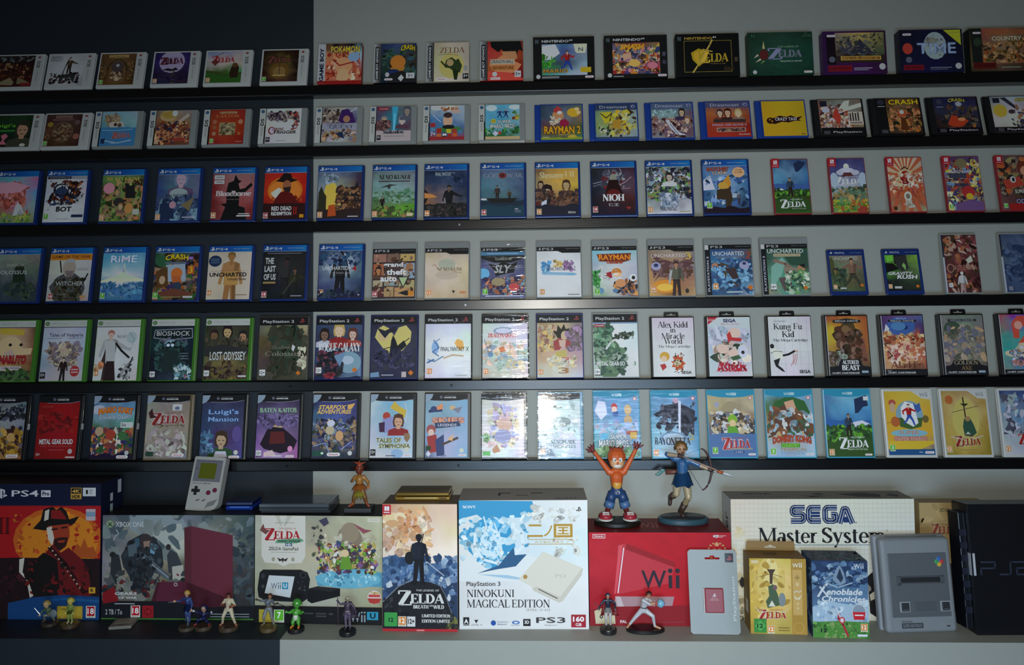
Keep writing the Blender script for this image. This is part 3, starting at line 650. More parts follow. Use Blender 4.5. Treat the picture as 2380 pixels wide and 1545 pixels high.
ROWS = ['''
3DS -20 92 # small white case with dark red warriors, leftmost # 111222211|211311200|310420300|520311400 # S 40 5 28 95 75 7 522,311,a75,631,200;S 12 5 3 95 18 5 777,999,666;P 986 0 92 40 70 52 86 48 96;P 875 60 70 100 90 60 92;R 70 88 98 98 822
3DS 100 210 # small white case with ink drawn figure above two beasts # bbbcccbbb|cccdddccc|bbbcccaaa # T 20 8 30 7 445 BRAVELY;T 20 17 34 8 556 DEFAULT;F 58 66 58 cba 222 543 322 1;S 40 8 60 90 92 6 211,322,533,888,111;L 2.5 433 42 60 50 30 55 14;P 333 35 66 60 62 80 66 74 92 66 74 46 76 40 94 34 92
3DS 221 329 # small white case with brown cover of a domed arch # 642753642|532864532|641752531 # R 22 4 78 12 ca6;T 50 8 46 5 642 Professor;E 50 55 30 38 431;R 20 55 80 92 642;P 753 26 92 26 45 38 24 50 20 62 24 74 45 74 92;E 50 42 18 18 544;E 50 38 5 5 bbb;S 24 32 58 68 84 6 ca8,432,eca,864;S 12 2 26 20 84 7 753,431,974;S 12 82 26 98 84 7 753,431,974;A 2 98 7
3DS 347 456 # small white case with great pale moon on violet night # 215437215|326548326|213324213|224335223 # E 50 30 36 36 bac;E 40 25 8 7 99a;K 50 27 62 18 723 213;P 112 24 56 40 50 52 54 62 48 70 56 50 60;F 56 98 40 b96 a84 432 321;S 24 20 64 80 94 5 213,435,324;A 2 98 12;R 66 90 96 97 323
3DS 470 580 # small white case with green meadow and red lettering # 89b99bbab|cbbdcbcba|5734623a5|253362241 # K 46 26 62 18 a22 d99;P 733 12 32 24 26 36 32 24 46;L 2 667 20 16 46 4;P 452 0 60 30 64 60 74 100 66 100 100 0 100;P 362 0 66 50 78 100 76 100 100 0 100;P 321 70 50 86 40 92 52 90 84 70 86 66 70;E 80 44 8 7 642;A 2 98 12
3DS 602 711 # small white case with near black cover and dim gold glow # 211321200|321652211|310864210|200532100 # K 46 30 64 18 844 321;E 48 66 28 26 752;E 48 68 18 16 974;L 2 432 48 40 48 80;P 652 70 12 78 24 62 24;P 652 76 36 82 44 70 44;R 30 78 66 82 ca6;A 1 98 7
GB 737 839 body=a01a1a # red handheld box with white spine strip and orange art # 000100000|d96c75ade|c64e97b43|d76b43d86 # O 54 14 80 16 fd3 235 POKéMON;S 70 5 26 95 92 9 e96,c53,fdb,a32,fb8,d75;E 50 56 24 22 ea7;P eb8 30 90 36 68 52 62 64 70 66 88 54 96;E 78 34 16 12 9bd;L 3 a22 20 40 40 55 80 46
GBA 867 966 body=14161c # dark handheld box with orange creature in jungle art # 236458235|344455433|233344332|123224223 # S 50 5 10 95 80 8 354,243,465,221,356;E 48 48 22 18 d83;P c83 24 62 70 60 60 76 40 76;o 76 14 40 13 fd2 431 CRASH;E 36 76 20 10 236;P 222 20 96 20 80 60 70 100 90 100 100 20 100;P ddd 48 90 58 80 66 88 58 98;R 72 76 96 90 ddd;T 84 83 14 8 111 3+;E 18 80 6 6 ccc;n 22 92 24
GBA 990 1090 body=b0aa94 # cream handheld box with gold lettering and dark green figure # cb9dcbcba|cc9dd9cba|dcaedccba # E 50 60 36 32 dc7;Z 52 20 70 15 843 ZELDA;L 1.2 975 12 32 40 30 70 33;P 342 34 46 50 38 62 46 70 42 80 60 74 78 60 76 44 66 30 64;E 46 52 10 9 ca7;P 231 52 66 70 74 66 96 58 96;L 4 342 36 64 20 48;R 82 80 98 94 222;T 90 86 12 8 eee 3+;E 90 66 6 7 aaa;n 22 94 32
GBA 1115 1216 body=8c1218 # red handheld box with black spiky shape and blue lettering # a22b22822|d44c53a42|b63a42811|c33922801 # P 111 8 0 92 0 100 26 88 22 78 44 66 24 52 40 40 20 30 28 10 14;P d96 40 26 80 26 84 44 64 54 46 46;P e96 4 60 40 36 96 60 80 80 30 86;R 8 46 76 59 dca;T 42 52 62 9 236 DRAGON BALL;R 10 62 76 74 d84;T 43 68 60 8 532 ADVENTURE;P e54 0 76 60 80 100 96 100 100 0 100;E 20 84 7 6 ddd;R 76 76 94 92 ddd;T 85 84 14 9 111 3+;n 22 95 28
N64 1240 1383 body=0c0d14,D # wide black box with blue sky art and yellow sticker # 111 # @ 14 17 88 90;g abd37abbd|8ac5599ab|3724569bc|5a88bcdde;P eee 0 6 30 0 40 30 20 50 0 50;P eec 70 0 100 0 96 30 74 26;F 56 84 62 eb9 432 b22 24a 2;S 14 0 40 30 80 9 4a3,6b4,382;O 30 86 54 12 d93 142 MARIO;T 24 73 36 7 394 SUPER;R 76 8 96 30 eec;T 86 18 10 12 245 N;E 16 18 7 7 eee;@ 0 0 100 100;R 77 72 94 84 db2;E 8 93 3.5 5 ccc;R 14 93 42 94.5 ccc;R 14 95.5 42 97 999;n 91 94.5 14
N64 1406 1553 body=0c0d14,D # wide black box with crowded cast art and orange lettering # 111 # @ 13 17 88 90;g 532834a64|88a6677a5|a63879b45|639546a78;S 110 2 10 98 96 11 d96,b33,347,edb,333,d83,789,e9a,642,fc6;I 42 14 50 18 f92 SMASH;I 41 13 48 16 fb3 SMASH;E 30 44 10 10 eb9;E 46 66 12 12 fc6;E 84 74 11 11 e89;@ 0 0 100 100;R 92 40 97 50 556;E 94.5 64 3.5 5 445;E 8 93 3.5 5 ccc;R 14 94.5 30 97 999;n 91 94.5 14
N64 1573 1721 body=0a0a0a,D=c9a040 # wide black box framed by gold line with gold shield # 000 # R 13 16 88 16.9 a94;R 13 88 88 88.9 a94;R 13 16 13.6 88 a94;R 87.4 16 88 88.9 a94;P ca2 24 44 36 34 50 42 48 62 36 76 26 60;P eb3 28 46 36 40 36 70 29 58;L 3.5 db5 26 90 34 74 54 26 58 14;L 2.5 ca4 42 36 58 42;Y 64 56 36 21 ca3 ELDA;Y 46 54 14 30 fc4 Z;T 66 70 24 2.6 974 OCARINA OF TIME;S 10 74 78 92 84 4 321,432;R 92 56 97 66 543
N64 1742 1893 body=1a3016 # wide green box with violet lettering # 132243132|243254143|132143132 # E 24 52 7 12 622;P dc8 22 38 24 20 26 38;P dca 16 54 8 60 14 50;P dca 18 60 10 70 20 64;P 8a5 22 66 18 74 26 66;Y 64 50 36 18 889 ELDA;Y 41 50 22 28 99b Z;T 62 34 32 4 8a8 THE LEGEND OF;T 66 68 34 4.5 bcb MAJORA'S MASK;T 8 8 5 6 476 N;S 12 86 2 97 12 3 465,243;E 9 92 3.2 4.6 ccc;n 91 93 13
SNES 1917 2064 body=4e1e64 # wide purple box with gold banner and dark landscape # 314415313 # @ 19 4 97 74;g 987db6885|766a95664|543455564|323434323;P 334 30 70 50 20 62 40 78 70;P 445 6 60 30 10 36 50 30 74;M 74 6 322;S 50 2 6 98 70 7 765,443,a96,333,776,554;R 10 78 92 92 ca4;R 13 80 89 90 a73;S 22 14 80 88 90 3 c95,742;@ 0 0 100 100;R 5 10 19 78 101;n 13 11 14;E 13 66 5 7 667;R 6 80 44 94 812;T 25 87 34 6 300 SUPER NINTENDO;R 47 86 76 88 bab;R 47 90 70 92 99a;E 92 84 5 7.5 ccc
SNES 2096 2243 body=16142c # wide navy box with pale globe and yellow corner # 112113112|113114113 # E 56 38 18 32 abb;E 50 30 10 12 998;S 16 44 14 68 66 5 9aa,bcc,877;T 58 44 62 26 79b TIME;T 58 44 60 23 abd TIME;P cc3 70 2 97 2 97 38;R 78 8 95 9 994;E 12 44 8 13 c43;n 12 11 14;E 13 70 5 7 667;R 4 82 36 94 812;T 20 88 30 6 300 SUPER NINTENDO;R 46 88 80 90 889;R 46 92 74 94 667;E 91 86 5 7 ccc
SNES 2259 2404 body=1c2018 # wide dark box with orange jungle scene, rightmost # 121232121|432643532|653854432|432543321 # @ 20 0 100 82;g a54964643|754a86532|875b75642;S 70 2 34 98 96 9 b85,863,432,c96,541,a52;T 50 12 80 14 c63 DONKEY KONG;T 50 30 60 12 ddb COUNTRY;@ 0 0 100 100;R 3 2 19 80 1a1f1a;n 12 11 13;E 12 32 6 10 343;R 4 80 40 94 611;T 22 87 34 6 200 SUPER NINTENDO;R 48 90 80 93 887
''', '''
3DS -26 87 # small white case with dark green cover and a man in a dark coat # 131242131|121132121|211111221 # H 76 100 84 c97 332 443;E 82 94 8 5 ddc;T 30 34 52 14 7c3 uigi's;R 6 46 56 52 383;P d78 20 64 32 58 40 66 30 80 40 92 16 92 26 78
3DS 92 202 # small white case with wine red cover of round dial # 422533422|532653422|421531422 # R 26 4 72 12 976;T 50 8 40 5 532 Professor;R 18 14 78 20 755;E 50 56 30 32 754;E 50 56 26 28 643;E 50 56 10 10 964;S 30 28 34 72 80 6 875,532,a86;E 14 32 8 8 a83;E 88 26 8 8 755;E 10 70 8 9 864;E 90 70 9 9 a65;S 14 2 40 16 90 6 854,643;A 1 98 7
DS 212 324 # small clear case with blue sea and cream sail # 9bc8bcabc|7aa8bb9cc|47a48b59b|36935835a # P a85 6 10 40 8 60 40 20 44;P dcb 20 30 60 30 66 44 24 46;E 40 38 5 5 532;E 52 40 6 6 654;S 14 10 10 50 28 7 b97,976,cb9;M 47 2 48b;L 2 9cd 4 54 40 56 90 52;K 60 70 50 14 c54 a88;L 2.5 cde 10 84 50 92 90 84;L 1.5 bcd 30 94 70 88;P 235 4 80 16 78 14 94 4 92
DS 340 451 # small clear case with tan crew and great hat # 876a98988|964b85875|853a53754|632842643 # E 34 16 24 16 ca7;P b94 8 8 50 0 60 20 30 24;E 52 8 8 9 ddd;P cba 64 30 90 8 96 16 70 36;S 100 6 34 96 92 8 b75,532,d96,842,eb8,a54,335;E 30 50 7 7 422;E 52 46 7 7 622;T 26 84 8 12 d96 7;A 1 97 12;R 52 80 88 90 a43
DS 467 577 # small clear case with brick red cover and framed scene # 932a32922|a42b42a31|922a32811 # R 26 6 76 12 ca7;T 50 9 46 5 843 Professor;Z 50 19 66 8 d95 LAYTON;R 28 38 74 74 ba7;R 30 40 72 72 986;S 28 31 41 71 71 6 cb8,864,a97,653;E 14 36 6 6 b75;E 14 52 6 6 a64;E 14 70 6 6 b86;E 88 36 7 7 c86;E 86 70 5 5 b63;A 3 97 7;R 78 92 96 95 c76
DS 598 709 # small clear case with white cover and ink cast above red title # dddcdcddd|ddcdddddd|dcddddddc # S 50 4 12 56 34 7 434,767,989,323,a98;S 22 58 10 92 30 7 655,a43,223,cba;S 12 76 28 94 60 6 a55,b97,645;E 18 64 10 11 822;E 19 64 7.5 8.5 dcd;I 36 60 32 8 722 CHRONO;I 56 69 66 9 311 TRIGGER;b 2 97 12;R 34 93 60 94.5 888
DS 730 840 # small clear case with hooded purple figure and silver lettering # 999bbaaab|978637558|aa9bbaa98|863bcca75 # S 40 2 6 46 44 8 543,a98,766,cba,322;P 426 46 40 54 8 72 4 86 16 96 44 70 50;E 70 34 10 10 b86;L 3 ccd 80 14 100 0;R 0 46 100 66 aab;Z 56 57 70 11 446 QUEST;Z 40 50 50 6 446 DRAGON;S 30 2 66 98 94 8 a75,dcd,532,889,c96;P 235 40 76 60 70 66 92 50 84;b 2 97 12;A 1 97 12
DS 857 967 # small clear case with blue light beam and four heads # 746567788|546389656|855389645|a88ccca99 # P 4bd 44 0 62 0 54 72 48 72;P 8df 50 20 55 20 53 70 49 70;H 22 64 36 cba a98 433;H 74 64 36 dcb bab 645;H 88 40 40 a98 556 667;S 24 2 40 40 70 6 644,533,a77;R 0 70 100 100 cbb;Y 50 74 60 11 334 Suikoden;t 52 86 60 4 776 TIERKREIS;R 4 2 34 12 923;T 20 7 24 5 dbb KONAMI;b 2 97 12
DS 982 1092 # small clear case with chef and red blocks # bccdddbcd|58b69cabc|47a58a57a|a4336aa45 # E 20 6 18 8 ddd;E 60 8 16 9 eed;S 14 32 6 76 16 6 c75,a63,da8;E 74 17 14 6 dba;L 2 dde 8 26 32 48;E 52 44 14 18 eb9;E 52 28 13 8 433;P 543 36 60 70 58 76 68 40 70;P 484 30 64 84 62 100 74 30 76;E 54 62 18 6 222;R 2 50 16 62 b33;R 2 64 16 74 69b;R 20 66 34 80 b32;R 48 68 62 80 dc3;R 64 68 78 80 b43;R 20 82 34 94 d73;R 36 78 50 92 222;E 40 84 3 4 eee;E 46 84 3 4 eee;R 52 82 64 94 b32;R 66 80 80 94 d63;E 88 76 7 7 58a;R 2 90 100 99 a33;T 10 82 14 11 eee 7+
DS 1112 1221 # small clear case with sky blue cover and white blocky title # 9cd6bd8cd|6bd5ac9cd|7bc6bc7ab|583463694 # E 18 10 16 9 dee;E 86 8 18 7 dee;F 42 40 26 eb9 35a 248 237 2;F 60 40 26 eb9 b33 336 237 2;S 8 84 20 98 44 7 6a4,c93,583;R 78 36 88 44 842;R 88 36 98 44 db5;E 24 48 8 6 dc4;T 24 48 12 5 852 NEW;O 56 50 38 8 eee 242 SUPER;O 52 63 74 13 eee 242 MARIO BROS.;S 16 0 70 98 84 7 374,463,5a4;R 0 80 60 92 374;R 0 92 100 100 db8;T 10 82 10 9 eee 3+;P dde 30 76 40 83 30 92 20 83;E 42 82 4 5 c43
DC 1243 1357 body=1c3f92 # blue jewel case with bright fruit sun and yellow title # 345457676|456789975|645754463|785675586 # E 80 22 16 13 eb3;E 88 12 6 5 fd9;E 92 22 5 5 fd9;E 42 30 14 16 d96;P c44 30 14 42 2 52 14 46 20 34 22;E 46 22 6 5 eee;P a24 46 46 60 40 70 54 58 66 46 58;S 10 24 34 46 58 6 ddc,eca;O 52 72 88 22 fb2 532 RAYMAN 2;T 62 86 40 4 db5 GREAT ESCAPE;R 4 92 20 99 dcb;E 76 94 12 7 db4;M 94 2 9a3
DC 1371 1486 body=1c3f92,H # blue jewel case with yellow scribbled lettering # 567679567|8a7ab8abb|9a6ca49bb|899abb9ab # R 0 0 100 17 346;P dc3 10 24 40 22 44 48 22 56;L 3 543 12 26 26 40 40 26 34 50;L 3 ec4 56 40 60 22;S 34 40 22 96 86 9 dc4,eb3,874,432,cc7,dda;P c93 40 48 56 44 64 56 58 72 42 70;G 150 160 3 ab8;S 10 6 60 34 90 7 ac7,343,ddc;E 36 92 3 3 222;E 60 92 3 3 222;R 0 95 100 100 346
DC 1502 1617 body=1c3f92,H # blue jewel case with silver blade and pale script # 568679568|8998aa756|866977756|99a887667 # R 0 0 100 17 568;S 22 4 20 60 44 8 acc,9bb,bdd;S 60 4 44 98 94 9 755,867,422,ca9,a76,546,ecb;P dde 34 50 40 48 64 84 84 94 60 92 44 72;H 74 50 34 db9 322 435;H 86 70 30 ecb a74 877;L 1.5 444 44 60 64 94;E 20 90 4 4 334
DC 1630 1751 body=1c3f92,H # blue jewel case with three heads on red # 656657556|b63c74a53|a42b43921|b32b32a21 # R 0 0 100 16 557;H 32 54 34 eca 533 843;H 50 56 38 eb9 421 422;H 74 56 36 eca cb7 976;R 16 50 90 59 433;T 52 66 78 5.5 bbd DEAD OR ALIVE 2;R 22 74 88 86 ca9;R 24 75.5 86 84.5 744;S 12 26 76 84 84 4 b97,433;T 84 93 26 4.5 dcc Acclaim
DC 1762 1881 body=1c3f92 # blue jewel case with plain yellow cover and flaming title # da2db2ca2|da2da2ca2 # P 311 10 62 14 50 28 48 40 42 56 46 66 42 80 48 94 44 84 54 90 58 74 58 60 62 44 60 28 66;E 18 56 9 9 311;P d92 16 50 20 54 14 56;P d92 19 60 22 54 24 60;T 54 52 50 9 eee CRAZY TAXI;R 86 94 96 96.5 853
PS1 1895 2017 P # black jewel case with shattered red burst and pale bars # 765887876|9559aa876|a75b86a97|343444232 # S 110 2 20 74 86 8 c86,ecb,433,a43,dcc,754,878,eda;P c43 30 50 40 20 50 50 44 72;P ddc 44 30 60 6 74 2 70 20;P ddc 54 26 100 10 100 22 60 34;R 68 36 100 72 dcb;R 70 40 73 62 222;R 76 38 79 62 222;R 82 40 85 62 222;R 88 38 91 62 222;R 70 65 97 69 876;R 4 4 20 20 223;E 16 30 9 8 ccd;R 0 80 100 100 111
PS1 2030 2153 # black jewel case with yellow title over brown jungle # 111111111 # @ 33 2 96 94;g 532643432|753864532|543743632|432543321;S 70 2 30 98 92 10 a53,863,d96,432,b74,221,c85;E 44 44 13 10 c53;E 44 40 7 6 ddc;P c84 30 64 60 60 66 80 36 84;P 631 40 56 52 56 60 92 34 92;@ 0 0 100 100;O 66 12 56 13 fd2 532 CRASH;T 66 23 36 4 a86 BANDICOOT;R 16 22 30 24 aaa;E 23 12 7 7 334;d 86 88 4
PS1 2166 2288 P # black jewel case with navy cover and red snout # 224225324|334236335|322432334|211321222 # S 60 20 24 98 76 9 334,435,643,543,222,765;P c42 26 76 38 50 54 54 76 66 60 82 40 84;E 56 58 5 5 222;E 60 62 9 5 e96;o 54 10 38 9 dc3 432 CRASH;E 58 19 8 7 aab;T 58 19 7 8 ddd 2;R 6 26 22 28 99a;E 14 12 7 7 445;S 12 20 84 60 90 4 844,532;R 0 86 100 100 101;d 86 82 4
PS1 2301 2422 P # black jewel case with pale figure and long bat, rightmost # 889bcc9ab|bb8dcda99|dccddcbaa|ba9ccb888 # P 334 24 4 36 2 64 34 60 40;E 20 40 16 18 db4;P ddc 36 36 60 50 56 74 40 80;S 30 40 30 98 86 9 433,b86,ddc,864,446;o 76 12 36 9 dc3 432 CRASH;R 6 4 22 18 223;R 0 86 100 100 101
''', '''
PS4 -22 82 # blue case with pink sky over howling white wolf # 4ab6bcd69a|e88d9a6ad|b54c789bb|6a46a8996 # S 50 0 20 70 60 13 c65,d87,b54,e9a,a43;P eab 0 16 40 10 80 20 60 34 10 36;P ddd 48 88 52 64 58 56 66 62 74 76 76 92;P bbb 58 80 66 70 74 82 72 92;P c33 72 84 84 70 82 98;S 30 0 82 90 98 6 8a4,ab5,684,cb7
PS4 96 197 O # blue case with white cover and dark splash of parts # cccdddccd|ccdeeedcd|dddeeeddd|dddeeeddd # R 2 0 60 6 223;R 60 0 100 6 aaa;T 32 3 50 2.5 bbc PLAYSTATION VR;S 80 16 14 88 58 9 223,346,511,ddd,a63,111,632;E 38 30 19 14 223;E 40 27 15 8 ddd;E 40 32 14 9 346;S 20 4 10 98 74 2 223,557;B 50 60 36 7 111 ASTRO;B 50 72 38 11 111 BOT;A 2 94 7;R 70 84 98 90 235;R 34 93 64 94 999
PS4 227 330 # blue case with forest children and gold title # 684796563|595786342|674965543|683785785 # S 110 0 14 100 96 11 463,794,a86,532,b96,342,c85,8a5;E 18 28 14 12 e9a;P 222 56 18 78 18 84 50 60 50;E 70 20 4 3 ab6;Y 50 8 80 9 cb5 NI NO KUNI;E 44 58 13 9 333;H 50 82 22 db9 a74 865;E 70 72 10 12 d95;A 1 98 12;R 80 74 96 86 ccb;R 84 90 96 97 d85
PS4 357 462 O # blue case with misty blue portrait and thin title # 457679668|348588779|447667358|236335346 # H 56 46 56 cab 78a 657;E 52 42 22 12 abb;S 40 0 52 100 96 12 346,568,235,79a,457;P 235 10 64 40 60 46 96 10 96;P 875 60 66 90 50 80 80;E 40 66 8 8 c9a;T 44 46 44 7 224 FINAL FANTASY;t 76 46 18 12 224 X X;R 64 92 96 94 ccd;A 1 98 12
PS4 486 591 O # blue case with dark hunter silhouette on blood red # 833a77966|822b77a66|722b66933|611844622 # P 111 38 20 50 16 54 2 62 14 70 16 62 22 66 34 78 32 92 20 96 26 80 40 66 46 66 70 80 74 86 100 24 100 34 72 22 66 36 64 34 40;Y 52 43 86 12 dcc Bloodborne;Z 46 56 40 3 a88 game of the year;R 4 3 28 12 ccc;R 8 6.5 24 8.5 888;R 4 14 28 22 ccc;R 8 17 24 19 888;A 1 96 16;R 66 86 92 88 ccc;R 62 90 94 93 ddd
PS4 608 713 # blue case with scarlet cover, orange sun and hatted man # b21c22b21|c31d42c21|a21b31a11|211311211 # E 50 38 42 30 d72;E 50 40 38 26 e83;S 30 8 52 96 62 5 a32,721,b41;P 211 34 14 46 0 62 2 66 12 80 16 60 22 40 20 26 18;E 54 28 10 12 a64;P 322 44 32 64 30 62 42 52 46;P 611 24 66 30 46 48 40 66 44 84 66;P ddc 16 44 34 32 44 36 36 46 28 56;R 0 66 100 100 311;B 44 77 48 9 ddd RED DEAD;B 44 88 48 8 ddd REDEMPTION;Z 76 82 10 16 c22 II;A 1 98 18;R 87 90 97 97 d92
PS4 734 843 # blue case with castle towers and yellow dusk # 568679335|89aaa8534|665db6423|432b63322 # E 30 52 16 34 ec5;P 332 2 98 2 44 8 30 14 44 20 52 20 98;P 222 44 60 48 40 56 36 60 50 68 30 74 52 90 20 96 40 98 66;S 60 44 34 98 96 8 532,322,753,964,433,a75;M 80 4 322;P c52 24 96 26 72 40 70 44 94;S 14 10 4 44 20 8 abc,789;R 70 95 94 97 ccc;A 1 98 12
PS4 862 968 wrap # blue case in film with green plain and dragon # 677899778|8aa9bb9aa|685796796|6736a4574 # Y 52 13 74 10 322 NI NO KUNI II;R 14 21 88 23 422;P 444 16 36 40 28 60 30 44 32 40 40 34 34;S 40 0 46 100 66 8 697,8a9,9ba,574;F 24 84 30 a86 211 322 211;P 6a3 40 76 100 70 100 86 50 86;M 82 3 563;S 24 10 76 98 96 6 7a4,8b5,453,a85;A 1 98 12;R 82 90 96 97 dca
PS4 984 1090 wrap # blue case in film with swordsman at dusk # 124235346|346457235|a74877345|333433223 # T 48 8 46 8 bcc FINAL FANTASY XV;F 58 98 66 765 111 1c1c22 15151a 1;L 1.6 99a 46 60 60 96;P 211 0 40 10 50 22 54 8 60 0 76;P d95 0 48 20 52 30 58 0 60;M 74 5 222;S 30 0 74 98 96 7 333,222,544;A 1 98 16;S 10 60 10 96 30 9 235,457
PS4 1116 1224 O # blue case with grey teal mist and two figures in a boat # 568679457|589689568|356577346|246245135 # Z 23 13 34 10 99a GOD;Z 78 13 36 10 99a WAR;E 50 13 9 6.5 833;E 50 13 5 3.6 522;F 38 68 34 876 222 433 322;F 66 68 24 876 332 543 322;M 66 3 234;P 222 12 62 84 62 74 72 24 72;M 78 2 245;E 6 64 8 2 ddd;A 1 98 18;R 78 84 86 86 bbb;R 78 88 92 89 99a;R 78 91 92 92 99a
PS4 1244 1351 # blue case with amber sky and men's faces # 864c94da5|986eb5db4|754865853|435433324 # Z 38 14 56 13 eda Shenmue;Z 80 12 22 12 eda I II;H 26 84 50 db9 211 622;H 72 58 34 ca7 532 433;H 12 50 24 b97 322 433;S 50 0 48 100 80 7 433,532,222,643,754;P dde 14 72 26 66 24 98 10 98;M 78 3 223;A 2 98 16;T 84 94 18 4.5 ddd SEGA
PS4 1375 1484 # blue case with black cover, white hair strokes and white title # 222334423|123445645|112422522|112213211 # L 1.2 aab 4 34 30 28 46 18 40 4;L 1 99a 4 40 24 34 44 26;L 1.2 cab 56 20 70 10 66 2;L 1.4 c9a 60 40 80 30 92 20;L 1.2 b89 62 46 90 44;S 40 26 10 74 42 8 667,aaa,334,722,445;E 50 22 8 9 998;P 200 30 60 40 26 60 26 74 60;E 50 56 16 10 611;Y 50 64 50 16 eee NIOH;t 50 79 24 6.5 ddd 仁王;A 2 95 18;P a33 78 84 90 84 84 90
PS4 1504 1615 O # blue case with white cover and crowd of fighters # 8aacbb9ab|9ba665889|899655aab|dddddeddd # S 150 2 2 98 66 9 344,223,667,9ab,554,788,a86,223,7a5,dde;H 52 42 30 cba 322 ddd;S 40 30 58 70 84 7 89a,abc,dde,679;T 48 90 38 9 223 FINAL FANTASY;R 72 95 96 96.5 a96;A 1 98 12
PS4 1637 1749 O # blue case with blue ice cover, orange hero and round sticker # 57a68b46a|47a9bd58b|35869b357|237358235 # P dde 0 30 16 20 26 50 0 52;S 40 0 20 100 94 9 46a,8ad,357,bcd,235;P d93 40 38 58 18 62 40 54 50;E 44 42 11 8 da4;P 432 30 50 60 48 64 70 56 96 46 96 50 72 28 70;F 78 82 26 aab 889 667 445;M 88 3 212;O 34 7 48 8 c53 421 RATCHET;O 38 15 34 7 dcb 421 CLANK;E 80 14 14 11 eb8;T 80 9 14 3 953 LE FILM;T 80 14 18 4 953 AU CINEMA;A 6 90 7
SW 1802 1889 # slim red case with green hill below blue mountains # 246358457|6ac79b48b|59c47936a|6a437a484|384483273 # P 235 60 8 76 2 96 6 84 16 70 24 64 22;M 46 3 46a;P eed 0 58 20 54 40 60 14 66;M 56 3 352;S 30 0 56 100 76 5 242,6a3,452;F 46 70 36 a86 433 345 322;K 50 83 70 13 eee 0;T 66 92 40 2 bba BREATH OF THE WILD;M 97 2 362
SW 1936 2023 # slim red case with white egg on cloud peak # 336447447|558669558|abcbbc9ab|697796687|8a49a3773 # E 48 15 8 6 eed;E 48 24 24 7 dde;E 30 26 12 5 ccd;E 70 26 14 5 ccd;P 633 32 34 40 26 60 26 68 34;K 50 42 76 13 eee 0;T 54 50 40 2 dde LINK'S AWAKENING;E 10 40 12 14 bcd;E 92 40 12 14 bcd;S 40 0 54 100 76 6 454,786,a85,686;E 54 74 9 7 ca6;S 30 0 78 100 98 6 9a3,cb4,584,b63;P a43 66 96 80 88 98 92 94 100 70 100
SW 2072 2158 # slim red case with red sunburst on cream # dbaecacba|db9dc9ca8|ca9da8b87|b64a53a64|a97b97aa8 # G 50 34 18 c64;E 50 42 30 20 dc9;L 2 322 40 22 50 17 60 22;E 50 38 16 14 a22;P 822 36 40 64 40 50 56;S 50 4 30 96 66 6 eca,dba,c53,eed,b64;S 30 20 58 84 74 5 b54,c63;E 50 72 11 9 ddc;E 50 72 6 5 876;S 10 40 80 60 92 4 ddc,cba;R 6 91 16 97 332
SW 2205 2293 # slim red case with violet racing crowd # 636546647|867557546|a86965764|765a55854|768867657 # S 130 0 8 100 94 8 dc5,b43,547,334,a86,79b,eda,865,434;E 50 12 16 9 875;T 44 28 60 5 dde MARIO KART;R 10 31 60 40 445;E 60 66 18 12 b33;E 62 74 10 6 db3;P 758 20 88 60 80 98 84 98 100 20 100;A 2 97 3
SW 2330 2418 # slim red case with red cap and blue lettering, rightmost # 544655433|733844532|644533422|755622311 # S 60 4 4 98 70 9 543,876,c63,322,985;P b43 10 46 60 38 70 54 20 62;E 40 44 8 6 ddd;E 41 44 4 4 222;E 74 20 18 10 732;E 78 28 14 9 d97;T 56 66 30 7 ddc SUPER;T 76 84 70 8 8ad ODYSSEY;R 20 88 100 100 a22;A 4 96 7
''', '''
PS4 -20 87 O # blue case with fog grey cover and hulking silhouette # 898998877|777787676|455556445|345345344 # P 232 40 40 44 26 54 20 64 26 70 50 74 66 84 80 70 84 60 74 56 90 44 92 50 70 42 60;S 20 30 60 90 90 10 344,454;T 44 23 40 6 bba SHADOW;T 36 38 72 8 ccc COLOSSUS
PS4 104 209 # blue case with orange top strip and grey haired warrior # ccbcccdcc|ccbddcccc|bbbcccbbb|bbab98baa # R 0 0 100 13 d82;T 50 6 92 6 632 GAME OF THE YEAR;L 3 322 24 14 30 40;P 555 4 70 20 50 40 40 60 40 84 56 90 74 80 100 20 100;E 48 30 16 20 ba9;P bbb 34 28 40 12 56 10 64 26 56 18 42 18;P 877 38 36 60 36 56 50 44 50;S 50 16 54 84 98 7 443,332,665,543,221;L 3 222 74 80 94 42;T 52 63 66 9 bbb WITCHER;R 66 30 94 36 bbb;A 4 97 18;E 86 92 7 4 c96
PS4 228 334 # blue case with pale blue island tower and title # 5ac5ac6ac|7bc9cd8bc|bddfeebcd|58a69b59b|36937936a # P eec 0 58 40 46 48 44 50 26 53 22 56 44 100 56 100 60 0 62;P abc 48 44 51 26 55 44;P dec 20 54 50 40 84 54;P fed 46 64 54 64 51 96;P 8ab 20 62 36 60 34 92 24 88;S 26 0 62 100 96 9 47a,58b,369,6ac;O 50 12 62 15 eef 5ac RiME;A 1 96 7
PS4 351 460 # blue case with jungle hero and yellow title # 253364436|474aab535|643877434|a74532323 # S 90 0 8 100 94 11 363,432,753,554,222,b63,a86,436;E 18 18 18 12 364;P abc 26 26 70 24 74 60 30 62;E 52 44 13 12 d73;P c63 40 50 62 50 64 64 44 64;P 345 44 64 60 62 66 78 50 78;P 642 4 40 30 30 34 70 10 76;E 20 58 7 9 ca8;P 743 10 84 50 76 90 86 80 92 20 92;o 50 12 52 11 fd2 542 CRASH;R 24 20 72 24 678;R 76 28 92 46 c62;T 84 37 8 13 ec3 3;E 82 12 6 3 a7c;A 1 97 7;R 70 92 92 96 ccc;R 20 93 66 95 a85
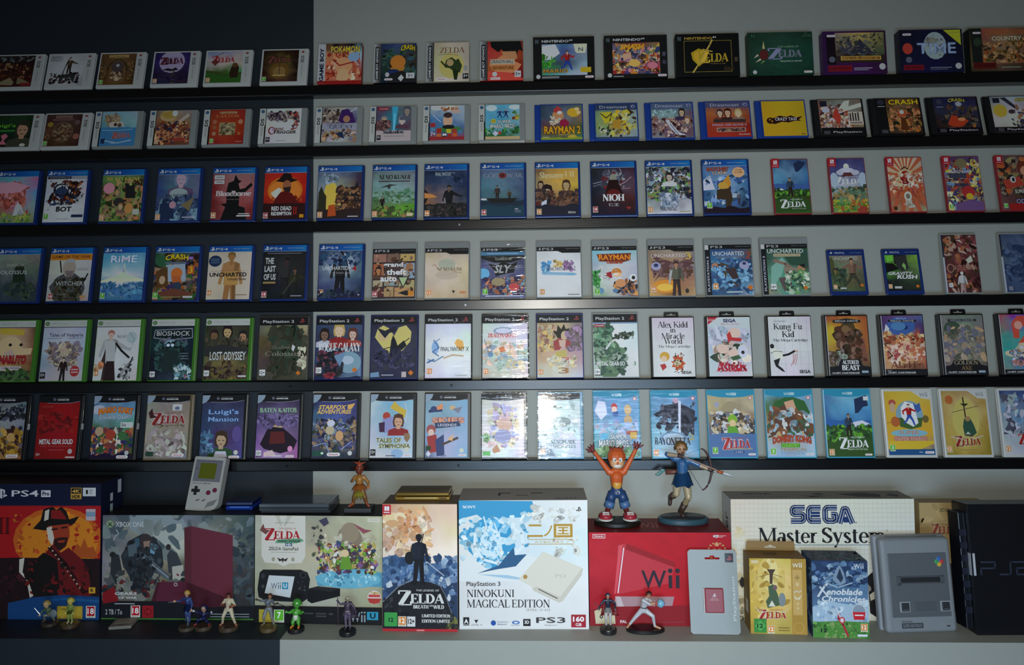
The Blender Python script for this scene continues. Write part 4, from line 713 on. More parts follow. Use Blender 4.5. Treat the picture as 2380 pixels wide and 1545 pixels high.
PS4 476 584 O # blue case with cream cover and tan standing man # cb9cbadcb|dcbdcbdcb|dcbdcadcb|dcacbadcb # F 54 124 124 a74 863 b85 a74 0;P c95 40 40 70 40 72 70 38 70;E 16 19 15 12 235;R 6 14 26 15 79b;R 6 18 26 19 79b;R 6 22 26 23 79b;R 8 40 86 40.8 975;B 48 48 86 9 222 UNCHARTED;B 68 58 42 4.5 322 COLLECTION;A 1 93 16;R 68 90 94 91.5 864
PS4 604 712 O # blue case with black cover and white block title at left # 111222222|222333222|111223222|111122111 # F 56 98 84 433 211 333 222 0;F 76 98 62 754 321 332 222 1;L 3 443 50 90 78 54;R 10 3.4 90 5 778;B 16 20 20 13 ccc THE;B 18 37 26 13 ccc LAST;B 18 54 28 13 ccc OF US;R 3 64 32 68 a85;A 1 97 18;R 68 93 94 95 99a
PS4 736 844 O # blue case with navy cover, man before white glow # 235457347|568abb578|447679346|224335223 # E 50 30 34 26 9ab;E 52 34 22 20 ccd;F 50 104 102 433 111 222 15151a 0;S 26 2 4 98 30 8 357,679,235;T 39 37 60 8 ddd UNCHARTED;T 82 38 12 11 a22 4;T 52 47 40 4 999 A Thief's End;A 1 94 16;R 64 92 96 94.5 bbc;S 16 0 84 98 98 9 224,345
PS3 862 967 # clear case with collage of panels and white block title # 322433322|433544433|322433322 # R 2 2 32 20 a76;R 34 2 62 20 865;R 64 2 98 18 ca6;R 2 24 26 56 b64;R 72 22 98 56 9ab;E 86 32 9 10 a75;R 2 60 24 74 ba8;R 28 60 60 72 9aa;R 62 60 98 78 ba7;R 2 78 26 96 633;R 28 74 50 96 b96;R 52 76 98 96 c96;S 40 2 2 98 96 6 643,865,432,b97;H 14 56 26 c85 322 643;P 222 60 88 80 82 96 90 80 94;B 48 27 46 13 eee grand;B 56 42 46 13 eee theft;B 38 57 38 12 eee auto;P 222 58 52 86 52 72 78;P bc9 62 54 82 54 72 74;A 1 97 18;R 84 84 95 94 d82
PS3 985 1091 wrap # clear case in film with parchment cover # cb9cbacba|dcbdcbdca|cbadcbcb9|db9cb9ca8 # P 101012 0 -1 100 -1 100 4 58 4 48 0;E 50 26 20 12 bba;E 50 50 26 10 cba;Y 56 37 56 8 875 NI NO KUNI;L 1 974 16 30 22 26 30 36;L 1 974 66 42 84 46;A 4 96 12;P 222 62 84 70 84 66 90;R 80 86 94 90 c85
PS3 1116 1222 wrap # clear case in film with masked prowlers on violet # 445667446|558889557|447558559|66855644a # R 0 0 100 8 58a;R 14 3.4 86 4.6 bcd;P 222 0 8 100 8 100 14 70 24 30 24 0 14;T 52 16 38 5 bba CLASSICS HD;P 222 16 26 36 30 50 22 70 28 84 22 76 46 60 48 34 54 30 40;I 50 38 36 18 bbb SLY;E 6 48 14 12 7bd;S 60 10 56 98 94 9 335,557,a64,79a,435,c86;E 40 66 16 9 a97;E 76 78 12 9 c55;A 4 94 7;R 10 96 98 98 dde
PS3 1247 1354 # clear case with plain white cover and painted logo # dddeeeddd|eeeeeeeee|eeeeeeeee|dddeeeddd # P 101012 0 -1 100 -1 100 4 58 4 48 0;E 20 34 9 10 9bd;S 20 12 24 30 48 5 6ad,48b,ade;S 12 40 22 58 34 5 ec8,db6;S 26 62 20 82 42 5 a7a,b8b,778;T 46 39 44 8 446 FINAL FANTASY;T 78 38 20 10 657 X X-2;P 8bd 10 46 84 48 92 51 84 54 14 52;P cde 20 50 70 50 70 51 20 51;A 6 96 12;R 70 94 96 96 888
PS3 1377 1486 # clear case with leaping hero on white and orange title # 8cd9cd9cc|abcdddccd|cdcdddbbc|7a6bbb545 # P 732 10 8 88 6 84 22 70 26 16 24;O 50 15 70 12 f92 832 RAYMAN;O 50 26 36 6 c53 721 ORIGINS;E 54 48 11 9 d83;E 56 53 9 5 fc9;P a23 28 50 42 46 44 60 32 62;S 8 14 34 60 70 6 eee,ccc;S 30 50 66 98 94 8 333,556,a64,223,d95;E 90 60 8 8 eee;E 91 60 4 4 222;E 50 88 6 5 68a;S 14 0 46 16 80 8 5a5,384;E 16 88 9 7 69b;E 62 72 12 9 d96;A 4 96 7
PS3 1509 1620 # clear case with desert scene and flaming plane # 876a98877|a86a86988|c96a75a76|da6963ca7 # P 101012 0 -1 100 -1 100 4 58 4 48 0;P 644 4 10 60 30 98 16 90 40 60 44 20 60 10 70 30 40;S 36 6 20 96 60 8 755,866,643;E 36 80 30 14 e93;E 34 82 18 8 fc5;F 60 104 78 b86 322 665 433 0;P bbb 46 46 52 44 46 74 42 74;T 44 13 76 8 dcc UNCHARTED;T 88 14 13 15 db5 3;T 52 21 56 3 c96 DRAKE'S DECEPTION;E 16 36 11 9 aac;E 16 34 5 4 336;A 3 92 16;E 82 90 4 5 333
PS3 1642 1756 S # clear case with icy blue climber and black spine strip # 247358653|36858b346|358469468|257468abc # P 111 0 -8 100 -8 100 -1 0 -1;P 543 16 36 30 28 64 40 80 60 70 86 50 84 40 60 20 50;E 22 38 9 8 c86;P 433 24 30 34 30 30 42;S 60 10 20 100 96 9 358,69b,246,8bd,457;P 433 40 40 64 44 70 64 56 66;T 50 10 68 9 ddd UNCHARTED;T 92 14 12 15 a43 2;T 54 18 60 2.5 a86 AMONG THIEVES;E 83 36 11 9 aac;E 83 32 4 3 336;A 14 88 16;d 93 84 6;R 42 92 76 95 bcc
PS3 1774 1888 S # clear case with green cover and crouching climber # 243465253|465687454|6875a8575|a97598787 # P 8ba 16 90 20 40 44 20 52 30 40 60;P 354 40 4 100 4 100 40 60 36;L 6 976 26 26 50 34 70 48;P 987 46 40 84 44 80 66 50 70;E 84 44 8 9 b86;P 222 78 36 92 34 92 44 84 40;P 655 34 64 60 62 64 92 44 92;L 2 322 50 52 76 54;S 50 50 50 98 96 7 7a6,354,aca,575,ddc;T 52 6 78 9 ddd UNCHARTED;R 26 12 84 18 cb9;T 55 15 54 3 653 DRAKE'S FORTUNE;a 16 92 16;d 90 86 5
VITA 1933 2021 # little blue case with climber over olive ruins # 776877876|675786665|564764554|453564453 # P 553 0 8 12 4 14 50 0 60;T 48 8 76 10 bba UNCHARTED;T 40 18 30 3 975 GOLDEN ABYSS;F 66 92 84 b86 322 865 443 2;S 30 2 40 40 96 9 454,564,343;H 14 60 24 874 322 453;A 4 94 16;d 90 84 6;R 24 90 42 94 ccc
VITA 2063 2151 # little blue case with lime cover and slanted white title # 6a44438b4|5a3453795|222343343|111222222 # R 28 0 64 26 222;P 333 30 6 66 0 70 40 50 46 34 34;P 8b6 50 30 56 22 62 30 60 44;P 7c4 4 4 26 0 26 16 6 20;P 111 0 22 24 24 40 40 0 50;I 42 52 74 9 ddd GRAVITY;I 62 62 60 11 eee RUSH;A 2 94 12;R 20 88 42 94 ccc;d 90 88 6
PSP 2201 2285 # grey case with maroon cover and pale swordsman # 422633422|533744533|422633422|311422533 # H 50 34 34 dcb a97 633;S 70 2 2 98 98 9 633,a64,432,b98,844,311;P ccb 62 44 80 36 84 46 70 50;T 56 57 76 9 a76 CASTLEVANIA;E 14 58 11 8 a76;E 15 58 8 6 533;F 46 104 40 dcc ddd ccc b99;a 4 92 12
PSP 2338 2424 # grey case with slate blue cover, rightmost # 346457346|567679568|457568457|346457346 # S 40 10 20 98 80 9 235,457,346,568;R 6 90 18 97 889
''', '''
X360 -30 76 # green case with blond ninja and orange title # ca5da8643|db8eca964|d86da6843|674785563 # E 44 38 30 22 ec9;P db4 10 2 30 0 76 4 74 14 20 12;E 44 32 4 3 222;E 70 32 4 3 222;P dba 30 46 50 40 60 54 40 60;P ec9 60 40 98 38 96 50 60 52;O 54 60 64 16 c33 612 NARUTO;R 6 72 76 80 dcc;T 42 76 60 4 543 RISE OF A NINJA;S 30 0 82 96 98 9 574,463,343
X360 88 197 # green case with pale cast portrait and purple title # bbcccdbbd|bcddddbcd|9abcbbbbc|bbccbbccc # T 54 15 80 9 435 Tales of Vesperia;R 10 20 44 20.8 557;R 58 20 92 20.8 557;H 52 66 36 dba ba8 977;H 34 60 26 cba 766 877;H 66 60 28 db9 dc8 ba9;S 50 16 30 84 70 8 ba9,766,dca,989,a87;F 54 102 46 dba 222 322 222;E 82 82 11 10 b33;R 74 78 90 80 dcc;R 74 83 90 85 dcc;b 2 96 12
X360 213 324 # green case with white cover and pink haired swordswoman # ddddddddd|ddcdddddd|dddeeeddd|dddddddcc # F 34 104 98 dba b76 bbb 433 1;P ccc 20 26 44 26 48 66 24 68;P 322 28 64 46 64 52 104 24 104;L 4 222 46 30 60 44 80 58;P 433 14 70 24 40 26 72;L 4 999 60 96 74 74 90 60;L 2.5 333 70 98 88 56;S 20 60 70 84 96 5 333,aaa,ccc;T 66 18 36 6 889 FINAL FANTASY XIII;E 82 20 12 11 bcc;L 1 89a 76 10 88 22 84 34;A 1 92 16;S 8 2 70 18 80 6 e96,db8
X360 341 451 # green case with black sea cover and riveted title plate # 122233123|133245123|112223122|112345234 # P 99a 8 6 96 3 98 22 50 26 6 22;P 122 10 7.5 94 5 96 20.5 50 24 8 20.5;T 52 13 78 9 ccc BIOSHOCK;S 20 20 22 84 32 4 556,778;E 48 36 16 11 9bc;S 60 14 30 80 80 8 244,355,122,466,233;E 42 35 4 3 def;E 52 35 4 3 def;L 2 577 12 40 24 26;P 233 34 44 66 44 70 84 30 84;S 26 60 76 98 96 6 8bc,466,dee;R 70 50 90 51 89a;R 70 55 90 56 89a;R 72 60 92 61 89a;a 4 96 18;T 88 93 9 6 c34 2K
X360 469 581 # green case with three grim faces and olive city # 332443332|443554332|554875443|663874553|443432443 # H 50 36 38 ca7 211 322;H 20 40 34 864 322 443;H 86 42 34 b86 222 433;S 40 0 24 100 52 8 443,654,332;P 333 0 40 40 34 100 44 100 52 0 54;O 54 56 82 16 ddd 332 LOST ODYSSEY;E 46 70 5 6 432;E 58 70 5 6 432;S 50 0 74 98 98 7 543,654,322,763;a 2 95 16;R 80 92 98 95 ddd
PS2 595 713 body=3c3a34 # black case with murky giant on olive sky # 776885ba8|653543764|544433665|554443443 # P 332 26 26 34 6 46 0 72 2 88 14 92 40 98 60 90 76 60 94 30 90 24 60;S 30 26 10 92 90 14 332,443,343;S 10 84 40 100 78 8 ddb,cba;Z 46 41 40 7 776 Shadow;Z 50 53 72 9 887 Colossus;P ddd 70 36 76 40 72 50 68 44;a 4 96 12;d 84 89 5
PS2 729 841 body=16225c # navy case with three heroes and white brush title # 346457457|334445335|358457679|11233479b # H 50 38 42 eca ca6 822;H 18 42 36 865 211 ccd;H 80 40 34 dba 632 a43;P 922 26 34 50 22 84 40 30 44;Y 52 42 92 18 eee ROGUE GALAXY;E 74 70 26 20 8ab;E 70 66 14 8 bcd;S 40 6 52 56 94 9 222,334,112,845;P 79b 40 58 66 50 54 78;M 96 3 124;a 2 92 12;d 86 84 6;S 8 22 92 40 98 6 934,b45
PS2 858 970 body=16225c # navy case with heart shaped moon # 223335223|335446334|334335223|223224223 # P dc7 8 24 14 8 26 2 40 8 50 22 60 6 76 2 88 14 86 32 70 48 50 60 26 44;E 26 22 12 9 db8;P 223 12 6 30 12 54 2 54 14 40 16 30 26 20 16;P 112 40 60 44 30 48 20 54 30 58 40 72 30 78 40 62 52 54 64 44 62;L 1.5 112 26 46 56 40;L 1.5 112 58 42 84 26;S 40 10 52 94 80 9 334,224,446;P 79b 0 90 18 88 20 97 0 98;R 24 93 50 95 aab;R 68 88 78 98 cbb;d 88 90 6
PS2 985 1097 wrap,body=101018 # black case in film with white cover and blue ink dragon # ccdddedde|dddeeeded|dddeeeeee|dcdddeddd # E 22 44 8 12 9bd;L 2 57a 18 30 30 44 16 52 30 60;L 1.6 79b 20 34 32 28;P eb6 64 36 70 28 82 32 86 46 74 50;L 2.5 ca8 40 64 60 58 84 60;L 2 68a 6 66 20 70 40 60;L 3 57a 4 72 20 66;T 60 47 52 8 334 FINAL FANTASY;T 92 47 7 8 445 X;A 4 94 12;R 66 95 92 96 999
PS2 1119 1230 wrap,body=101018 # black case in film with pastel cover and red dragon title # cdcddedcd|dddedddde|bccddcdcd|cbaccbdcc # E 46 14 22 7 9ab;E 46 14 17 5 dde;Y 44 23 64 9 c54 DRAGON QUEST;S 40 4 34 96 80 10 dca,cdd,bcb,ecb,abc;P d85 36 46 46 42 52 52 40 54;L 1 667 4 30 12 50 16 60;E 18 58 6 5 79b;A 2 95 12
PS2 1247 1358 body=1b2a6c # navy case with spiky black hair and pale flames # a86cb8878|b97daab9a|ca8db9b9a|ccbddcccd # P 221 40 26 36 14 44 16 46 4 54 12 60 2 64 12 72 10 70 20 76 24 68 30 60 22 52 30;E 62 24 9 9 db9;P a44 30 52 36 32 48 28 60 32 72 28 82 44 78 52 64 48 60 36 50 50;P dba 48 32 64 32 62 44 50 44;P cb6 40 54 64 50 66 64 42 66;S 40 2 6 34 50 9 db7,a76,cb9;S 40 70 10 98 50 8 877,a8a,766;O 64 69 30 10 c65 dcc Z;S 20 24 62 84 84 7 ddc,eda;T 58 88 24 11 a74 3;A 2 97 12
PS2 1379 1488 body=8c9090 # clear grey case with green brush portrait on white # dddeeedee|dddeeedee|bccdddeee|bcbdddddd # R 0 0 100 2.5 79b;P 575 2 70 0 20 18 4 40 6 44 30 56 40 66 60 68 84 50 100 20 100;S 40 2 6 40 60 10 354,697,465,8a8;L 3.5 ddd 28 50 40 36 50 32;L 4 343 42 30 54 28 66 20 82 22;S 16 52 20 90 30 5 343,676;S 30 8 50 66 96 10 465,686,354,9a9;B 38 76 64 8 ddd METAL GEAR SO;B 92 76 5 7 697 3;T 48 83 46 3 797 SNAKE EATER;R 2 3 26 9 923;T 14 6 20 3 edd KONAMI;a 2 98 16
SMS 1515 1619 # black hang tab case with white cover and orange starburst # dcddcddcd|dddeeeddd|dddeeeddd # Z 50 12 74 11 222 Alex Kidd;Z 50 21 14 9 222 in;Z 50 31 56 10 222 Miracle;Z 50 40 44 10 222 World;Z 52 49.5 78 5.5 433 The Mega Cartridge;P c52 52 74 46 66 56 68 60 62 64 68 72 66 70 74 78 78 70 82 72 90 62 86 56 92 52 84 44 84 48 78 42 74;E 58 77 9 6 dca;E 28 66 12 8 da4;E 26 70 7 5 eca;P b33 16 80 28 78 32 84 22 90;S 20 50 60 74 94 2 222,963;B 79 93 24 5 112 SEGA
SMS 1645 1752 # black hang tab case with white feathered figure and red title # cdddddcdd|bcdccdccd|cdddcdddd # P ccd 0 18 50 18 98 24 98 50 0 48;S 20 4 20 96 48 9 bcd,ccd,aab;E 62 27 15 9 ecb;P c33 44 30 52 24 56 34 48 46;P c33 48 34 80 36 76 42 52 40;P dde 20 36 16 10 26 22 34 40;S 26 20 44 90 72 9 edc,dba,ccb,343;E 34 54 14 8 ecb;E 58 62 12 8 ecb;E 80 58 12 11 dde;E 80 60 4 3 222;P 464 50 68 70 64 76 70 56 74;P d9a 0 0 26 0 0 14;P b23 0 0 24 0 0 13;T 8 5 14 3 edd ACTION;B 52 6 30 6 225 SEGA;T 54 12 44 2.5 b77 Master System;Y 52 84 72 17 b23 Asterix;S 12 20 78 86 92 4 b23,923
SMS 1788 1894 # black hang tab case with white grid cover and flying kick # dddddddcd|dddeeeddd|dddedeccc # R 18 0 18.6 100 b9bcc0;R 36 0 36.6 100 b9bcc0;R 54 0 54.6 100 b9bcc0;R 72 0 72.6 100 b9bcc0;R 90 0 90.6 100 b9bcc0;R 0 20 100 20.4 b9bcc0;R 0 40 100 40.4 b9bcc0;R 0 60 100 60.4 b9bcc0;R 0 80 100 80.4 b9bcc0;R 12 7.4 42 8.4 889;Z 46 18 68 13 222 Kung Fu;Z 46 30 30 11 222 Kid;Z 50 40.5 82 6 222 The Mega Cartridge;E 6 50 5 4 222;P eed 2 54 14 54 30 62 34 68 26 72 10 70;L 3.5 222 30 66 44 64 60 58;P da9 58 58 68 57 64 61;P 222 8 74 24 70 18 82 28 88 34 94 26 92 12 84;L .8 222 2 62 14 58 30 60;L 1 c77 56 62 54 76 48 84;L 1 c77 60 64 58 72 54 80;L 1 c77 64 62 62 74 58 82;B 80 93 26 5.5 112 SEGA
MD 1923 2028 # black hang tab case with gold sky and bat winged beast # a53b63a53|cb3da3b63|a64753864|543533543 # P 542 30 20 40 12 66 10 72 24 60 30 40 34;P 643 20 40 32 28 66 26 76 40 70 60 80 80 30 84 34 60;P 854 70 26 90 40 96 80 80 76 70 50;S 40 24 20 80 80 9 532,754,432,865;E 46 22 10 6 864;S 26 2 60 40 86 8 877,654,543,9a9;P 222 16 7 50 4 84 7 84 11 50 13 16 11;T 50 8.5 56 3.5 bbb MEGA DRIVE;P 1c1c20 0 86 22 84 30 73 76 73 82 84 100 86 100 100 0 100;Y 52 78 40 7 eee ALTERED;Y 52 87 44 9 eee BEAST;R 78 92 94 96 79a;T 86 94 14 2.4 dde SEGA
MD 2053 2159 # black hang tab case with blue giant over firelit figures # 536758569|547459536|ca7db9a65|da7ec8b54|a66954533 # E 46 18 34 16 46a;P ddd 4 30 10 14 18 22 12 34;E 56 20 7 4 236;E 40 18 18 7 58b;S 50 4 32 98 58 8 c85,ec9,743,a43,db8;E 30 62 20 12 fdb;S 30 10 50 98 74 8 eb9,c75,b55,ecb;L 2 532 10 60 20 68 8 72;T 48 5 26 2.5 bbc SEGA;P 222 16 7.5 84 7.5 84 11 16 11;T 50 9.2 56 3 bbb MEGA DRIVE;Y 54 83 82 12 854 Aladdin;P 1c1c20 0 90 100 90 100 100 0 100;T 10 93 10 2.6 ccc Disney
MD 2193 2300 # black hang tab case with dim bronze warriors on grey # 777787777|8779a8877|767a98776|765876655 # E 26 26 22 16 454;F 50 78 62 ca8 bbb a86 875 1;F 70 80 52 b97 864 976 865 2;F 26 78 36 a98 887 989 877 1;S 50 4 20 96 74 8 887,a98,665,b97,778;P 333 16 7 84 7 84 11 16 11;T 50 9 56 3 99a MEGA DRIVE;P 1c1c20 0 86 14 84 22 76 78 76 86 84 100 86 100 100 0 100;Z 50 80 56 7 ba8 GOLDEN;Z 50 89 26 7 a85 AXE;R 78 93 94 97 79a;T 86 95 14 2.4 dde SEGA
MD 2331 2437 # black hang tab case with huge red numeral on teal, rightmost # c4473b366|5985aa3aa|3aa4a93a9|a8657b666 # P d54 30 40 28 14 44 2 70 2 84 14 82 30 60 48 84 50 84 64 34 64 40 48 62 30 60 20 46 20 44 40;E 44 18 10 7 ea9;S 40 20 58 98 80 9 ccd,557,a76,79a,dca;Y 54 81 70 11 c88 SONIC;P 1c1c20 0 92 100 92 100 100 0 100
''', '''
GC -50 55 stick # black case with gold crowd below grey letters # 777888688|99aaaa99a|786887568|a73b84a63 # S 16 40 12 96 17 4 223,445;S 22 34 22 98 30 5 222,334;S 14 4 6 98 30 5 333,556;S 60 4 50 98 90 9 c93,da5,642,b83,422;E 70 62 10 8 da6;n 78 95 30;E 92 46 5 4 334
GC 76 181 stick # black case with plain crimson cover # 811a11911|911a12a11|811911911 # S 26 4 20 96 52 7 711,611,a22;T 22 8 24 3 b44 KONAMI;B 50 70 82 9 ddd METAL GEAR SOLID;T 50 78 78 2.4 b55 THE TWIN SNAKES;R 34 84 70 85 b66;T 9 92 10 5.5 dcc 16+;E 86 87 5.5 4.5 cbb;R 76 96 98 98.5 dcc
GC 205 312 L,stick # black case with kart racers and orange title # 57a69b58b|8ab9bc8bc|5743632a5|633743344|325423435 # E 12 14 18 8 ccd;o 54 18 82 11 f93 a32 MARIO KART;O 54 27 78 6 ddd 47a Double Dash!!;S 60 0 48 98 94 10 a43,363,555,c85,844,336,edc;E 18 52 10 8 ca8;E 46 58 12 9 b43;R 68 36 98 46 ddd;T 76 41 12 5 222 2x;E 74 60 10 8 474;M 92 3 213;T 7 90 8 6 ddd 3+;E 88 90 5 4 ccc;n 78 97 28
GC 331 440 L,body=6a5c40 # gold edged black case with tan cover and red title # 998988987|aa9a98a98|ba9a98998|776988889 # K 52 31 76 17 922 dbb;P 422 4 20 12 12 16 24 26 28 8 30;R 24 41 92 43 876;S 12 20 40 96 46 3 987,665;R 60 5 82 16 ddd;E 71 12 6 3 779;S 36 10 52 90 92 12 baa,a98,ccb,988;R 4 88 22 96 243;E 30 92 3 2 ddd;E 56 92 5 4 ddc;n 80 94 28
GC 460 568 L # black case with misty blue title and man in green # 335446335|346457446|347536547|46865755a # O 52 20 72 11 9be 247 Luigi's;O 52 32 72 8 9be 247 Mansion;H 50 98 46 ca8 432 353;P dde 38 88 62 88 66 98 34 98;E 86 58 11 14 659;S 20 2 50 30 90 7 58a,79b,457;E 86 90 5 4 ddc;n 82 98 26
GC 590 698 L # black case with lilac clouds and cloaked girl # 334546435|658769657|759a8a758|a7bb9cb6a # Y 50 17 90 10 464 BATEN KAITOS;Y 50 16.5 88 9 aca BATEN KAITOS;R 24 24 88 24.6 998;E 50 38 14 11 223;E 50 45 11 6 ca8;P 212 10 76 26 50 40 46 64 48 84 60 98 70 90 86 60 92 20 84;P 622 34 54 66 54 70 74 32 76;S 30 0 26 98 44 8 769,546,87a;P ecc 20 90 40 86 50 96 20 98;E 82 84 6 5 e9c;a 2 98 12;R 38 95 62 97.5 ddd;n 82 97 20;R 78 -8 98 -3 db2
GC 721 834 L # black case with blue star pilots and gold italic title # 335448336|46856a447|557887557|224345223 # I 44 12 62 8 fc6 STARFOX;I 48 20 78 7 fc6 ADVENTURES;P eb6 78 8 96 5 88 15 79 16;P db8 10 46 36 32 50 34 20 52;S 90 4 34 96 84 9 224,a86,446,765,89a,343,558;E 40 52 10 8 cb9;E 62 62 9 9 da7;L 1.4 9ad 4 80 30 74 40 90;L 1.4 9ad 66 86 90 72;E 42 40 9 6 dde;R 2 88 24 97 254;E 24 92 3 2 dfd;n 50 94 30;E 87 92 5 4 ddd
GC 856 966 L # black case with red coated hero and pale icy sky # cdd8bd9cd|bcd8bcbcd|ccd9bdbcd|ddddddcde # P db4 46 14 56 2 66 10 84 18 80 32 66 22 56 18;E 38 28 9 7 b43;P 99c 28 34 54 28 58 54 34 58;H 66 62 38 da8 532 922;P 424 20 40 34 38 34 56 22 56;L 1 ddd 80 4 86 20 82 40;O 44 70 58 8 553 dda TALES OF;O 58 80 72 8 553 dda SYMPHONIA;P 975 80 58 92 58 94 66 87 74 80 68;E 64 93 14 8 9bd;E 86 86 5 4 ddc;b 2 97 12;R 38 96 60 97.5 556;n 88 96 16
GC 985 1094 L # black case with sky pirates and salmon title # 8ab9bc8bd|9bc8ab9bd|8acbbd9bd|568bbd8bd # L 5 236 8 20 40 18;E 20 16 8 5 347;P e96 26 12 40 6 42 16 28 18;E 64 14 7 4 db8;P 889 64 16 88 12 78 24;O 54 36 76 10 ea8 a66 SKIES;P 346 22 40 80 38 84 46 24 50;T 52 44 44 4.5 dde LEGENDS;E 14 52 11 9 a55;E 14 57 7 6 ecb;P a33 4 64 26 60 34 90 10 92;P 347 24 70 44 60 46 96 28 98;L 4 543 40 78 78 66;P eb8 52 68 68 60 64 72;R 2 80 14 88 242;E 86 88 5 4 ddc;P dde 8 88 14 94 8 99 2 94;T 44 97 14 3 446 SEGA;n 88 96 18
GC 1118 1226 wrap,body=1a1a1c # black case in film with white cover and pastel wreath # ccbdddedd|dddeddeed|eddeeeede|ddddeedcd # E 32 30 14 18 dc9;E 34 32 11 14 dde;S 50 20 12 84 84 9 edb,dbb,bbd,ddc,cbd;P ba9 26 14 34 10 40 16 32 22;E 54 44 18 10 dba;E 50 64 20 12 aac;P c97 24 86 36 78 44 90 28 94;S 8 2 62 16 74 5 9b8;R 2 90 20 97 6b5
GC 1251 1358 wrap,body=3a86a8 # blue case in film white with glare # bcccddcdd|cdddeeddd|cddccddde|abccddccd # E 54 40 24 9 899;Y 58 74 60 7 677 XENOBLADE;Y 58 82 60 6 788 CHRONICLES;S 20 10 10 94 66 9 cdd,bcc,dee;P 89a 0 80 30 86 40 100 0 100;A 3 96 12
WIIU 1381 1491 M,wrap # aqua case in film with flying plumbers and white title # 69b8bd8ac|79b69c7ac|6ab9bcabd|6a9586576 # P dde 2 30 10 14 26 16 30 34 16 44;E 22 84 6 5 dde;E 46 24 7 6 c44;E 46 28 6 5 ecb;P 46a 42 32 54 30 56 38 44 38;E 76 28 8 8 db8;E 76 44 9 8 ca7;E 28 46 5 4 79b;E 50 46 5 4 99c;S 24 4 50 96 62 8 8bc,abd,ccd;R 72 60 96 66 b65;R 80 62 94 72 db5;E 22 68 9 5 6bd;O 54 69 36 7 eee 468 SUPER;O 44 79 68 11 eee 468 MARIO BROS.;O 88 79 10 11 7bd 47a U;S 24 0 86 98 98 6 7a7,9b8,585
WIIU 1516 1628 M,wrap # aqua case in film with dark winged woman # 69b8bd79b|69b79b58b|8bcacd69b|9bccde8bd # P 334 10 36 30 22 60 18 80 24 96 30 92 60 70 66 60 50 64 30 40 42;P 223 48 16 56 12 60 30 54 50 40 62 24 70 40 54 46 36;P 445 70 30 84 28 90 50 80 64 72 60;S 26 10 20 96 64 7 334,556,223;E 54 14 6 5 cab;P dde 60 14 66 16 62 70 58 70;E 46 72 30 10 79b;E 46 72 24 8 bcd;Y 44 76 78 12 334 BAYONETTA;T 86 70 12 9 ba6 2;A 2 98 16
WIIU 1649 1763 M # aqua case with sea cast, tan sky and red title # ba8cb9ba8|cb8a97cb9|876987876|469579469|258369258 # E 50 32 22 16 a97;P 776 24 50 36 32 64 32 78 50;P ca8 66 30 92 36 90 46 70 46;S 80 8 36 96 66 7 543,dca,778,345,a86,ddd;E 52 44 10 8 8b3;E 52 50 7 6 ec9;P 6a3 42 54 60 54 64 68 38 68;P aab 12 20 20 16 26 20 20 28;M 66 3 57a;K 58 80 58 14 b33 dbb;R 44 87 92 89 998;R 52 91 74 94 247;T 63 92.5 16 2 dde HD;A 6 95 7;n 90 96 16
WIIU 1785 1900 M # aqua case with a brown furred pair and red title # 7ab7ac8bd|5744548ab|a86642abc|bcca98bcd|9bd9bdacd # P 363 4 40 20 18 50 8 84 16 98 40 80 30;P 643 16 46 30 26 60 24 76 44 80 60 50 70 24 62;E 42 30 14 8 643;E 36 36 11 6 dba;P da8 40 18 60 14 68 34 50 40;E 58 52 10 7 a43;E 60 56 8 6 ecb;E 30 68 10 7 ca7;E 70 66 8 5 ca7;S 40 4 30 96 70 8 643,853,ddd,464,9bc;o 52 76 80 10 d53 521 DONKEY KONG;R 28 80 68 86 493;T 48 83 36 5 ad4 COUNTRY;T 54 89 58 4 a85 TROPICAL;T 52 94 50 4 8ac FREEZE;A 5 97 3;n 88 96 16
WIIU 1924 2036 # aqua case with green hill and standing hero # 58a8bc6ab|47a7bd59c|36a48b36a|5846a4574|384493263 # P 235 66 14 92 8 96 24 84 26 74 34 66 36;R 86 10 97 16 ddd;P 59b 14 24 26 22 30 30 18 30;M 46 3 36a;M 54 3 352;P dde 50 50 80 46 98 52 60 56;S 40 0 54 100 74 6 242,6a3,352,474;F 50 70 34 a86 433 345 322 0;K 58 80 62 14 eee 0;T 66 89 42 2.4 cdb BREATH OF THE WILD;A 3 98 12;n 88 97 16
WII 2063 2181 # white case with yellow cover and leaping cut out # ca3db4cb5|da3db4da3|da3da3da3|da3db3258 # E 52 37 30 22 8ab;P 463 24 42 80 42 76 56 52 60 30 56;L 1 a72 0 50 20 48;P eee 34 26 44 16 62 20 66 34 70 50 58 56 44 50 34 40;F 51 54 34 eca 432 b22 35a 2;E 16 18 8 5 b54;E 16 26 6 8 ca8;E 20 48 10 8 b63;P 46a 62 18 68 22 76 18 78 30 70 34 64 28;E 86 44 7 6 763;E 48 66 40 6 8bc;T 48 65 44 6 c86 SUPER;R 14 71 86 80 b76;T 50 75 68 6 da9 PAPER MARIO;R 0 91 100 100 258;P db3 0 91 70 91 100 82 100 78 0 78;T 70 95.5 8 2 dde PAL;A 3 94 3;n 88 96 20
WII 2198 2312 # white case with gold cover, dark sword bearer # a84b96a84|b95dc8b95|b94cb6a83|983b94872 # E 50 46 30 34 cb6;L 2 322 48 10 50 44;P 332 40 20 60 20 52 24 48 24;L 1 754 20 34 80 24;P 354 46 44 58 40 66 52 72 66 60 72 44 70 42 56;E 54 44 6 4 a85;P ccb 46 68 52 64 58 68;K 50 79 56 13 922 cb9;L 1.5 cba 12 72 40 76;L 1.5 cba 60 76 86 70;R 30 92 70 92.8 975;E 16 14 9 7 b63;A 1 96 12
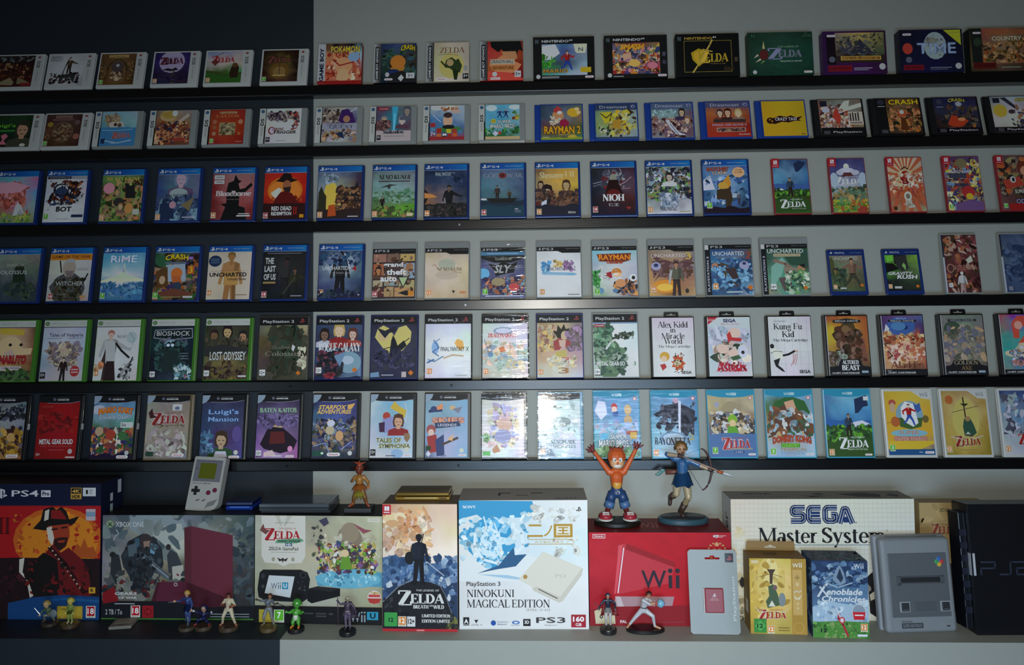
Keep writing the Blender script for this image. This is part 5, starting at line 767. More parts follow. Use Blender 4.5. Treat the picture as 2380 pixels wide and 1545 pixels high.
WII 2335 2450 # white case with wolf and misty blue knight, rightmost # 347458347|89a78a468|abb9ab79a|cccbbc9ab # P 99a 4 20 20 10 26 30 14 40;P 556 8 46 30 30 46 50 40 70;S 40 4 10 98 76 10 89a,556,bbc,abb,79b;K 60 76 56 13 a22 cbb;L 1 def 54 6 58 40;A 1 96 12
''']
for r_, txt in enumerate(ROWS):
    for ln in txt.strip().split('\n'):
        hd, lab, gr, op = [q.strip() for q in ln.split('#')]
        q = hd.split()
        game_case(r_, q[0], float(q[1]), float(q[2]), q[3] if len(q) > 3 else '', lab, gr, op)

# ------------------------------------------------------------------ console boxes on the bench
ZB = BENCH_Z
def carton(name, label, cat, xa, ya, xb, yb, ytop, depth, body, art, z=ZB, group='boxes on the bench', lean=0, top=None, side=None, nxy=(30, 26), grid=None, seed=3, flap=True):
    pa, pb = at_z(xa, ya, z), at_z(xb, yb, z)
    u = pb-pa; wd = u.length; rz = math.atan2(u.y, u.x)
    h = at_y(xa, ytop, pa.y).z - z
    mid = (pa+pb)/2
    depth = min(depth, -max(pa.y, pb.y)-.003)
    o = thing(name, label, cat, (mid.x, mid.y, z+.0002), (-lean, 0, rz), group)
    bm = bmesh.new(); box(bm, -wd/2, wd/2, 0, depth, 0, h, .0016, 2)
    bm_obj('carton', bm, mat(body, .5, nz=.08), o)
    A = Art(wd, h, seed)
    if grid: A.grid(grid, *nxy)
    art(A) if callable(art) else A.run(art)
    me = A.mesh('front_print'); me.materials.append(PRC)
    q = link('front_print', me, o); q.location = (0, -.0002, 0)
    if top:
        T = Art(wd, depth, seed+5, eps=1.5e-5); T.run(top); me = T.mesh('top_print'); me.materials.append(PRC)
        q = link('top_print', me, o); q.rotation_euler = (-math.pi/2, 0, 0); q.location = (0, 0, h+.0002)
    if side:                                     # 'L ops' or 'R ops'
        S_ = Art(depth, h, seed+9, eps=1.5e-5); S_.run(side[1:]); me = S_.mesh('side_print'); me.materials.append(PRC)
        q = link('side_print', me, o)
        sg = -1 if side[0] == 'L' else 1
        q.rotation_euler = (0, 0, sg*math.pi/2); q.location = (sg*(wd/2+.0002), depth/2, 0)
    o['_h'] = h; return o, wd, h, depth
def clean(o):
    if '_h' in o: del o['_h']

def tb(k, a, b, c, d, col, s): return f'{k} {(a+c)/2:.2f} {(b+d)/2:.2f} {c-a:.2f} {d-b:.2f} {col} {s};'
class PX:                # px of the photograph -> % of a box front
    def __init__(s, x0, y0, x1, y1): s.a = (x0, y0, x1, y1)
    def u(s, x): return 100*(x-s.a[0])/(s.a[2]-s.a[0])
    def v(s, y): return 100*(y-s.a[1])/(s.a[3]-s.a[1])
    def T(s, k, x0, y0, x1, y1, col, st): return f'{k} {s.u((x0+x1)/2):.2f} {s.v((y0+y1)/2):.2f} {s.u(x1)-s.u(x0):.2f} {s.v(y1)-s.v(y0):.2f} {col} {st};'
    def R(s, x0, y0, x1, y1, col): return f'R {s.u(x0):.2f} {s.v(y0):.2f} {s.u(x1):.2f} {s.v(y1):.2f} {col};'
    def E(s, x, y, rx, ry, col): return f'E {s.u(x):.2f} {s.v(y):.2f} {100*rx/(s.a[2]-s.a[0]):.2f} {100*ry/(s.a[3]-s.a[1]):.2f} {col};'
    def P(s, col, *p): return f'P {col} ' + ' '.join(f'{s.u(p[i]):.2f} {s.v(p[i+1]):.2f}' for i in range(0, len(p), 2)) + ';'
    def L(s, wd, col, *p): return f'L {100*wd/(s.a[3]-s.a[1]):.2f} {col} ' + ' '.join(f'{s.u(p[i]):.2f} {s.v(p[i+1]):.2f}' for i in range(0, len(p), 2)) + ';'
    def S(s, n, x0, y0, x1, y1, sz, cols): return f'S {n} {s.u(x0):.2f} {s.v(y0):.2f} {s.u(x1):.2f} {s.v(y1):.2f} {100*sz/(s.a[3]-s.a[1]):.2f} {cols};'
    def A(s, k, x0, y0, x1, y1, n):
        return f'A {s.u(x0):.2f} {s.v(y1):.2f} {n} {s.u(x1)-s.u(x0):.2f};'
    def K(s, x0, y0, x1, y1, c, oc): return f'K {s.u((x0+x1)/2):.2f} {s.v((y0+y1)/2):.2f} {s.u(x1)-s.u(x0):.2f} {s.v(y1)-s.v(y0):.2f} {c} {oc};'
    def p(s, x, y, h, c): return f'p {s.u(x):.2f} {s.v(y):.2f} {100*h/(s.a[3]-s.a[1]):.2f} {c};'
    def W(s, x0, y0, x1, y1, c): return f'w {s.u((x0+x1)/2):.2f} {s.v((y0+y1)/2):.2f} {s.u(x1)-s.u(x0):.2f} {s.v(y1)-s.v(y0):.2f} {c};'

# --- far left: navy and red box
q = PX(-150, 1122, 231, 1440)
art = (q.R(-150, 1122, 231, 1174, '0c1534') + q.R(-150, 1174, 231, 1300, 'b3161c') + q.P('b3161c', -150, 1290, 20, 1300, 60, 1318, 231, 1300, 231, 1174, -150, 1174)
  + q.E(132, 1255, 104, 78, 'd0631e') + q.E(132, 1258, 94, 70, 'df8420') + q.S(40, 20, 1190, 231, 1290, 8, 'd0631e,df8420,b3161c,c84a1c')
  + q.P('241014', -150, 1302, 40, 1296, 231, 1298, 231, 1440, -150, 1440) + q.P('b5531e', 160, 1296, 178, 1262, 186, 1272, 194, 1250, 204, 1276, 214, 1268, 228, 1296)
  + q.P('16100f', 74, 1228, 92, 1208, 98, 1182, 120, 1176, 128, 1184, 140, 1176, 152, 1188, 158, 1206, 182, 1198, 170, 1216, 140, 1226, 100, 1232)
  + q.P('8a1a1a', 116, 1184, 138, 1184, 150, 1200, 152, 1206, 116, 1204) + q.P('d9cfbf', 102, 1186, 112, 1182, 110, 1206, 100, 1210)
  + q.P('a63a20', 108, 1222, 158, 1216, 160, 1246, 152, 1268, 138, 1278, 122, 1270, 110, 1248) + q.P('d9cfbf', 106, 1226, 118, 1222, 124, 1250, 120, 1268, 110, 1252)
  + q.P('2a1210', 118, 1228, 132, 1226, 132, 1230, 118, 1232) + q.P('2a1210', 140, 1224, 154, 1222, 154, 1226, 140, 1228) + q.P('301412', 124, 1252, 138, 1248, 156, 1248, 152, 1268, 138, 1280, 124, 1270) + q.P('a63a20', 132, 1256, 150, 1254, 148, 1260, 134, 1261)
  + q.P('6e1518', 100, 1290, 122, 1264, 140, 1284, 158, 1272, 190, 1300, 206, 1330, 212, 1385, 90, 1385) + q.P('16100f', 60, 1320, 100, 1284, 132, 1300, 140, 1385, 74, 1385)
  + q.P('d9cfbf', 44, 1300, 56, 1296, 52, 1330, 66, 1350, 78, 1385, 70, 1390, 62, 1350, 44, 1330) + q.L(10, '2a0d0d', 112, 1270, 150, 1310, 196, 1378)
  + ''.join(q.R(112+i*7.2, 1268+i*9.6, 116+i*7.2, 1272+i*9.6, 'c9a58a') for i in range(11))
  + q.S(40, -150, 1310, 60, 1385, 14, '1a1013,30131a,241014,421820') + q.S(30, 60, 1300, 210, 1380, 8, '5a1518,7a1a1a,3a1012,16100f')
  + q.P('15457e', 20, 1440, 20, 1402, 80, 1388, 150, 1382, 231, 1386, 231, 1440) + q.P('1d5c94', 90, 1396, 160, 1388, 231, 1394, 231, 1400, 150, 1394)
  + q.R(134, 1408, 193, 1438, 'b5952c') + q.R(136, 1410, 191, 1436, 'c4a638') + q.R(144, 1414, 156, 1417, '86701f')
  + q.p(0, 1145, 24, 'd9d9de') + q.T('T', 24, 1137, 87, 1152, 'd9d9de', 'PS4') + q.R(93, 1137, 115, 1153, 'd9d9de') + q.T('B', 96, 1140, 112, 1150, '0c1534', 'Pro')
  + q.R(162, 1131, 187, 1158, 'c8963c') + q.R(163.5, 1132.5, 185.5, 1145, '141418') + q.T('I', 165, 1135, 184, 1143, 'd9a850', '4K') + q.T('B', 165, 1148, 184, 1156, '141418', 'HDR')
  + q.R(190, 1131, 220, 1151, 'd5d6d8') + q.T('B', 197, 1136, 202, 1146, '222', '1') + q.T('T', 205, 1136, 212, 1140, '222', 'TB') + q.T('T', 205, 1142, 212, 1146, '222', 'TO')
  + q.R(198, 1181, 220, 1208, 'c9b6bc') + q.R(199, 1188, 219, 1198, '5a86a8') + q.R(200, 1190, 218, 1191, 'ddd') + q.R(200, 1194, 218, 1195, 'ddd')
  + q.T('Z', -6, 1202, 22, 1240, '5a0f12', 'II') + q.R(207, 1364, 222, 1378, 'd9a22c') + q.T('B', 211, 1367, 218, 1375, '222', 'R') + q.A('A', 201, 1408, 223, 1435, '18'))
boxA = carton('console_box', 'navy topped red and black console box with a hatted man, at the far left end', 'console box', -150, 1437, 231, 1440, 1124, .11, '0e1430', art, nxy=(20, 16), grid='111', seed=11,
              side='R R 0 0 100 100 0d142e;R 74 2 90 12 b9bcc0;R 40 10 52 16 b9bcc0;R 40 18 52 24 9aa;R 40 26 52 30 9aa;R 40 34 52 38 889;V 46 60 10 34 aab PS4;',
              top='R 0 0 100 100 0b1022;T 70 45 40 30 223 PS4')
# --- storm grey box
q = PX(236, 1197, 590, 1441)
art = (q.P('8e9aa0', 300, 1197, 420, 1197, 440, 1240, 360, 1260, 300, 1230) + q.P('b4b8b0', 320, 1230, 420, 1216, 430, 1250, 380, 1280, 330, 1270)
  + q.S(26, 236, 1197, 590, 1290, 20, '5f6c72,74807f,55626a,848c8a') + q.S(24, 545, 1230, 590, 1400, 14, '3c4850,343e46,5a6468,465056')
  + q.S(20, 236, 1300, 430, 1390, 16, '8a8a80,7a7c76,6a6e6c,5c6062') + q.L(1.5, 'c9d0d0', 268, 1230, 274, 1240, 266, 1246, 262, 1256)
  + q.P('2a3036', 280, 1292, 300, 1256, 330, 1240, 360, 1250, 376, 1276, 380, 1310, 372, 1340, 340, 1366, 310, 1366, 296, 1330, 286, 1318) + q.E(338, 1258, 15, 18, '3e3436') + q.P('9a7c6c', 332, 1258, 348, 1256, 346, 1270, 334, 1272)
  + q.P('3f5e70', 312, 1252, 322, 1250, 324, 1270, 314, 1274) + q.P('6fa0ba', 350, 1262, 364, 1266, 358, 1288, 348, 1284) + q.P('55646c', 296, 1268, 316, 1260, 318, 1290, 298, 1294)
  + q.P('59606a', 318, 1288, 330, 1282, 394, 1336, 398, 1346, 380, 1342) + q.L(3, '8c969c', 322, 1286, 392, 1342) + q.P('1c2126', 300, 1310, 340, 1320, 350, 1372, 304, 1372)
  + q.S(36, 286, 1258, 372, 1360, 8, '23282e,343c44,4a545c,1a1d22')
  + q.P('2c3136', 258, 1290, 262, 1284, 276, 1290, 284, 1330, 270, 1360, 256, 1330) + q.E(261, 1289, 7, 7, '2a2624') + q.P('3b4046', 388, 1290, 396, 1276, 412, 1286, 422, 1310, 416, 1340, 392, 1330) + q.E(391, 1271, 6, 7, '332e2c')
  + q.P('b8b4a8', 400, 1316, 426, 1312, 428, 1346, 402, 1348) + q.S(30, 240, 1330, 440, 1380, 12, '6c6e6a,3c4044,8c8a80,25292e,6a2228')
  + q.P('5a2630', 428, 1226, 446, 1222, 452, 1352, 430, 1356) + q.P('6c2a3a', 444, 1222, 541, 1243, 541, 1398, 446, 1356)
  + q.P('4a1826', 366, 1352, 430, 1350, 448, 1356, 540, 1392, 540, 1440, 340, 1440) + q.P('5c2034', 372, 1352, 432, 1350, 444, 1396, 362, 1400) + q.E(409, 1357, 4.5, 4.5, 'b8b4b8') + q.E(409, 1357, 3, 3, '6a3a48')
  + q.P('15151c', 236, 1396, 400, 1396, 460, 1410, 590, 1406, 590, 1441, 236, 1441) + q.P('8a141c', 238, 1378, 266, 1362, 276, 1396, 240, 1402)
  + q.E(254, 1217, 9, 9, '8fa080') + q.P('2c4a28', 248, 1212, 254, 1216, 260, 1212, 256, 1218, 262, 1225, 254, 1220, 246, 1225, 252, 1218)
  + q.T('T', 267, 1212, 334, 1224, 'ccd0d2', 'XBOX ONE') + q.T('B', 267, 1375, 319, 1382, 'd0d0d0', 'GEARS') + q.T('B', 276, 1385, 319, 1391, 'd0d0d0', 'OF WAR') + q.R(267, 1401, 314, 1403, 'b9b9b9')
  + q.T('T', 246, 1415, 285, 1427, 'bfc0c2', '2 TB / To') + q.A('A', 305, 1406, 327, 1433, '18') + q.R(332, 1406, 358, 1434, 'a01420') + q.E(345, 1420, 9, 9, '7c0c18') + q.T('T', 340, 1416, 350, 1424, 'c23', '18')
  + q.R(490, 1424, 580, 1425.5, '9aa') + q.R(490, 1430, 580, 1431.5, '9aa') + q.R(236, 1435, 590, 1438, '3f7a2c'))
boxB = carton('console_box', 'storm grey console box with soldiers and a maroon console, second from the left', 'console box', 236, 1441, 590, 1443, 1197, .11, '1b1d22', art, nxy=(26, 20), grid='556677889566455|667998ccb776455|889a97665644344|65577644433322|332332333322322', seed=12,
              top='R 0 0 100 100 16171b;T 50 50 30 24 2a2c30 XBOX ONE')
# --- beige box with black foot
q = PX(592, 1197, 889, 1450)
art = (q.P('8a7c68', 770, 1290, 790, 1230, 810, 1216, 836, 1232, 862, 1290, 850, 1310, 780, 1310) + q.E(814, 1236, 22, 24, '9a8a72') + q.S(20, 730, 1240, 889, 1290, 12, 'cfc8b2,c6bfa6,bdb498')
  + q.P('5d9cb8', 734, 1340, 780, 1318, 840, 1314, 889, 1330, 889, 1362, 740, 1362) + q.E(810, 1345, 76, 22, '6db4cc') + q.S(24, 740, 1330, 880, 1360, 7, '8fcadc,4a8cac,a8d8e4')
  + q.P('584a3e', 770, 1322, 764, 1290, 790, 1270, 830, 1266, 862, 1280, 866, 1320) + q.S(120, 740, 1262, 874, 1330, 9, '4c3e58,c4b060,d8c8a0,8a3c34,6a9a3c,e0dcd0,7a5a8c,3a4a6c,b98c5c,9cc050,4a3a30')
  + q.P('6a9a34', 790, 1322, 796, 1292, 812, 1286, 820, 1322) + q.E(803, 1284, 9, 9, 'e6c89c')  + q.P('444056', 742, 1208, 760, 1200, 766, 1214, 754, 1222) + q.P('96505c', 822, 1214, 850, 1228, 866, 1230, 846, 1238) + q.S(10, 726, 1220, 760, 1290, 6, '444,667055')
  + q.P('dcd8cc', 608, 1197, 711, 1197, 711, 1292, 702, 1308, 672, 1310, 660, 1316, 646, 1310, 616, 1308, 608, 1292) + q.P('c8c2b4', 640, 1197, 650, 1197, 656, 1222, 652, 1222) + q.P('c8c2b4', 668, 1197, 680, 1197, 664, 1222, 660, 1222)
  + q.T('t', 640, 1212, 685, 1216, '887', 'LIMITED EDITION') + q.K(616, 1230, 698, 1253, 'b0222c', 'e8d8d0') + q.P('7a4a44', 604, 1232, 612, 1216, 616, 1230, 628, 1232, 618, 1242) + q.P('6aa07c', 644, 1254, 700, 1250, 708, 1256, 690, 1262, 640, 1262) + q.T('B', 646, 1254, 700, 1260, '344a3c', 'WIND WAKER') + q.R(664, 1262, 680, 1269, '28406c') + q.T('B', 666, 1263, 678, 1268, 'eee', 'HD')
  + q.T('T', 625, 1271, 694, 1279, '3a342c', 'ZELDA GamePad') + q.R(630, 1283, 690, 1284, '998') + q.P('3a3430', 645, 1296, 654, 1300, 658, 1296, 662, 1300, 671, 1296, 666, 1305, 660, 1303, 658, 1309, 656, 1303, 650, 1305) + q.E(636, 1300, 4, 5, 'a8a08c') + q.E(682, 1300, 4, 5, 'a8a08c')
  + q.P('1a1a1d', 604, 1332, 612, 1325, 700, 1324, 716, 1330, 722, 1346, 716, 1392, 704, 1400, 620, 1398, 602, 1390, 599, 1370) + q.P('d2d6d8', 626, 1338, 686, 1340, 676, 1390, 616, 1380) + q.W(630, 1354, 655, 1370, '707a80') + q.R(657, 1354, 671, 1370, '2c93b4') + q.T('B', 660, 1357, 668, 1367, 'eee', 'U')
  + q.E(706, 1336, 8, 8, '34343a') + q.E(706, 1336, 5, 5, '111') + q.E(612, 1340, 5, 7, '34343a') + q.S(8, 694, 1352, 712, 1374, 3, '444,555,333') + q.E(612, 1364, 4, 4, '444')
  + q.P('26262a', 718, 1368, 740, 1362, 792, 1366, 770, 1374) + q.P('131316', 718, 1368, 770, 1374, 792, 1366, 792, 1384, 726, 1402, 716, 1396)
  + q.E(871, 1385, 16, 16, 'd8d0c8') + q.P('b83a34', 855, 1388, 887, 1388, 882, 1398, 871, 1401, 860, 1398) + q.R(858, 1379, 884, 1385, 'c44') + q.S(6, 862, 1372, 880, 1378, 3, 'c9a24c')
  + q.R(856, 1201, 884, 1209, 'e4e0d4') + q.R(858, 1203, 882, 1207, 'c9c2b0')
  + q.R(592, 1409, 889, 1450, '131315') + q.R(603, 1418, 633, 1448, 'b8a63c') + q.T('B', 612, 1426, 622, 1440, '333', '7') + q.A('A', 638, 1420, 662, 1448, '7')
  + q.R(710, 1424, 730, 1427, '444') + q.R(736, 1424, 760, 1427, '444') + q.R(736, 1430, 760, 1433, '444') + q.R(766, 1424, 776, 1428, '444')
  + q.W(815, 1418, 852, 1444, '8e9aa0') + q.R(854, 1419, 880, 1438, '2c93b4') + q.T('B', 861, 1422, 874, 1435, '131315', 'U'))
boxC = carton('console_box', 'beige console box with a black handheld pad, third from the left', 'console box', 592, 1446, 889, 1452, 1197, .125, '242226', art, nxy=(26, 20), grid='bba998cca|bbacb9bb9|aa8bbaaa8|998aa9997', seed=13,
              top='R 0 0 100 100 1d1c1f')
# --- sunset box
q = PX(889, 1171, 1063, 1465)
art = (q.S(50, 889, 1190, 1000, 1290, 16, 'e0b080,d8a070,ecd0a8,f0dcc0,cfa890') + q.E(914, 1205, 22, 14, 'ecd0a0') + q.E(930, 1200, 14, 10, 'f2dcb4') + q.E(912, 1216, 16, 8, 'd8a878') + q.S(14, 930, 1180, 970, 1240, 10, 'd89868,e0a878')
  + q.P('4a6a94', 889, 1296, 915, 1290, 945, 1300, 970, 1310, 1063, 1306, 1063, 1465, 889, 1465) + q.S(70, 889, 1296, 1063, 1400, 13, '5c7ca4,38567e,7a94b4,2c466c,8ea4bc,486890') + q.P('283c5c', 889, 1380, 920, 1340, 950, 1380, 1000, 1370, 1063, 1350, 1063, 1465, 889, 1465) + q.S(24, 889, 1330, 1063, 1390, 10, 'c0c8d0,6c86a8,36507a')
  + q.P('1b1b20', 889, 1400, 925, 1364, 960, 1348, 1000, 1352, 1030, 1364, 1044, 1410, 1063, 1440, 1063, 1465, 889, 1465) + q.L(2.5, '7a8088', 889, 1398, 926, 1362, 950, 1350) + q.L(2, '6a7078', 1022, 1358, 1034, 1380, 1050, 1424) + q.S(24, 889, 1390, 1063, 1460, 7, '101014,26282e,34363c') + q.S(10, 1040, 1430, 1063, 1465, 6, '6c6a38,4a4a2a')
  + f'F {q.u(974):.1f} {q.v(1358):.1f} 40 15161c 15161c 1a2030 15161c 0;' + q.E(952, 1296, 11, 15, '191a20') + q.L(2, 'b8c0c8', 992, 1304, 1033, 1337) + q.L(2, '20202a', 985, 1240, 980, 1262) + q.L(1.5, '1a2a4a', 941, 1342, 941, 1376)
  + q.K(926, 1374, 1032, 1402, 'dcdcd8', '1b1b20') + q.T('Y', 960, 1404, 996, 1413, 'dcdcd8', 'BREATH') + q.T('Y', 998, 1404, 1006, 1408, 'dcdcd8', 'OF THE') + q.T('Y', 1007, 1404, 1032, 1413, 'dcdcd8', 'WILD')
  + q.T('Y', 980, 1425, 1046, 1433, 'dcdcd8', 'LIMITED EDITION') + q.T('Y', 980, 1437, 1046, 1445, 'dcdcd8', 'EDITION LIMITEE')
  + q.R(893, 1422, 923, 1454, '3c9a48') + q.T('B', 903, 1434, 914, 1444, '122', '12') + q.A('A', 925, 1431, 944, 1454, '12') + q.R(946, 1431, 965, 1454, 'd8d8d6') + q.T('B', 948, 1436, 963, 1448, '222', '12+')
  + q.R(889, 1172, 909, 1195, 'c02a36') + q.R(894, 1176, 899, 1186, 'eee') + q.R(900, 1176, 905, 1186, 'eee') + q.R(892, 1189, 906, 1191, 'eee') + q.R(889, 1459, 1063, 1465, 'b4242e') + q.R(968, 1461, 986, 1464, 'd88'))
boxD = carton('game_box', 'tall game box with a lone figure on a rock at sunset, red foot strip', 'game box', 890, 1465, 1064, 1467, 1171, .10, '5a4a40', art, nxy=(20, 26), grid='c97db8ecb|daaecceda|edcfedfed|ca9ecbeed|68959b8bc|457458569', seed=14, top='R 0 0 100 100 6b5a4c')
# --- white and sky blue box
q = PX(1068, 1163, 1368, 1461)
art = (q.P('3c9ccc', 1068, 1163, 1240, 1165, 1246, 1190, 1238, 1202, 1180, 1204, 1190, 1230, 1200, 1270, 1160, 1320, 1110, 1320, 1080, 1270, 1068, 1220) + q.P('e6e8e4', 1068, 1225, 1080, 1204, 1110, 1196, 1124, 1206, 1100, 1216, 1084, 1240, 1090, 1280, 1110, 1300, 1100, 1330, 1068, 1310)
  + q.S(60, 1076, 1200, 1230, 1330, 12, 'bfe0ee,e4eef0,8cc8e2,d2e8f0,5cb0d8') + q.L(6, 'e4f0f4', 1190, 1222, 1214, 1240, 1218, 1266, 1196, 1296, 1160, 1310, 1124, 1300, 1104, 1270, 1106, 1240) + q.L(4, 'c8e4f0', 1126, 1200, 1134, 1228, 1150, 1214, 1160, 1240, 1176, 1220) + q.P('d4ebf4', 1118, 1250, 1140, 1222, 1164, 1240, 1170, 1280, 1150, 1300, 1122, 1288) + q.S(24, 1118, 1226, 1170, 1294, 6, '9cd0e8,eef4f4,78b8dc')
  + q.P('e6eaea', 1068, 1316, 1090, 1290, 1140, 1326, 1190, 1310, 1230, 1290, 1260, 1300, 1240, 1350, 1068, 1350) + q.P('2f5e86', 1110, 1332, 1160, 1314, 1180, 1290, 1196, 1272, 1198, 1290, 1226, 1288, 1200, 1316, 1160, 1322) + q.P('a8c8dc', 1110, 1334, 1180, 1336, 1260, 1352, 1180, 1344) + q.S(20, 1230, 1180, 1340, 1215, 10, 'dcdcd4,e2e2dc,d4d6d2') + q.S(16, 1290, 1250, 1350, 1290, 8, 'dcdcd4,e2e2da')
  + q.P('cfcabc', 1238, 1332, 1266, 1284, 1356, 1322, 1352, 1338, 1308, 1396, 1300, 1400, 1240, 1372, 1236, 1362, 1208, 1348) + q.P('dedacb', 1206, 1346, 1264, 1282, 1354, 1320, 1302, 1386, 1248, 1362, 1240, 1366) + q.L(2, '4a463e', 1252, 1368, 1296, 1390) + q.E(1222, 1340, 5, 5, 'b48a4c') + q.T('t', 1292, 1334, 1316, 1342, 'c4beae', 'PS3')
  + q.T('T', 1228, 1219, 1264, 1248, 'b9923a', '二') + q.T('T', 1266, 1221, 1286, 1247, 'b9923a', 'ノ') + q.R(1289, 1218, 1333, 1249, 'b9923a') + q.R(1295, 1223, 1327, 1244, 'e6e4d8') + q.T('B', 1298, 1225, 1324, 1242, 'b9923a', '王') + q.R(1228, 1253, 1333, 1254.2, 'b9923a') + q.R(1228, 1264, 1333, 1265.2, 'b9923a') + q.T('t', 1246, 1257, 1312, 1262, 'c8b070', '白き聖灰の女王')
  + q.T('Y', 1077, 1174, 1109, 1181, 'e8eef0', 'SONY') + q.p(1348, 1184, 11, '222') + q.T('T', 1085, 1351, 1164, 1364, '333', 'PlayStation 3') + q.T('Z', 1086, 1369, 1196, 1387, '2a2a2e', 'NINOKUNI') + q.T('Z', 1086, 1392, 1185, 1411, '2a2a2e', 'MAGICAL') + q.T('Z', 1190, 1392, 1278, 1411, '2a2a2e', 'EDITION') + q.T('t', 1224, 1413, 1278, 1420, '555', '[マジカル・ゴールド]')
  + q.R(1077, 1433, 1091, 1449, '1c1c1e') + q.T('B', 1079, 1437, 1089, 1447, 'eee', 'A') + q.R(1077, 1450, 1091, 1452, '555') + q.P('222', 1103, 1439, 1112, 1439, 1107, 1447) + q.T('t', 1095, 1449, 1120, 1452, '555', 'LEVEL 5') + q.E(1147, 1446, 6, 6, '1f4f9c') + q.T('t', 1156, 1442, 1182, 1446, '347', 'PlayStation') + q.T('t', 1156, 1447, 1178, 1451, '347', 'Network') + q.E(1199, 1445, 9, 4, '3a6ab0') + q.E(1199, 1445, 5, 2, 'dde') + q.T('t', 1189, 1450, 1208, 1453, '333', 'Blu-ray Disc') + q.R(1216, 1437, 1233, 1453, '1c1c1e') + q.T('B', 1219, 1440, 1230, 1448, 'ddd', '3D')
  + q.T('T', 1246, 1433, 1314, 1446, '3a3a3e', 'PS3') + q.T('t', 1266, 1450, 1294, 1453, '444', 'PlayStation 3') + q.R(1327, 1427, 1361, 1456, 'a02030') + q.T('B', 1331, 1431, 1357, 1443, 'eee', '160') + q.T('T', 1337, 1446, 1351, 1453, 'eee', 'GB'))
boxE = carton('console_box', 'white and sky blue console box with gold characters and a cream console', 'console box', 1068, 1462, 1369, 1462, 1163, .135, 'aaa59c', art, nxy=(26, 24), grid='cddeee|cdedee|dddeee|dddddd', seed=15, top='R 0 0 100 100 9c968e;R 30 40 40 46 222;R 30 40 32 62 222;R 44 58 54 62 222;R 56 40 66 46 222;T 84 84 18 9 222 SONY')
# --- red box
q = PX(1370, 1236, 1702, 1455)
art = (q.P('c03440', 1438, 1266, 1458, 1262, 1572, 1306, 1560, 1354, 1434, 1382) + q.P('9a1a24', 1458, 1262, 1572, 1306, 1570, 1318, 1456, 1276) + q.P('d8505c', 1440, 1268, 1450, 1264, 1432, 1380, 1428, 1380) + q.L(2.6, 'e8d8e4', 1452, 1272, 1437, 1378)
  + q.P('a8868c', 1432, 1386, 1568, 1386, 1562, 1412, 1440, 1416, 1424, 1408) + q.P('c4b4b8', 1430, 1386, 1442, 1386, 1452, 1414, 1436, 1412) + q.P('8c1420', 1370, 1416, 1420, 1410, 1640, 1406, 1702, 1420, 1702, 1455, 1370, 1455)
  + q.W(1490, 1320, 1584, 1368, '2e2430') + q.R(1379, 1240, 1409, 1250, 'e0c8c8') + q.R(1380.5, 1241.5, 1407.5, 1248.5, 'b01824') + q.T('B', 1383, 1242.5, 1405, 1247, 'e0c8c8', 'Nintendo') + q.S(5, 1662, 1242, 1670, 1248, 4, 'ddd') + q.R(1671, 1243, 1691, 1244, 'dcc') + q.R(1671, 1246, 1684, 1247, 'dcc')
  + ''.join(q.E(1669+20*math.cos(a*.4+1.9), 1280-20*math.sin(a*.4+1.9)*-1, 3, 2, 'b98a5a') for a in range(14)) + q.T('T', 1659, 1273, 1680, 1287, 'c9986a', '25') + q.E(1669, 1264, 5, 4, 'c9986a')
  + q.T('B', 1441, 1441, 1457, 1448, 'e0d0d0', 'PAL') + q.P('c9bfa0', 1381, 1420, 1396, 1414, 1428, 1420, 1430, 1450, 1384, 1450) + q.T('B', 1393, 1428, 1401, 1438, '333', '0') + q.R(1500, 1443, 1590, 1446, '8a2a34'))
boxF = carton('console_box', 'bright red console box carrying two figurines on its top', 'console box', 1371, 1454, 1703, 1456, 1237, .135, '6e1218', art, nxy=(24, 18), grid='b12b12a12|b23b12a12|a12b12911|912a12811', seed=16, top='R 0 0 100 100 701318;w 44 50 16 40 a55')
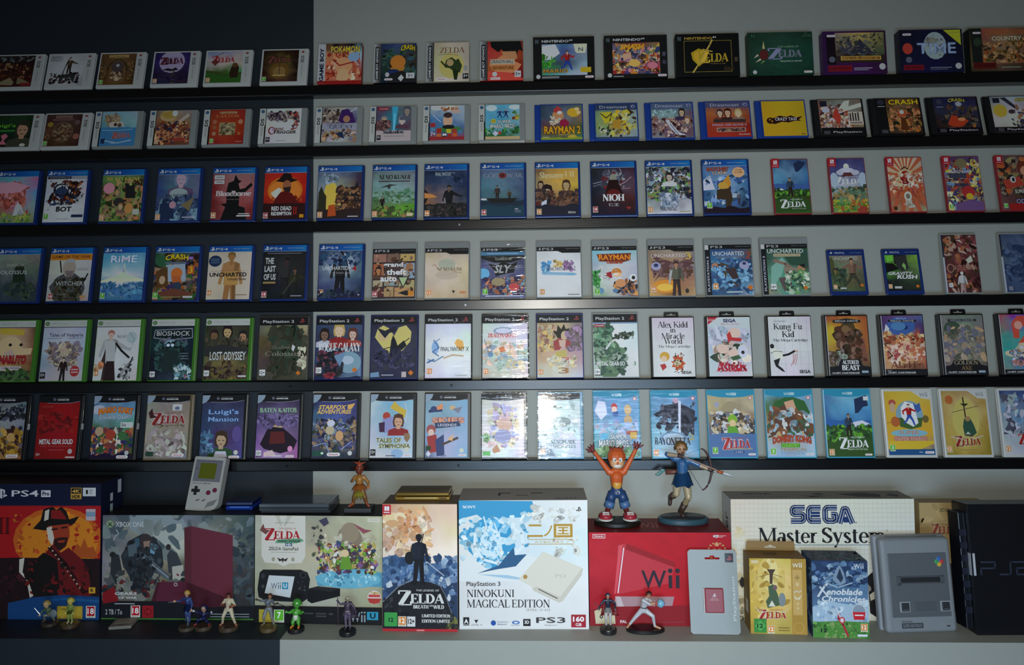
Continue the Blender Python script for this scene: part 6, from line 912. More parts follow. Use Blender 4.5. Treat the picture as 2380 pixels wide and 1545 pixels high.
# --- large white gridded box
q = PX(1704, 1160, 2132, 1442)
def sega(A):
    A.run(''.join(q.R(1704+i*10.7, 1160, 1704.5+i*10.7, 1449, 'c2c0ac') for i in range(1, 40)) + ''.join(q.R(1704, 1160+i*10.7, 2132, 1160.5+i*10.7, 'c2c0ac') for i in range(1, 27)))
    A.run(q.S(12, 1704, 1230, 1740, 1449, 14, 'd9c8a0,dccfae') )
    LT = {'S': [(1877, 1180), (1851, 1180), (1848, 1184), (1848, 1191), (1851, 1195), (1870, 1195), (1874, 1199), (1874, 1207), (1870, 1211), (1844, 1211)],
          'E': [(1914, 1180), (1890, 1180), (1886, 1185), (1886, 1206), (1890, 1211), (1914, 1211)], 'e': [(1888, 1195.5), (1912, 1195.5)],
          'G': [(1952, 1180), (1928, 1180), (1924, 1185), (1924, 1206), (1928, 1211), (1944, 1211), (1948, 1207), (1948, 1196), (1938, 1196)],
          'A': [(1957, 1217), (1967, 1183), (1974, 1183), (1987, 1217)], 'a': [(1966, 1208), (1982, 1208)]}
    for w_, c in ((13, '1c3468'), (7.4, 'd8d6cc'), (4.6, '1c3468')):
        for k in 'SeEGaA':
            if k in 'ea' and w_ != 13: continue
            A.run(q.L(w_, c, *[z for p in LT[k] for z in p]))
    A.run(q.L(1.2, 'd8d6cc', 1890, 1195.5, 1912, 1195.5) + q.T('t', 1994, 1213, 1998, 1217, '555', 'R'))
    A.run(q.T('Z', 1767, 1226, 1905, 1263, '1b1b20', 'Master') + q.T('Z', 1915, 1226, 2064, 1273, '1b1b20', 'System') + q.T('t', 2064, 1232, 2068, 1235, '333', 'TM') + q.R(1800, 1266, 2050, 1267.2, '4a7a9c'))
    A.run(q.P('2a2622', 1720, 1350, 1726, 1340, 1733, 1346, 1733, 1360, 1726, 1366, 1721, 1358) + q.P('1c1a1c', 2018, 1340, 2034, 1326, 2060, 1330, 2066, 1430, 2040, 1436, 2022, 1424) + q.P('c9c0a8', 2022, 1382, 2040, 1368, 2044, 1386, 2024, 1396) + q.S(8, 1720, 1418, 1732, 1446, 3, '443,665'))
    A.run(q.S(10, 1960, 1300, 2020, 1449, 10, '3a3a3c,555,8a8478'))
boxG = carton('console_box', 'large white gridded console box with a blue logo, behind the gold box', 'console box', 1704, 1441, 2133, 1442, 1160, .09, 'b4b0a4', sega, nxy=(22, 16), grid='dcbddcddc|ddcddcddd|dcaddcddc', seed=17,
              side='L R 0 0 100 100 b9b8b4;V 46 36 40 44 334 Master;R 60 50 84 66 223;', top='R 0 0 100 100 8f8a80;B 18 34 16 20 444 SEGA;t 22 70 24 14 555 Master System;P 4a464a 62 40 78 24 86 44 84 78 72 74;P 55505a 88 60 92 34 96 50 94 76;P 222 40 60 46 70 44 80 56 62;E 52 40 3 12 555')
# --- gold box with a hang flap
q = PX(1745, 1297, 1877, 1472)
art = (q.E(1795, 1350, 34, 60, 'd9bd6a') + q.E(1795, 1335, 18, 40, 'e6d28c') + q.S(24, 1746, 1300, 1840, 1440, 9, 'c8a64c,b8923c,d9bd6a') + q.L(1.3, 'c9b890', 1796, 1300, 1792, 1325) + q.L(1.3, '86622a', 1768, 1340, 1796, 1332, 1822, 1340) + q.P('4a3a2c', 1786, 1322, 1806, 1322, 1800, 1332, 1798, 1356, 1792, 1356, 1792, 1332)
  + q.P('4a5f46', 1788, 1362, 1800, 1356, 1810, 1380, 1816, 1405, 1786, 1412, 1782, 1396, 1790, 1384) + q.E(1804, 1364, 5, 6, '7a5a60') + q.E(1820, 1392, 8, 16, '7f8a8c') + q.P('dcd8c8', 1788, 1408, 1796, 1394, 1804, 1408) + q.K(1766, 1418, 1828, 1436, 'a82430', 'd8c8a8') + q.L(1.6, 'd4c8ac', 1756, 1410, 1770, 1424, 1786, 1418) + q.L(1.6, 'd4c8ac', 1836, 1410, 1824, 1422, 1808, 1418)
  + q.R(1842, 1297, 1877, 1472, 'b08a3c') + q.W(1845, 1306, 1868, 1317, 'e8e4d8') + q.R(1844, 1321, 1868, 1428, 'b9924a') + q.R(1845.5, 1322.5, 1866.5, 1426.5, 'c9a560') + q.R(1854, 1334, 1858, 1346, 'a88648') + q.R(1850, 1338, 1862, 1342, 'a88648') + q.E(1856, 1356, 4, 4.5, 'd8c08c') + q.S(6, 1848, 1371, 1865, 1374, 1.6, 'ddd') + q.P('dcd0b0', 1846, 1380, 1856, 1388, 1866, 1380, 1860, 1392, 1856, 1390, 1852, 1392) + q.E(1856, 1401, 2.6, 3, 'd8c08c') + q.E(1856, 1411, 2.6, 3, 'd8c08c') + q.E(1857, 1456, 13, 13, 'c29a50') + q.E(1857, 1456, 11, 11, 'b08a3c')
  + q.R(1753, 1437, 1782, 1469, '3c8a3c') + q.P('57a850', 1767, 1440, 1780, 1453, 1767, 1466, 1755, 1453) + q.T('B', 1760, 1448, 1774, 1458, '132', '12') + q.A('A', 1785, 1452, 1800, 1470, '12') + q.R(1810, 1456, 1836, 1458, '8a6a2c') + q.R(1810, 1462, 1836, 1464, '8a6a2c') + q.R(1749, 1301, 1766, 1308, 'd8c79c'))
o, wd, h, dp = carton('game_box', 'gold game box with a hang flap and a remote pictured at its right', 'game box', 1745, 1472, 1877, 1475, 1297, .068, '8a6a34', art, nxy=(16, 20), grid='b93cb5ca4|ca4ec8db6|ca4db6b93|a83ba5a83', seed=18, top='R 0 0 100 100 77592a;R 30 30 56 60 5a4320', side='L R 0 0 100 100 8f7340;R 30 60 70 78 e0dccc;')
hl = [(-.016, .006), (.016, .006), (.016, .010), (.005, .0125), (0, .0155), (-.005, .0125), (-.016, .010)]
me = shape2d([[(-wd*.45, 0), (wd*.45, 0), (wd*.44, .020), (wd*.42, .024), (-wd*.42, .024), (-wd*.44, .020)], hl], .0012); me.name = 'hang_flap'; me.materials.append(mat('8a6a34', .5, nz=.08))
f_ = link('hang_flap', me, o); f_.location = (0, dp-.001, h)
boxH = (o, wd, h, dp)
# --- blue fantasy box
q = PX(1890, 1301, 2021, 1482)
art = (q.P('22385c', 1890, 1301, 2021, 1301, 2021, 1352, 1980, 1362, 1930, 1358, 1890, 1340) + q.S(40, 1890, 1303, 2021, 1360, 11, '34507c,1f3558,5c7c9c,46648c,8aa2b8') + q.P('7c92a8', 1938, 1345, 1948, 1320, 1956, 1310, 1966, 1330, 1970, 1352, 1955, 1360) + q.P('24344c', 1948, 1340, 1956, 1318, 1964, 1342, 1958, 1352) + q.L(3, '9ab0c0', 1920, 1352, 1950, 1364, 1985, 1352)
  + q.P('a4bcd0', 1890, 1410, 1930, 1396, 1980, 1404, 2021, 1392, 2021, 1444, 1890, 1444) + q.S(20, 1890, 1396, 2021, 1440, 9, 'c4d2dc,8ca8c4,b0c4d4') + q.P('4f8a3a', 1890, 1446, 1950, 1442, 2021, 1444, 2021, 1482, 1890, 1482) + q.S(30, 1890, 1448, 2021, 1482, 6, '3f7a30,6aa04a,2f5c28,86a060') + q.W(1988, 1306, 2012, 1319, 'c9d0d8')
  + q.L(5, 'ccd2d8', 1903, 1386, 1920, 1360, 1926, 1356) + q.L(4, 'ccd2d8', 1908, 1362, 1926, 1384) + q.T('I', 1924, 1366, 2008, 1381, 'd4d8dc', 'enoblade') + q.T('I', 1912, 1383, 2014, 1397, 'd4d8dc', 'Chronicles')
  + q.L(5, 'b02a38', 1952, 1424, 1950, 1436, 1960, 1450, 1972, 1478) + q.L(2.4, 'd4d4d4', 1945, 1410, 1954, 1434) + q.E(1958, 1440, 7, 8, 'c9404a') + q.E(1958, 1440, 4, 5, 'd8d8dc') + q.E(1998, 1420, 17, 19, 'c8ccd0') + q.E(1998, 1420, 15, 17, '8a98a8') + q.P('c8202c', 1983, 1420, 2013, 1420, 2010, 1438, 1986, 1438) + q.R(1988, 1426, 2008, 1429, 'ddd')
  + q.T('B', 1908, 1460, 1922, 1469, '122', '12') + q.A('A', 2001, 1446, 2017, 1466, '12') + q.R(1993, 1472, 2016, 1477, 'dde'))
boxI = carton('game_box', 'dark blue game box with misty sky and green field, right of the gold box', 'game box', 1890, 1481, 2021, 1484, 1302, .082, '2a3a54', art, nxy=(16, 20), grid='235357468|346468579|57979b68a|8ac9bdabc', seed=19, top='R 0 0 100 100 2f3d4a;S 30 0 0 100 100 14 3e5468,55707c,6a5a62,28364a', side='L R 0 0 100 100 2c3c58;S 20 0 0 100 100 9 3a5074,56789a,243250;R 20 50 60 70 7a92aa;')
# --- at the right, behind the consoles
def plain_carton(name, label, x0, x1, ytop, Y, depth, h, body, art, group='boxes on the bench', zb=None):
    a, b = at_y(x0, ytop, Y), at_y(x1, ytop, Y); wd = b.x-a.x; z0 = a.z-h if zb is None else zb; h = a.z-z0
    o = thing(name, label, 'box', ((a.x+b.x)/2, Y, z0), (0, 0, 0), group)
    bm = bmesh.new(); box(bm, -wd/2, wd/2, 0, depth, 0, h, .0015, 2); bm_obj('carton', bm, mat(body, .5, nz=.1), o)
    if art:
        A = Art(wd, h, 21); A.run(art); me = A.mesh('front_print'); me.materials.append(PRC); link('front_print', me, o).location = (0, -.0002, 0)
    return o, a, b, z0
o, a_, b_, z_ = plain_carton('handheld_box', 'tan handheld box with small red lettering, between the gridded box and black console', 2136, 2294, 1168, -.085, .05, .165, 'a08a5c',
    'R 0 0 100 100 b49a68;S 20 0 0 100 100 12 b89e6c,ac9260,bfa674;T 36 12 12 6 443 3DS;T 46 12 6 4 443 XL;R 56 10 98 40 c4ae7c;R 57 11 97 39 ccb888;R 70 12 73 15 443;R 82 12 85 15 443;K 36 44 36 14 943 ca8;P 643 44 40 56 46 50 60 46 52')
plain_carton('carton', 'plain dark carton under the tan handheld box, mostly hidden', 2142, 2290, 1168, -.088, .07, .1, '3c342c', None, zb=ZB)[0]
o2 = bpy.data.objects['carton']
# the hidden carton ends where the tan box begins
for ch in list(bpy.data.objects):
    if ch.get('label', '').startswith('plain dark carton'):
        mesh = [c for c in ch.children][0]; hh = z_-ZB-.0004
        mz = max(v.co.z for v in mesh.data.vertices)
        for v in mesh.data.vertices: v.co.z *= hh/mz
plain_carton('carton', 'dark olive carton at the right photo edge, behind the black console', 2318, 2440, 1188, -.075, .07, .3, '2c2c20', 'R 0 0 100 100 34342a;S 14 0 0 100 30 6 55553c,44442e,222', zb=ZB)

# ------------------------------------------------------------------ figures
def capsule_dist(p, s):
    a, b = s[0], s[1]; ab = b-a; L = ab.length_squared
    t = 0 if L == 0 else max(0, min(1, (p-a).dot(ab)/L))
    return (p-(a+ab*t)).length-(s[2]+(s[3]-s[2])*t)
def body(name, segs, cols, vox, parent, smooth=6, rough=.45):
    """one continuous skin grown round tapered limbs; every face takes the colour of the limb it covers"""
    S_ = [(Vector(a), Vector(b), ra, rb, c) for a, b, ra, rb, c in segs]
    bm = bmesh.new()
    for a, b, ra, rb, c in S_:
        blob(bm, a, ra, seg=10); blob(bm, b, rb, seg=10)
        if (b-a).length > 1e-5: tube(bm, [a, b], [ra, rb], 10)
    me = bpy.data.meshes.new('raw'); bm.to_mesh(me); bm.free()
    o = bpy.data.objects.new('raw', me); C.objects.link(o)
    m_ = o.modifiers.new('r', 'REMESH'); m_.mode = 'VOXEL'; m_.voxel_size = vox
    m_ = o.modifiers.new('s', 'SMOOTH'); m_.iterations = smooth; m_.factor = .5
    dg = bpy.context.evaluated_depsgraph_get(); out = bpy.data.meshes.new_from_object(o.evaluated_get(dg))
    bpy.data.objects.remove(o); bpy.data.meshes.remove(me); out.name = name
    out.materials.clear()
    for c in cols: out.materials.append(mat(c, rough, coat=.15))
    for p in out.polygons:
        p.material_index = min(S_, key=lambda s: capsule_dist(p.center, s))[4]
    out.shade_smooth()
    return link(name, out, parent)
J0 = dict(pel=(0, 0, .5), wai=(0, 0, .58), che=(0, .005, .71), nec=(0, .005, .815), hea=(0, -.01, .9),
          shL=(-.105, 0, .775), elL=(-.15, .01, .62), haL=(-.15, -.05, .49), shR=(.105, 0, .775), elR=(.15, .01, .62), haR=(.15, -.05, .49),
          hiL=(-.06, 0, .48), knL=(-.075, -.015, .27), anL=(-.085, .01, .05), toL=(-.095, -.07, .022), hiR=(.06, 0, .48), knR=(.075, -.015, .27), anR=(.085, .01, .05), toR=(.095, -.07, .022))
def person(name, label, base, H, pose, cols, rz=0, hair='', head=1, thick=1, stand=None, cat='figurine', group='small figurines on the bench', rot=0, parts=(), drop=0, vox=None, hs=1):
    """cols: skin, top, legs, shoes, gloves ; stand: (radius, height, colour, squash)"""
    o = thing(name, label, cat, base, (0, 0, rz), group)
    sr, sh, sc, sy = stand
    bm = bmesh.new(); lathe(bm, [(sr*.96, 0), (sr, sh*.2), (sr, sh*.8), (sr*.95, sh)], 72, sy=sy)
    st = bm_obj('stand', bm, mat(sc, .35, coat=.2), o)
    j = dict(J0); j.update(pose)
    z0 = min(j['toL'][2], j['toR'][2], j['anL'][2]-.03, j['anR'][2]-.03)-.022 if not drop else drop
    g = {k: Vector((v[0]*H, v[1]*H, (v[2]-z0)*H+sh)) for k, v in j.items()}
    q = lambda v: v*H*thick
    hd = .062*H*head
    hc = g['hea']+Vector((0, 0, (head-1)*.04*H))
    seg = [(g['pel'], g['wai'], q(.075), q(.066), 2), (g['wai'], g['che'], q(.066), q(.085), 1), (g['shL'], g['shR'], q(.043), q(.043), 1), (g['che'], g['nec'], q(.06), q(.034), 1),
           (g['nec'], hc, q(.03), hd*.7, 0), (hc-Vector((0, 0, .01*H)), hc+Vector((0, 0, .022*H*head)), hd*.86, hd, 0), (hc+Vector((0, -hd*.9, -.1*hd)), hc+Vector((0, -hd*.98, -.2*hd)), hd*.16, hd*.14, 0)]
    for s_ in 'LR':
        seg += [(g['sh'+s_], g['el'+s_], q(.04), q(.032), 1), (g['el'+s_], g['ha'+s_], q(.031), q(.023), 5), (g['ha'+s_], g['ha'+s_]+(g['ha'+s_]-g['el'+s_]).normalized()*.03*H, q(.026), q(.024), 4),
                (g['hi'+s_], g['kn'+s_], q(.058), q(.043), 2), (g['kn'+s_], g['an'+s_], q(.042), q(.028), 6), (g['an'+s_], g['to'+s_], q(.03), q(.026), 3)]
        d = (g['ha'+s_]-g['el'+s_]).normalized(); sd = d.cross(Vector((0, 1, 0)) if abs(d.y) < .8 else Vector((1, 0, 0))).normalized()
        tip = g['ha'+s_]+d*.035*H
        for kf, (off, ln) in enumerate(((-.024, .032), (-.008, .04), (.008, .038), (.024, .03))):
            r_ = tip+sd*off*H*thick*hs; e_ = r_+d*ln*H*hs*.55+sd*off*.5*H*hs; seg.append((r_, e_, q(.0085)*hs, q(.008)*hs, 4)); seg.append((e_, e_+d*ln*H*hs*.45+sd*off*.3*H*hs+Vector((0, -.01*H*hs, 0)), q(.008)*hs, q(.0062)*hs, 4))
        seg.append((g['ha'+s_]+sd*.015*H, g['ha'+s_]+sd*.045*H*hs+d*.022*H*hs, q(.0095)*hs, q(.007)*hs, 4))
    cs = list(cols)+[cols[0]]*(5-len(cols))
    while len(cs) < 7: cs.append(cs[1] if len(cs) == 5 else cs[2])
    bd = body('body', seg, cs, vox or H*.011, o)
    for e in (-1, 1):
        bm = bmesh.new(); blob(bm, hc+Vector((e*hd*.36, -hd*.9, hd*.16)), (hd*.13, hd*.1, hd*.16), seg=8); bm_obj('eye', bm, mat('14110f', .2), bd)
    bm = bmesh.new(); blob(bm, hc+Vector((0, -hd*.86, -hd*.42)), (hd*.26, hd*.12, hd*.05), seg=8)
    bm_obj('mouth', bm, mat('6a2a26', .4), bd)
    if hair:
        bm = bmesh.new(); rn = random.Random(len(label))
        blob(bm, hc+Vector((0, hd*.2, hd*.5)), (hd*1.12, hd*1.08, hd*.98), seg=16, jit=.12, seed=len(label))
        for k in range(9):
            a = k/9*math.pi*2; b0 = hc+Vector((math.cos(a)*hd*.8, hd*.25+math.sin(a)*hd*.6, hd*.7)); tube(bm, [b0, b0+Vector((math.cos(a)*hd*.3, math.sin(a)*hd*.35+.1*hd, -hd*.5)), b0+Vector((math.cos(a)*hd*.42, math.sin(a)*hd*.4+.1*hd, -hd*.95))], [hd*.26, hd*.2, hd*.03], 6)
        bm_obj('hair', bm, mat(hair, .5, nz=.2), bd, smooth=True)
    for nm, fn, col, par_ in parts:
      for f1 in (fn if isinstance(fn, list) else [fn]):
        bm = bmesh.new(); f1(bm, g, H, hd, hc); bm_obj(nm, bm, col if not isinstance(col, str) else mat(col, .45, coat=.1), bd if par_ == 'b' else o, smooth=nm != 'sword')
    return o, g
def foot(x, y, z=ZB): return at_z(x, y, z)
def topz(o): return o.location.z+o['_h']
# parts used by several figures
def sword(a, b, r): return lambda bm, g, H, hd, hc: tube(bm, [g['haR']+Vector(a)*H, g['haR']+Vector(b)*H], [r*H, r*.5*H], 6)
def cape(col=0):
    def f(bm, g, H, hd, hc):
        rows = []
        for k in range(6):
            t = k/5; rows.append([bm.verts.new(Vector((((i/6)-.5)*(.2+.34*t)*H+.06*t*H, (.075+.05*t+.025*math.sin(i*2.1+k))*H, g['nec'].z-t*.52*H))) for i in range(7)])
        for a, b in zip(rows, rows[1:]):
            for i in range(6): bm.faces.new((a[i], a[i+1], b[i+1], b[i]))
        bmesh.ops.solidify(bm, geom=bm.faces[:], thickness=.012*H)
    return f
def skirt(r0, r1, dz):
    def f(bm, g, H, hd, hc):
        c = g['wai']; n = 16
        A = [bm.verts.new(c+Vector((math.cos(k*6.283/n)*r0*H, math.sin(k*6.283/n)*r0*H, .01*H))) for k in range(n)]
        B = [bm.verts.new(c+Vector((math.cos(k*6.283/n)*r1*H, math.sin(k*6.283/n)*r1*H, -dz*H+.02*H*math.sin(k*2.3)))) for k in range(n)]
        for k in range(n): bm.faces.new((A[k], A[(k+1) % n], B[(k+1) % n], B[k]))
        bmesh.ops.solidify(bm, geom=bm.faces[:], thickness=.014*H)
    return f
def belt(z=0):
    def f(bm, g, H, hd, hc):
        lathe(bm, [(.074*H, -.012*H), (.08*H, -.01*H), (.08*H, .012*H), (.074*H, .014*H)], 18, g['wai'].x, g['wai'].y)
        for v in bm.verts: v.co.z += g['wai'].z-.02*H+z*H
    return f
def band(bm, g, H, hd, hc):
    lathe(bm, [(hd*1.0, -hd*.1), (hd*1.14, -hd*.08), (hd*1.14, hd*.14), (hd*1.0, hd*.16)], 18, hc.x, hc.y)
    for v in bm.verts: v.co.z += hc.z+hd*.45
    tube(bm, [hc+Vector((hd*.2, hd*1.1, hd*.5)), hc+Vector((hd*1.1, hd*1.5, hd*.2)), hc+Vector((hd*1.7, hd*1.5, -hd*.3))], [hd*.14, hd*.12, hd*.06], 6)

BASE = (.021, .009)
F1 = foot(116, 1452)
person('figurine', 'tiny green clad figurine crouching with a round shield, leftmost before the navy box', F1, .062,
       dict(pel=(0, 0, .3), wai=(-.02, -.03, .4), che=(-.06, -.05, .52), nec=(-.09, -.07, .61), hea=(-.11, -.09, .7), shL=(-.17, -.05, .56), elL=(-.3, -.08, .46), haL=(-.34, -.16, .36), shR=(.02, -.05, .58), elR=(.16, -.1, .5), haR=(.24, -.18, .44),
            hiL=(-.06, 0, .28), knL=(-.2, -.1, .3), anL=(-.24, .02, .06), toL=(-.3, -.06, .022), hiR=(.06, 0, .28), knR=(.16, -.12, .3), anR=(.2, 0, .06), toR=(.24, -.08, .022)),
       ['c09a70', '4e5c40', '6c6a58', '4a3826', 'c09a70'], hair='a88a4a', head=2.1, thick=1.35, stand=(.021, .009, '3c3024', 1),
       parts=[('shield', lambda bm, g, H, hd, hc: blob(bm, g['haR']+Vector((.06*H, -.06*H, 0)), (.15*H, .035*H, .17*H), seg=16), '70787c', 'b'), ('sword', lambda bm, g, H, hd, hc: tube(bm, [g['haL'], g['haL']+Vector((-.22*H, -.05*H, .3*H))], [.02*H, .008*H], 6), mat('b8bcc0', .3, .8), 'b')])
F2 = foot(163, 1456)
person('figurine', 'tiny yellow and green figurine standing on a brown disc before the navy box', F2, .058, dict(haL=(-.17, -.08, .5), haR=(.17, -.08, .5)),
       ['c8b458', '7a8a3c', '8a9a48', 'c8c09a', 'c8b458'], hair='c0b048', head=2.2, thick=1.3, stand=(.022, .010, '4a3826', 1), parts=[('tunic', skirt(.09, .15, .14), '6a7a34', 'b')])
F3 = foot(434, 1462)
person('figurine', 'tiny yellow haired figurine in blue dress on a pale post, before the storm box', F3, .092,
       dict(pel=(.04, 0, .56), wai=(.04, 0, .63), che=(.02, 0, .73), nec=(.0, 0, .82), hea=(0, -.01, .9), haL=(-.3, -.06, .72), elL=(-.2, 0, .7), shL=(-.08, 0, .78), shR=(.1, 0, .78), hiL=(0, 0, .5), hiR=(.08, 0, .5), knL=(-.01, -.02, .36), anL=(-.02, .03, .2), toL=(-.03, -.03, .16), knR=(.08, -.02, .32), anR=(.08, .03, .14), toR=(.08, -.04, .1)),
       ['b98a6c', '25386c', '3c4a78', '27305a', 'b98a6c'], hair='c49a3c', head=1.15, stand=(.021, .009, '4a4034', 1), drop=0.005,
       parts=[('dress', skirt(.07, .13, .18), '25386c', 'b'), ('post', lambda bm, g, H, hd, hc: tube(bm, [(.02*H, .03*H, .009), (.03*H, .03*H, .45*H)], .03*H, 10), '5f6a74', 'o'), ('sword', lambda bm, g, H, hd, hc: tube(bm, [g['haL'], g['haL']+Vector((-.2*H, -.04*H, -.02*H))], [.012*H, .005*H], 6), '9a9098', 'b')])
F4 = foot(473, 1461)
person('figurine', 'tiny dark blue figurine crouching with white gloves, before the storm grey box', F4, .064,
       dict(pel=(.0, .02, .28), wai=(0, 0, .36), che=(.02, -.03, .46), nec=(.03, -.05, .54), hea=(.04, -.07, .64), shL=(-.1, -.03, .5), elL=(-.26, -.03, .54), haL=(-.36, -.08, .6), shR=(.12, -.03, .5), elR=(.28, -.04, .5), haR=(.36, -.1, .56),
            hiL=(-.06, .02, .26), knL=(-.2, -.1, .26), anL=(-.28, 0, .07), toL=(-.36, -.08, .03), hiR=(.06, .02, .26), knR=(.18, -.12, .22), anR=(.24, 0, .06), toR=(.28, -.12, .03)),
       ['a88068', '161c48', '161c48', '8a2a2a', 'd0d0d0'], hair='141a44', head=2, thick=1.3, stand=(.022, .010, '463a2c', 1))
F5 = foot(531, 1462)
GI = dict(haL=(-.1, -.17, .68), elL=(-.21, -.03, .63), elR=(.21, -.03, .63), haR=(.13, -.17, .62), hiL=(-.07, 0, .48), hiR=(.07, 0, .48), knL=(-.15, -.06, .28), anL=(-.2, .03, .05), toL=(-.24, -.06, .022), knR=(.16, -.07, .28), anR=(.22, .0, .05), toR=(.28, -.08, .022))
person('figurine', 'tiny martial artist figurine in pale suit with arms drawn in, before the storm grey box', F5, .084, GI, ['a86a4c', 'c0b496', 'c0b496', 'a86a4c', '7a2a24', 'a86a4c', 'c0b496'], hair='2c1a14', thick=1.25, stand=(.026, .011, '463a2c', 1),
       parts=[('belt', belt(), '1c1818', 'b'), ('headband', band, '8a2420', 'b')])
F6 = foot(624, 1464)
person('figurine', 'tiny brown haired figurine in blue grey armour swinging a blade, before the beige box', F6, .091,
       dict(wai=(.0, 0, .58), che=(-.02, -.02, .69), nec=(.03, -.03, .78), hea=(.06, -.05, .86), shL=(-.1, -.02, .74), elL=(-.2, -.06, .74), haL=(-.28, -.12, .8), shR=(.1, -.02, .74), elR=(.2, -.08, .66), haR=(.3, -.14, .7), knL=(-.12, -.06, .28), anL=(-.14, .06, .06), toL=(-.2, 0, .03), knR=(.14, -.12, .3), anR=(.16, 0, .05), toR=(.2, -.1, .022)),
       ['a07456', '5c626c', '787c80', '6a5a40', '4a3c30', '5c5450', '8a8470'], hair='5a3020', stand=(.022, .010, '5c4c30', 1), parts=[('sword', lambda bm, g, H, hd, hc: tube(bm, [g['haR'], g['haR']+Vector((.36*H, -.06*H, -.08*H))], [.016*H, .006*H], 6), mat('8a8078', .3, .7), 'b'), ('belt', belt(), '6a5030', 'b')])
F7 = foot(688, 1466)
person('figurine', 'tiny bright green figurine with white belly and orange boots, before the beige box', F7, .077,
       dict(pel=(0, .02, .32), wai=(0, .01, .4), che=(0, -.01, .5), nec=(.02, -.03, .6), hea=(.05, -.06, .74), shL=(-.1, 0, .56), shR=(.1, -.02, .56), elL=(-.2, -.02, .5), haL=(-.28, -.08, .54), elR=(.19, -.08, .5), haR=(.26, -.14, .56), hiL=(-.06, .02, .3), hiR=(.06, .02, .3), knL=(-.1, -.05, .18), anL=(-.1, 0, .06), toL=(-.14, -.12, .04), knR=(.1, -.06, .18), anR=(.1, 0, .06), toR=(.12, -.13, .04)),
       ['4a9a34', '4a9a34', '4a9a34', 'c87a24', '4a9a34'], head=2.1, thick=1.45, stand=(.022, .010, '15151a', 1), hair='3c8a2c', parts=[('belly', lambda bm, g, H, hd, hc: blob(bm, g['wai']+Vector((0, -.07*H, -.02*H)), (.085*H, .06*H, .13*H), seg=14), 'd0d0c4', 'b'), ('collar', lambda bm, g, H, hd, hc: blob(bm, g['nec']+Vector((-.02*H, .05*H, -.03*H)), (.1*H, .06*H, .05*H), seg=10), 'a84a24', 'b')])
F8 = foot(808, 1473)
person('figurine', 'tiny violet grey armoured figurine raising a staff, before the black foot of the beige box', F8, .086,
       dict(elL=(-.22, -.02, .76), haL=(-.27, -.06, .86), shL=(-.11, 0, .77), elR=(.19, 0, .68), haR=(.25, -.08, .6), knL=(-.05, -.04, .28), knR=(.06, -.01, .27), anL=(-.05, .02, .05), anR=(.07, .03, .05), toL=(-.07, -.06, .022), toR=(.08, -.05, .022)),
       ['8a8070', '4a3c4c', '54465a', '3a3040', '3a3040', '5a4c60', '6c6070'], hair='a8a488', stand=(.022, .011, '16161a', 1), parts=[('staff', lambda bm, g, H, hd, hc: tube(bm, [g['haL']+Vector((-.02*H, 0, .12*H)), g['haL']+Vector((.0, 0, -.7*H))], .012*H, 8), '5a3a50', 'b'), ('cape', cape(), '44384a', 'b'), ('belt', belt(), 'a08c8c', 'b')])
F9 = foot(1414, 1469)
person('figurine', 'tiny navy and white figurine with a red cape, before the red box', F9, .089,
       dict(elL=(-.2, -.02, .68), haL=(-.26, -.08, .6), elR=(.2, -.02, .7), haR=(.2, -.1, .62), knL=(-.06, -.03, .27), knR=(.06, 0, .27), anL=(-.06, .02, .05), anR=(.07, .03, .05), toL=(-.08, -.06, .022), toR=(.08, -.05, .022)),
       ['b08468', '1c2038', 'b8b4b0', '2a2430', '23232c', '1c2038', 'b0aca8'], hair='26304c', stand=(.022, .012, '1a1a1c', 1), parts=[('cape', cape(), '8a1a20', 'b'), ('skirt', skirt(.075, .12, .12), 'c4c0bc', 'b'), ('sword', lambda bm, g, H, hd, hc: tube(bm, [g['haL'], g['haL']+Vector((-.16*H, -.05*H, .16*H))], [.014*H, .006*H], 6), mat('9a9aa4', .3, .8), 'b')])
F10 = foot(1500, 1466)
person('figurine', 'martial artist figurine lunging with a pale blue ball in its hands, before the red box', F10, .107,
       dict(pel=(-.04, 0, .42), wai=(-.03, 0, .5), che=(.0, -.02, .62), nec=(.05, -.04, .71), hea=(.09, -.07, .8), shL=(-.05, -.09, .68), shR=(.05, .07, .68), elL=(.1, -.13, .6), haL=(.24, -.14, .63), elR=(.17, .02, .6), haR=(.25, -.04, .57), hiL=(-.09, .0, .4), hiR=(.02, 0, .4), knL=(-.24, .0, .24), anL=(-.38, .02, .06), toL=(-.44, -.05, .022), knR=(.18, -.08, .3), anR=(.22, -.04, .05), toR=(.34, -.1, .022)),
       ['b88a6c', 'b4b6ba', 'b4b6ba', 'b88a6c', 'a03a30', 'b88a6c', 'b4b6ba'], hair='2c1c18', thick=1.15, stand=(.05, .009, '141416', .5),
       parts=[('belt', belt(), '1a1818', 'b'), ('headband', band, '9a2a24', 'b'), ('energy_ball', lambda bm, g, H, hd, hc: blob(bm, (g['haL']+g['haR'])/2+Vector((.12*H, -.02*H, .02*H)), .1*H, seg=18, jit=.15), mat('7ab4cc', .15, coat=.6), 'b')])

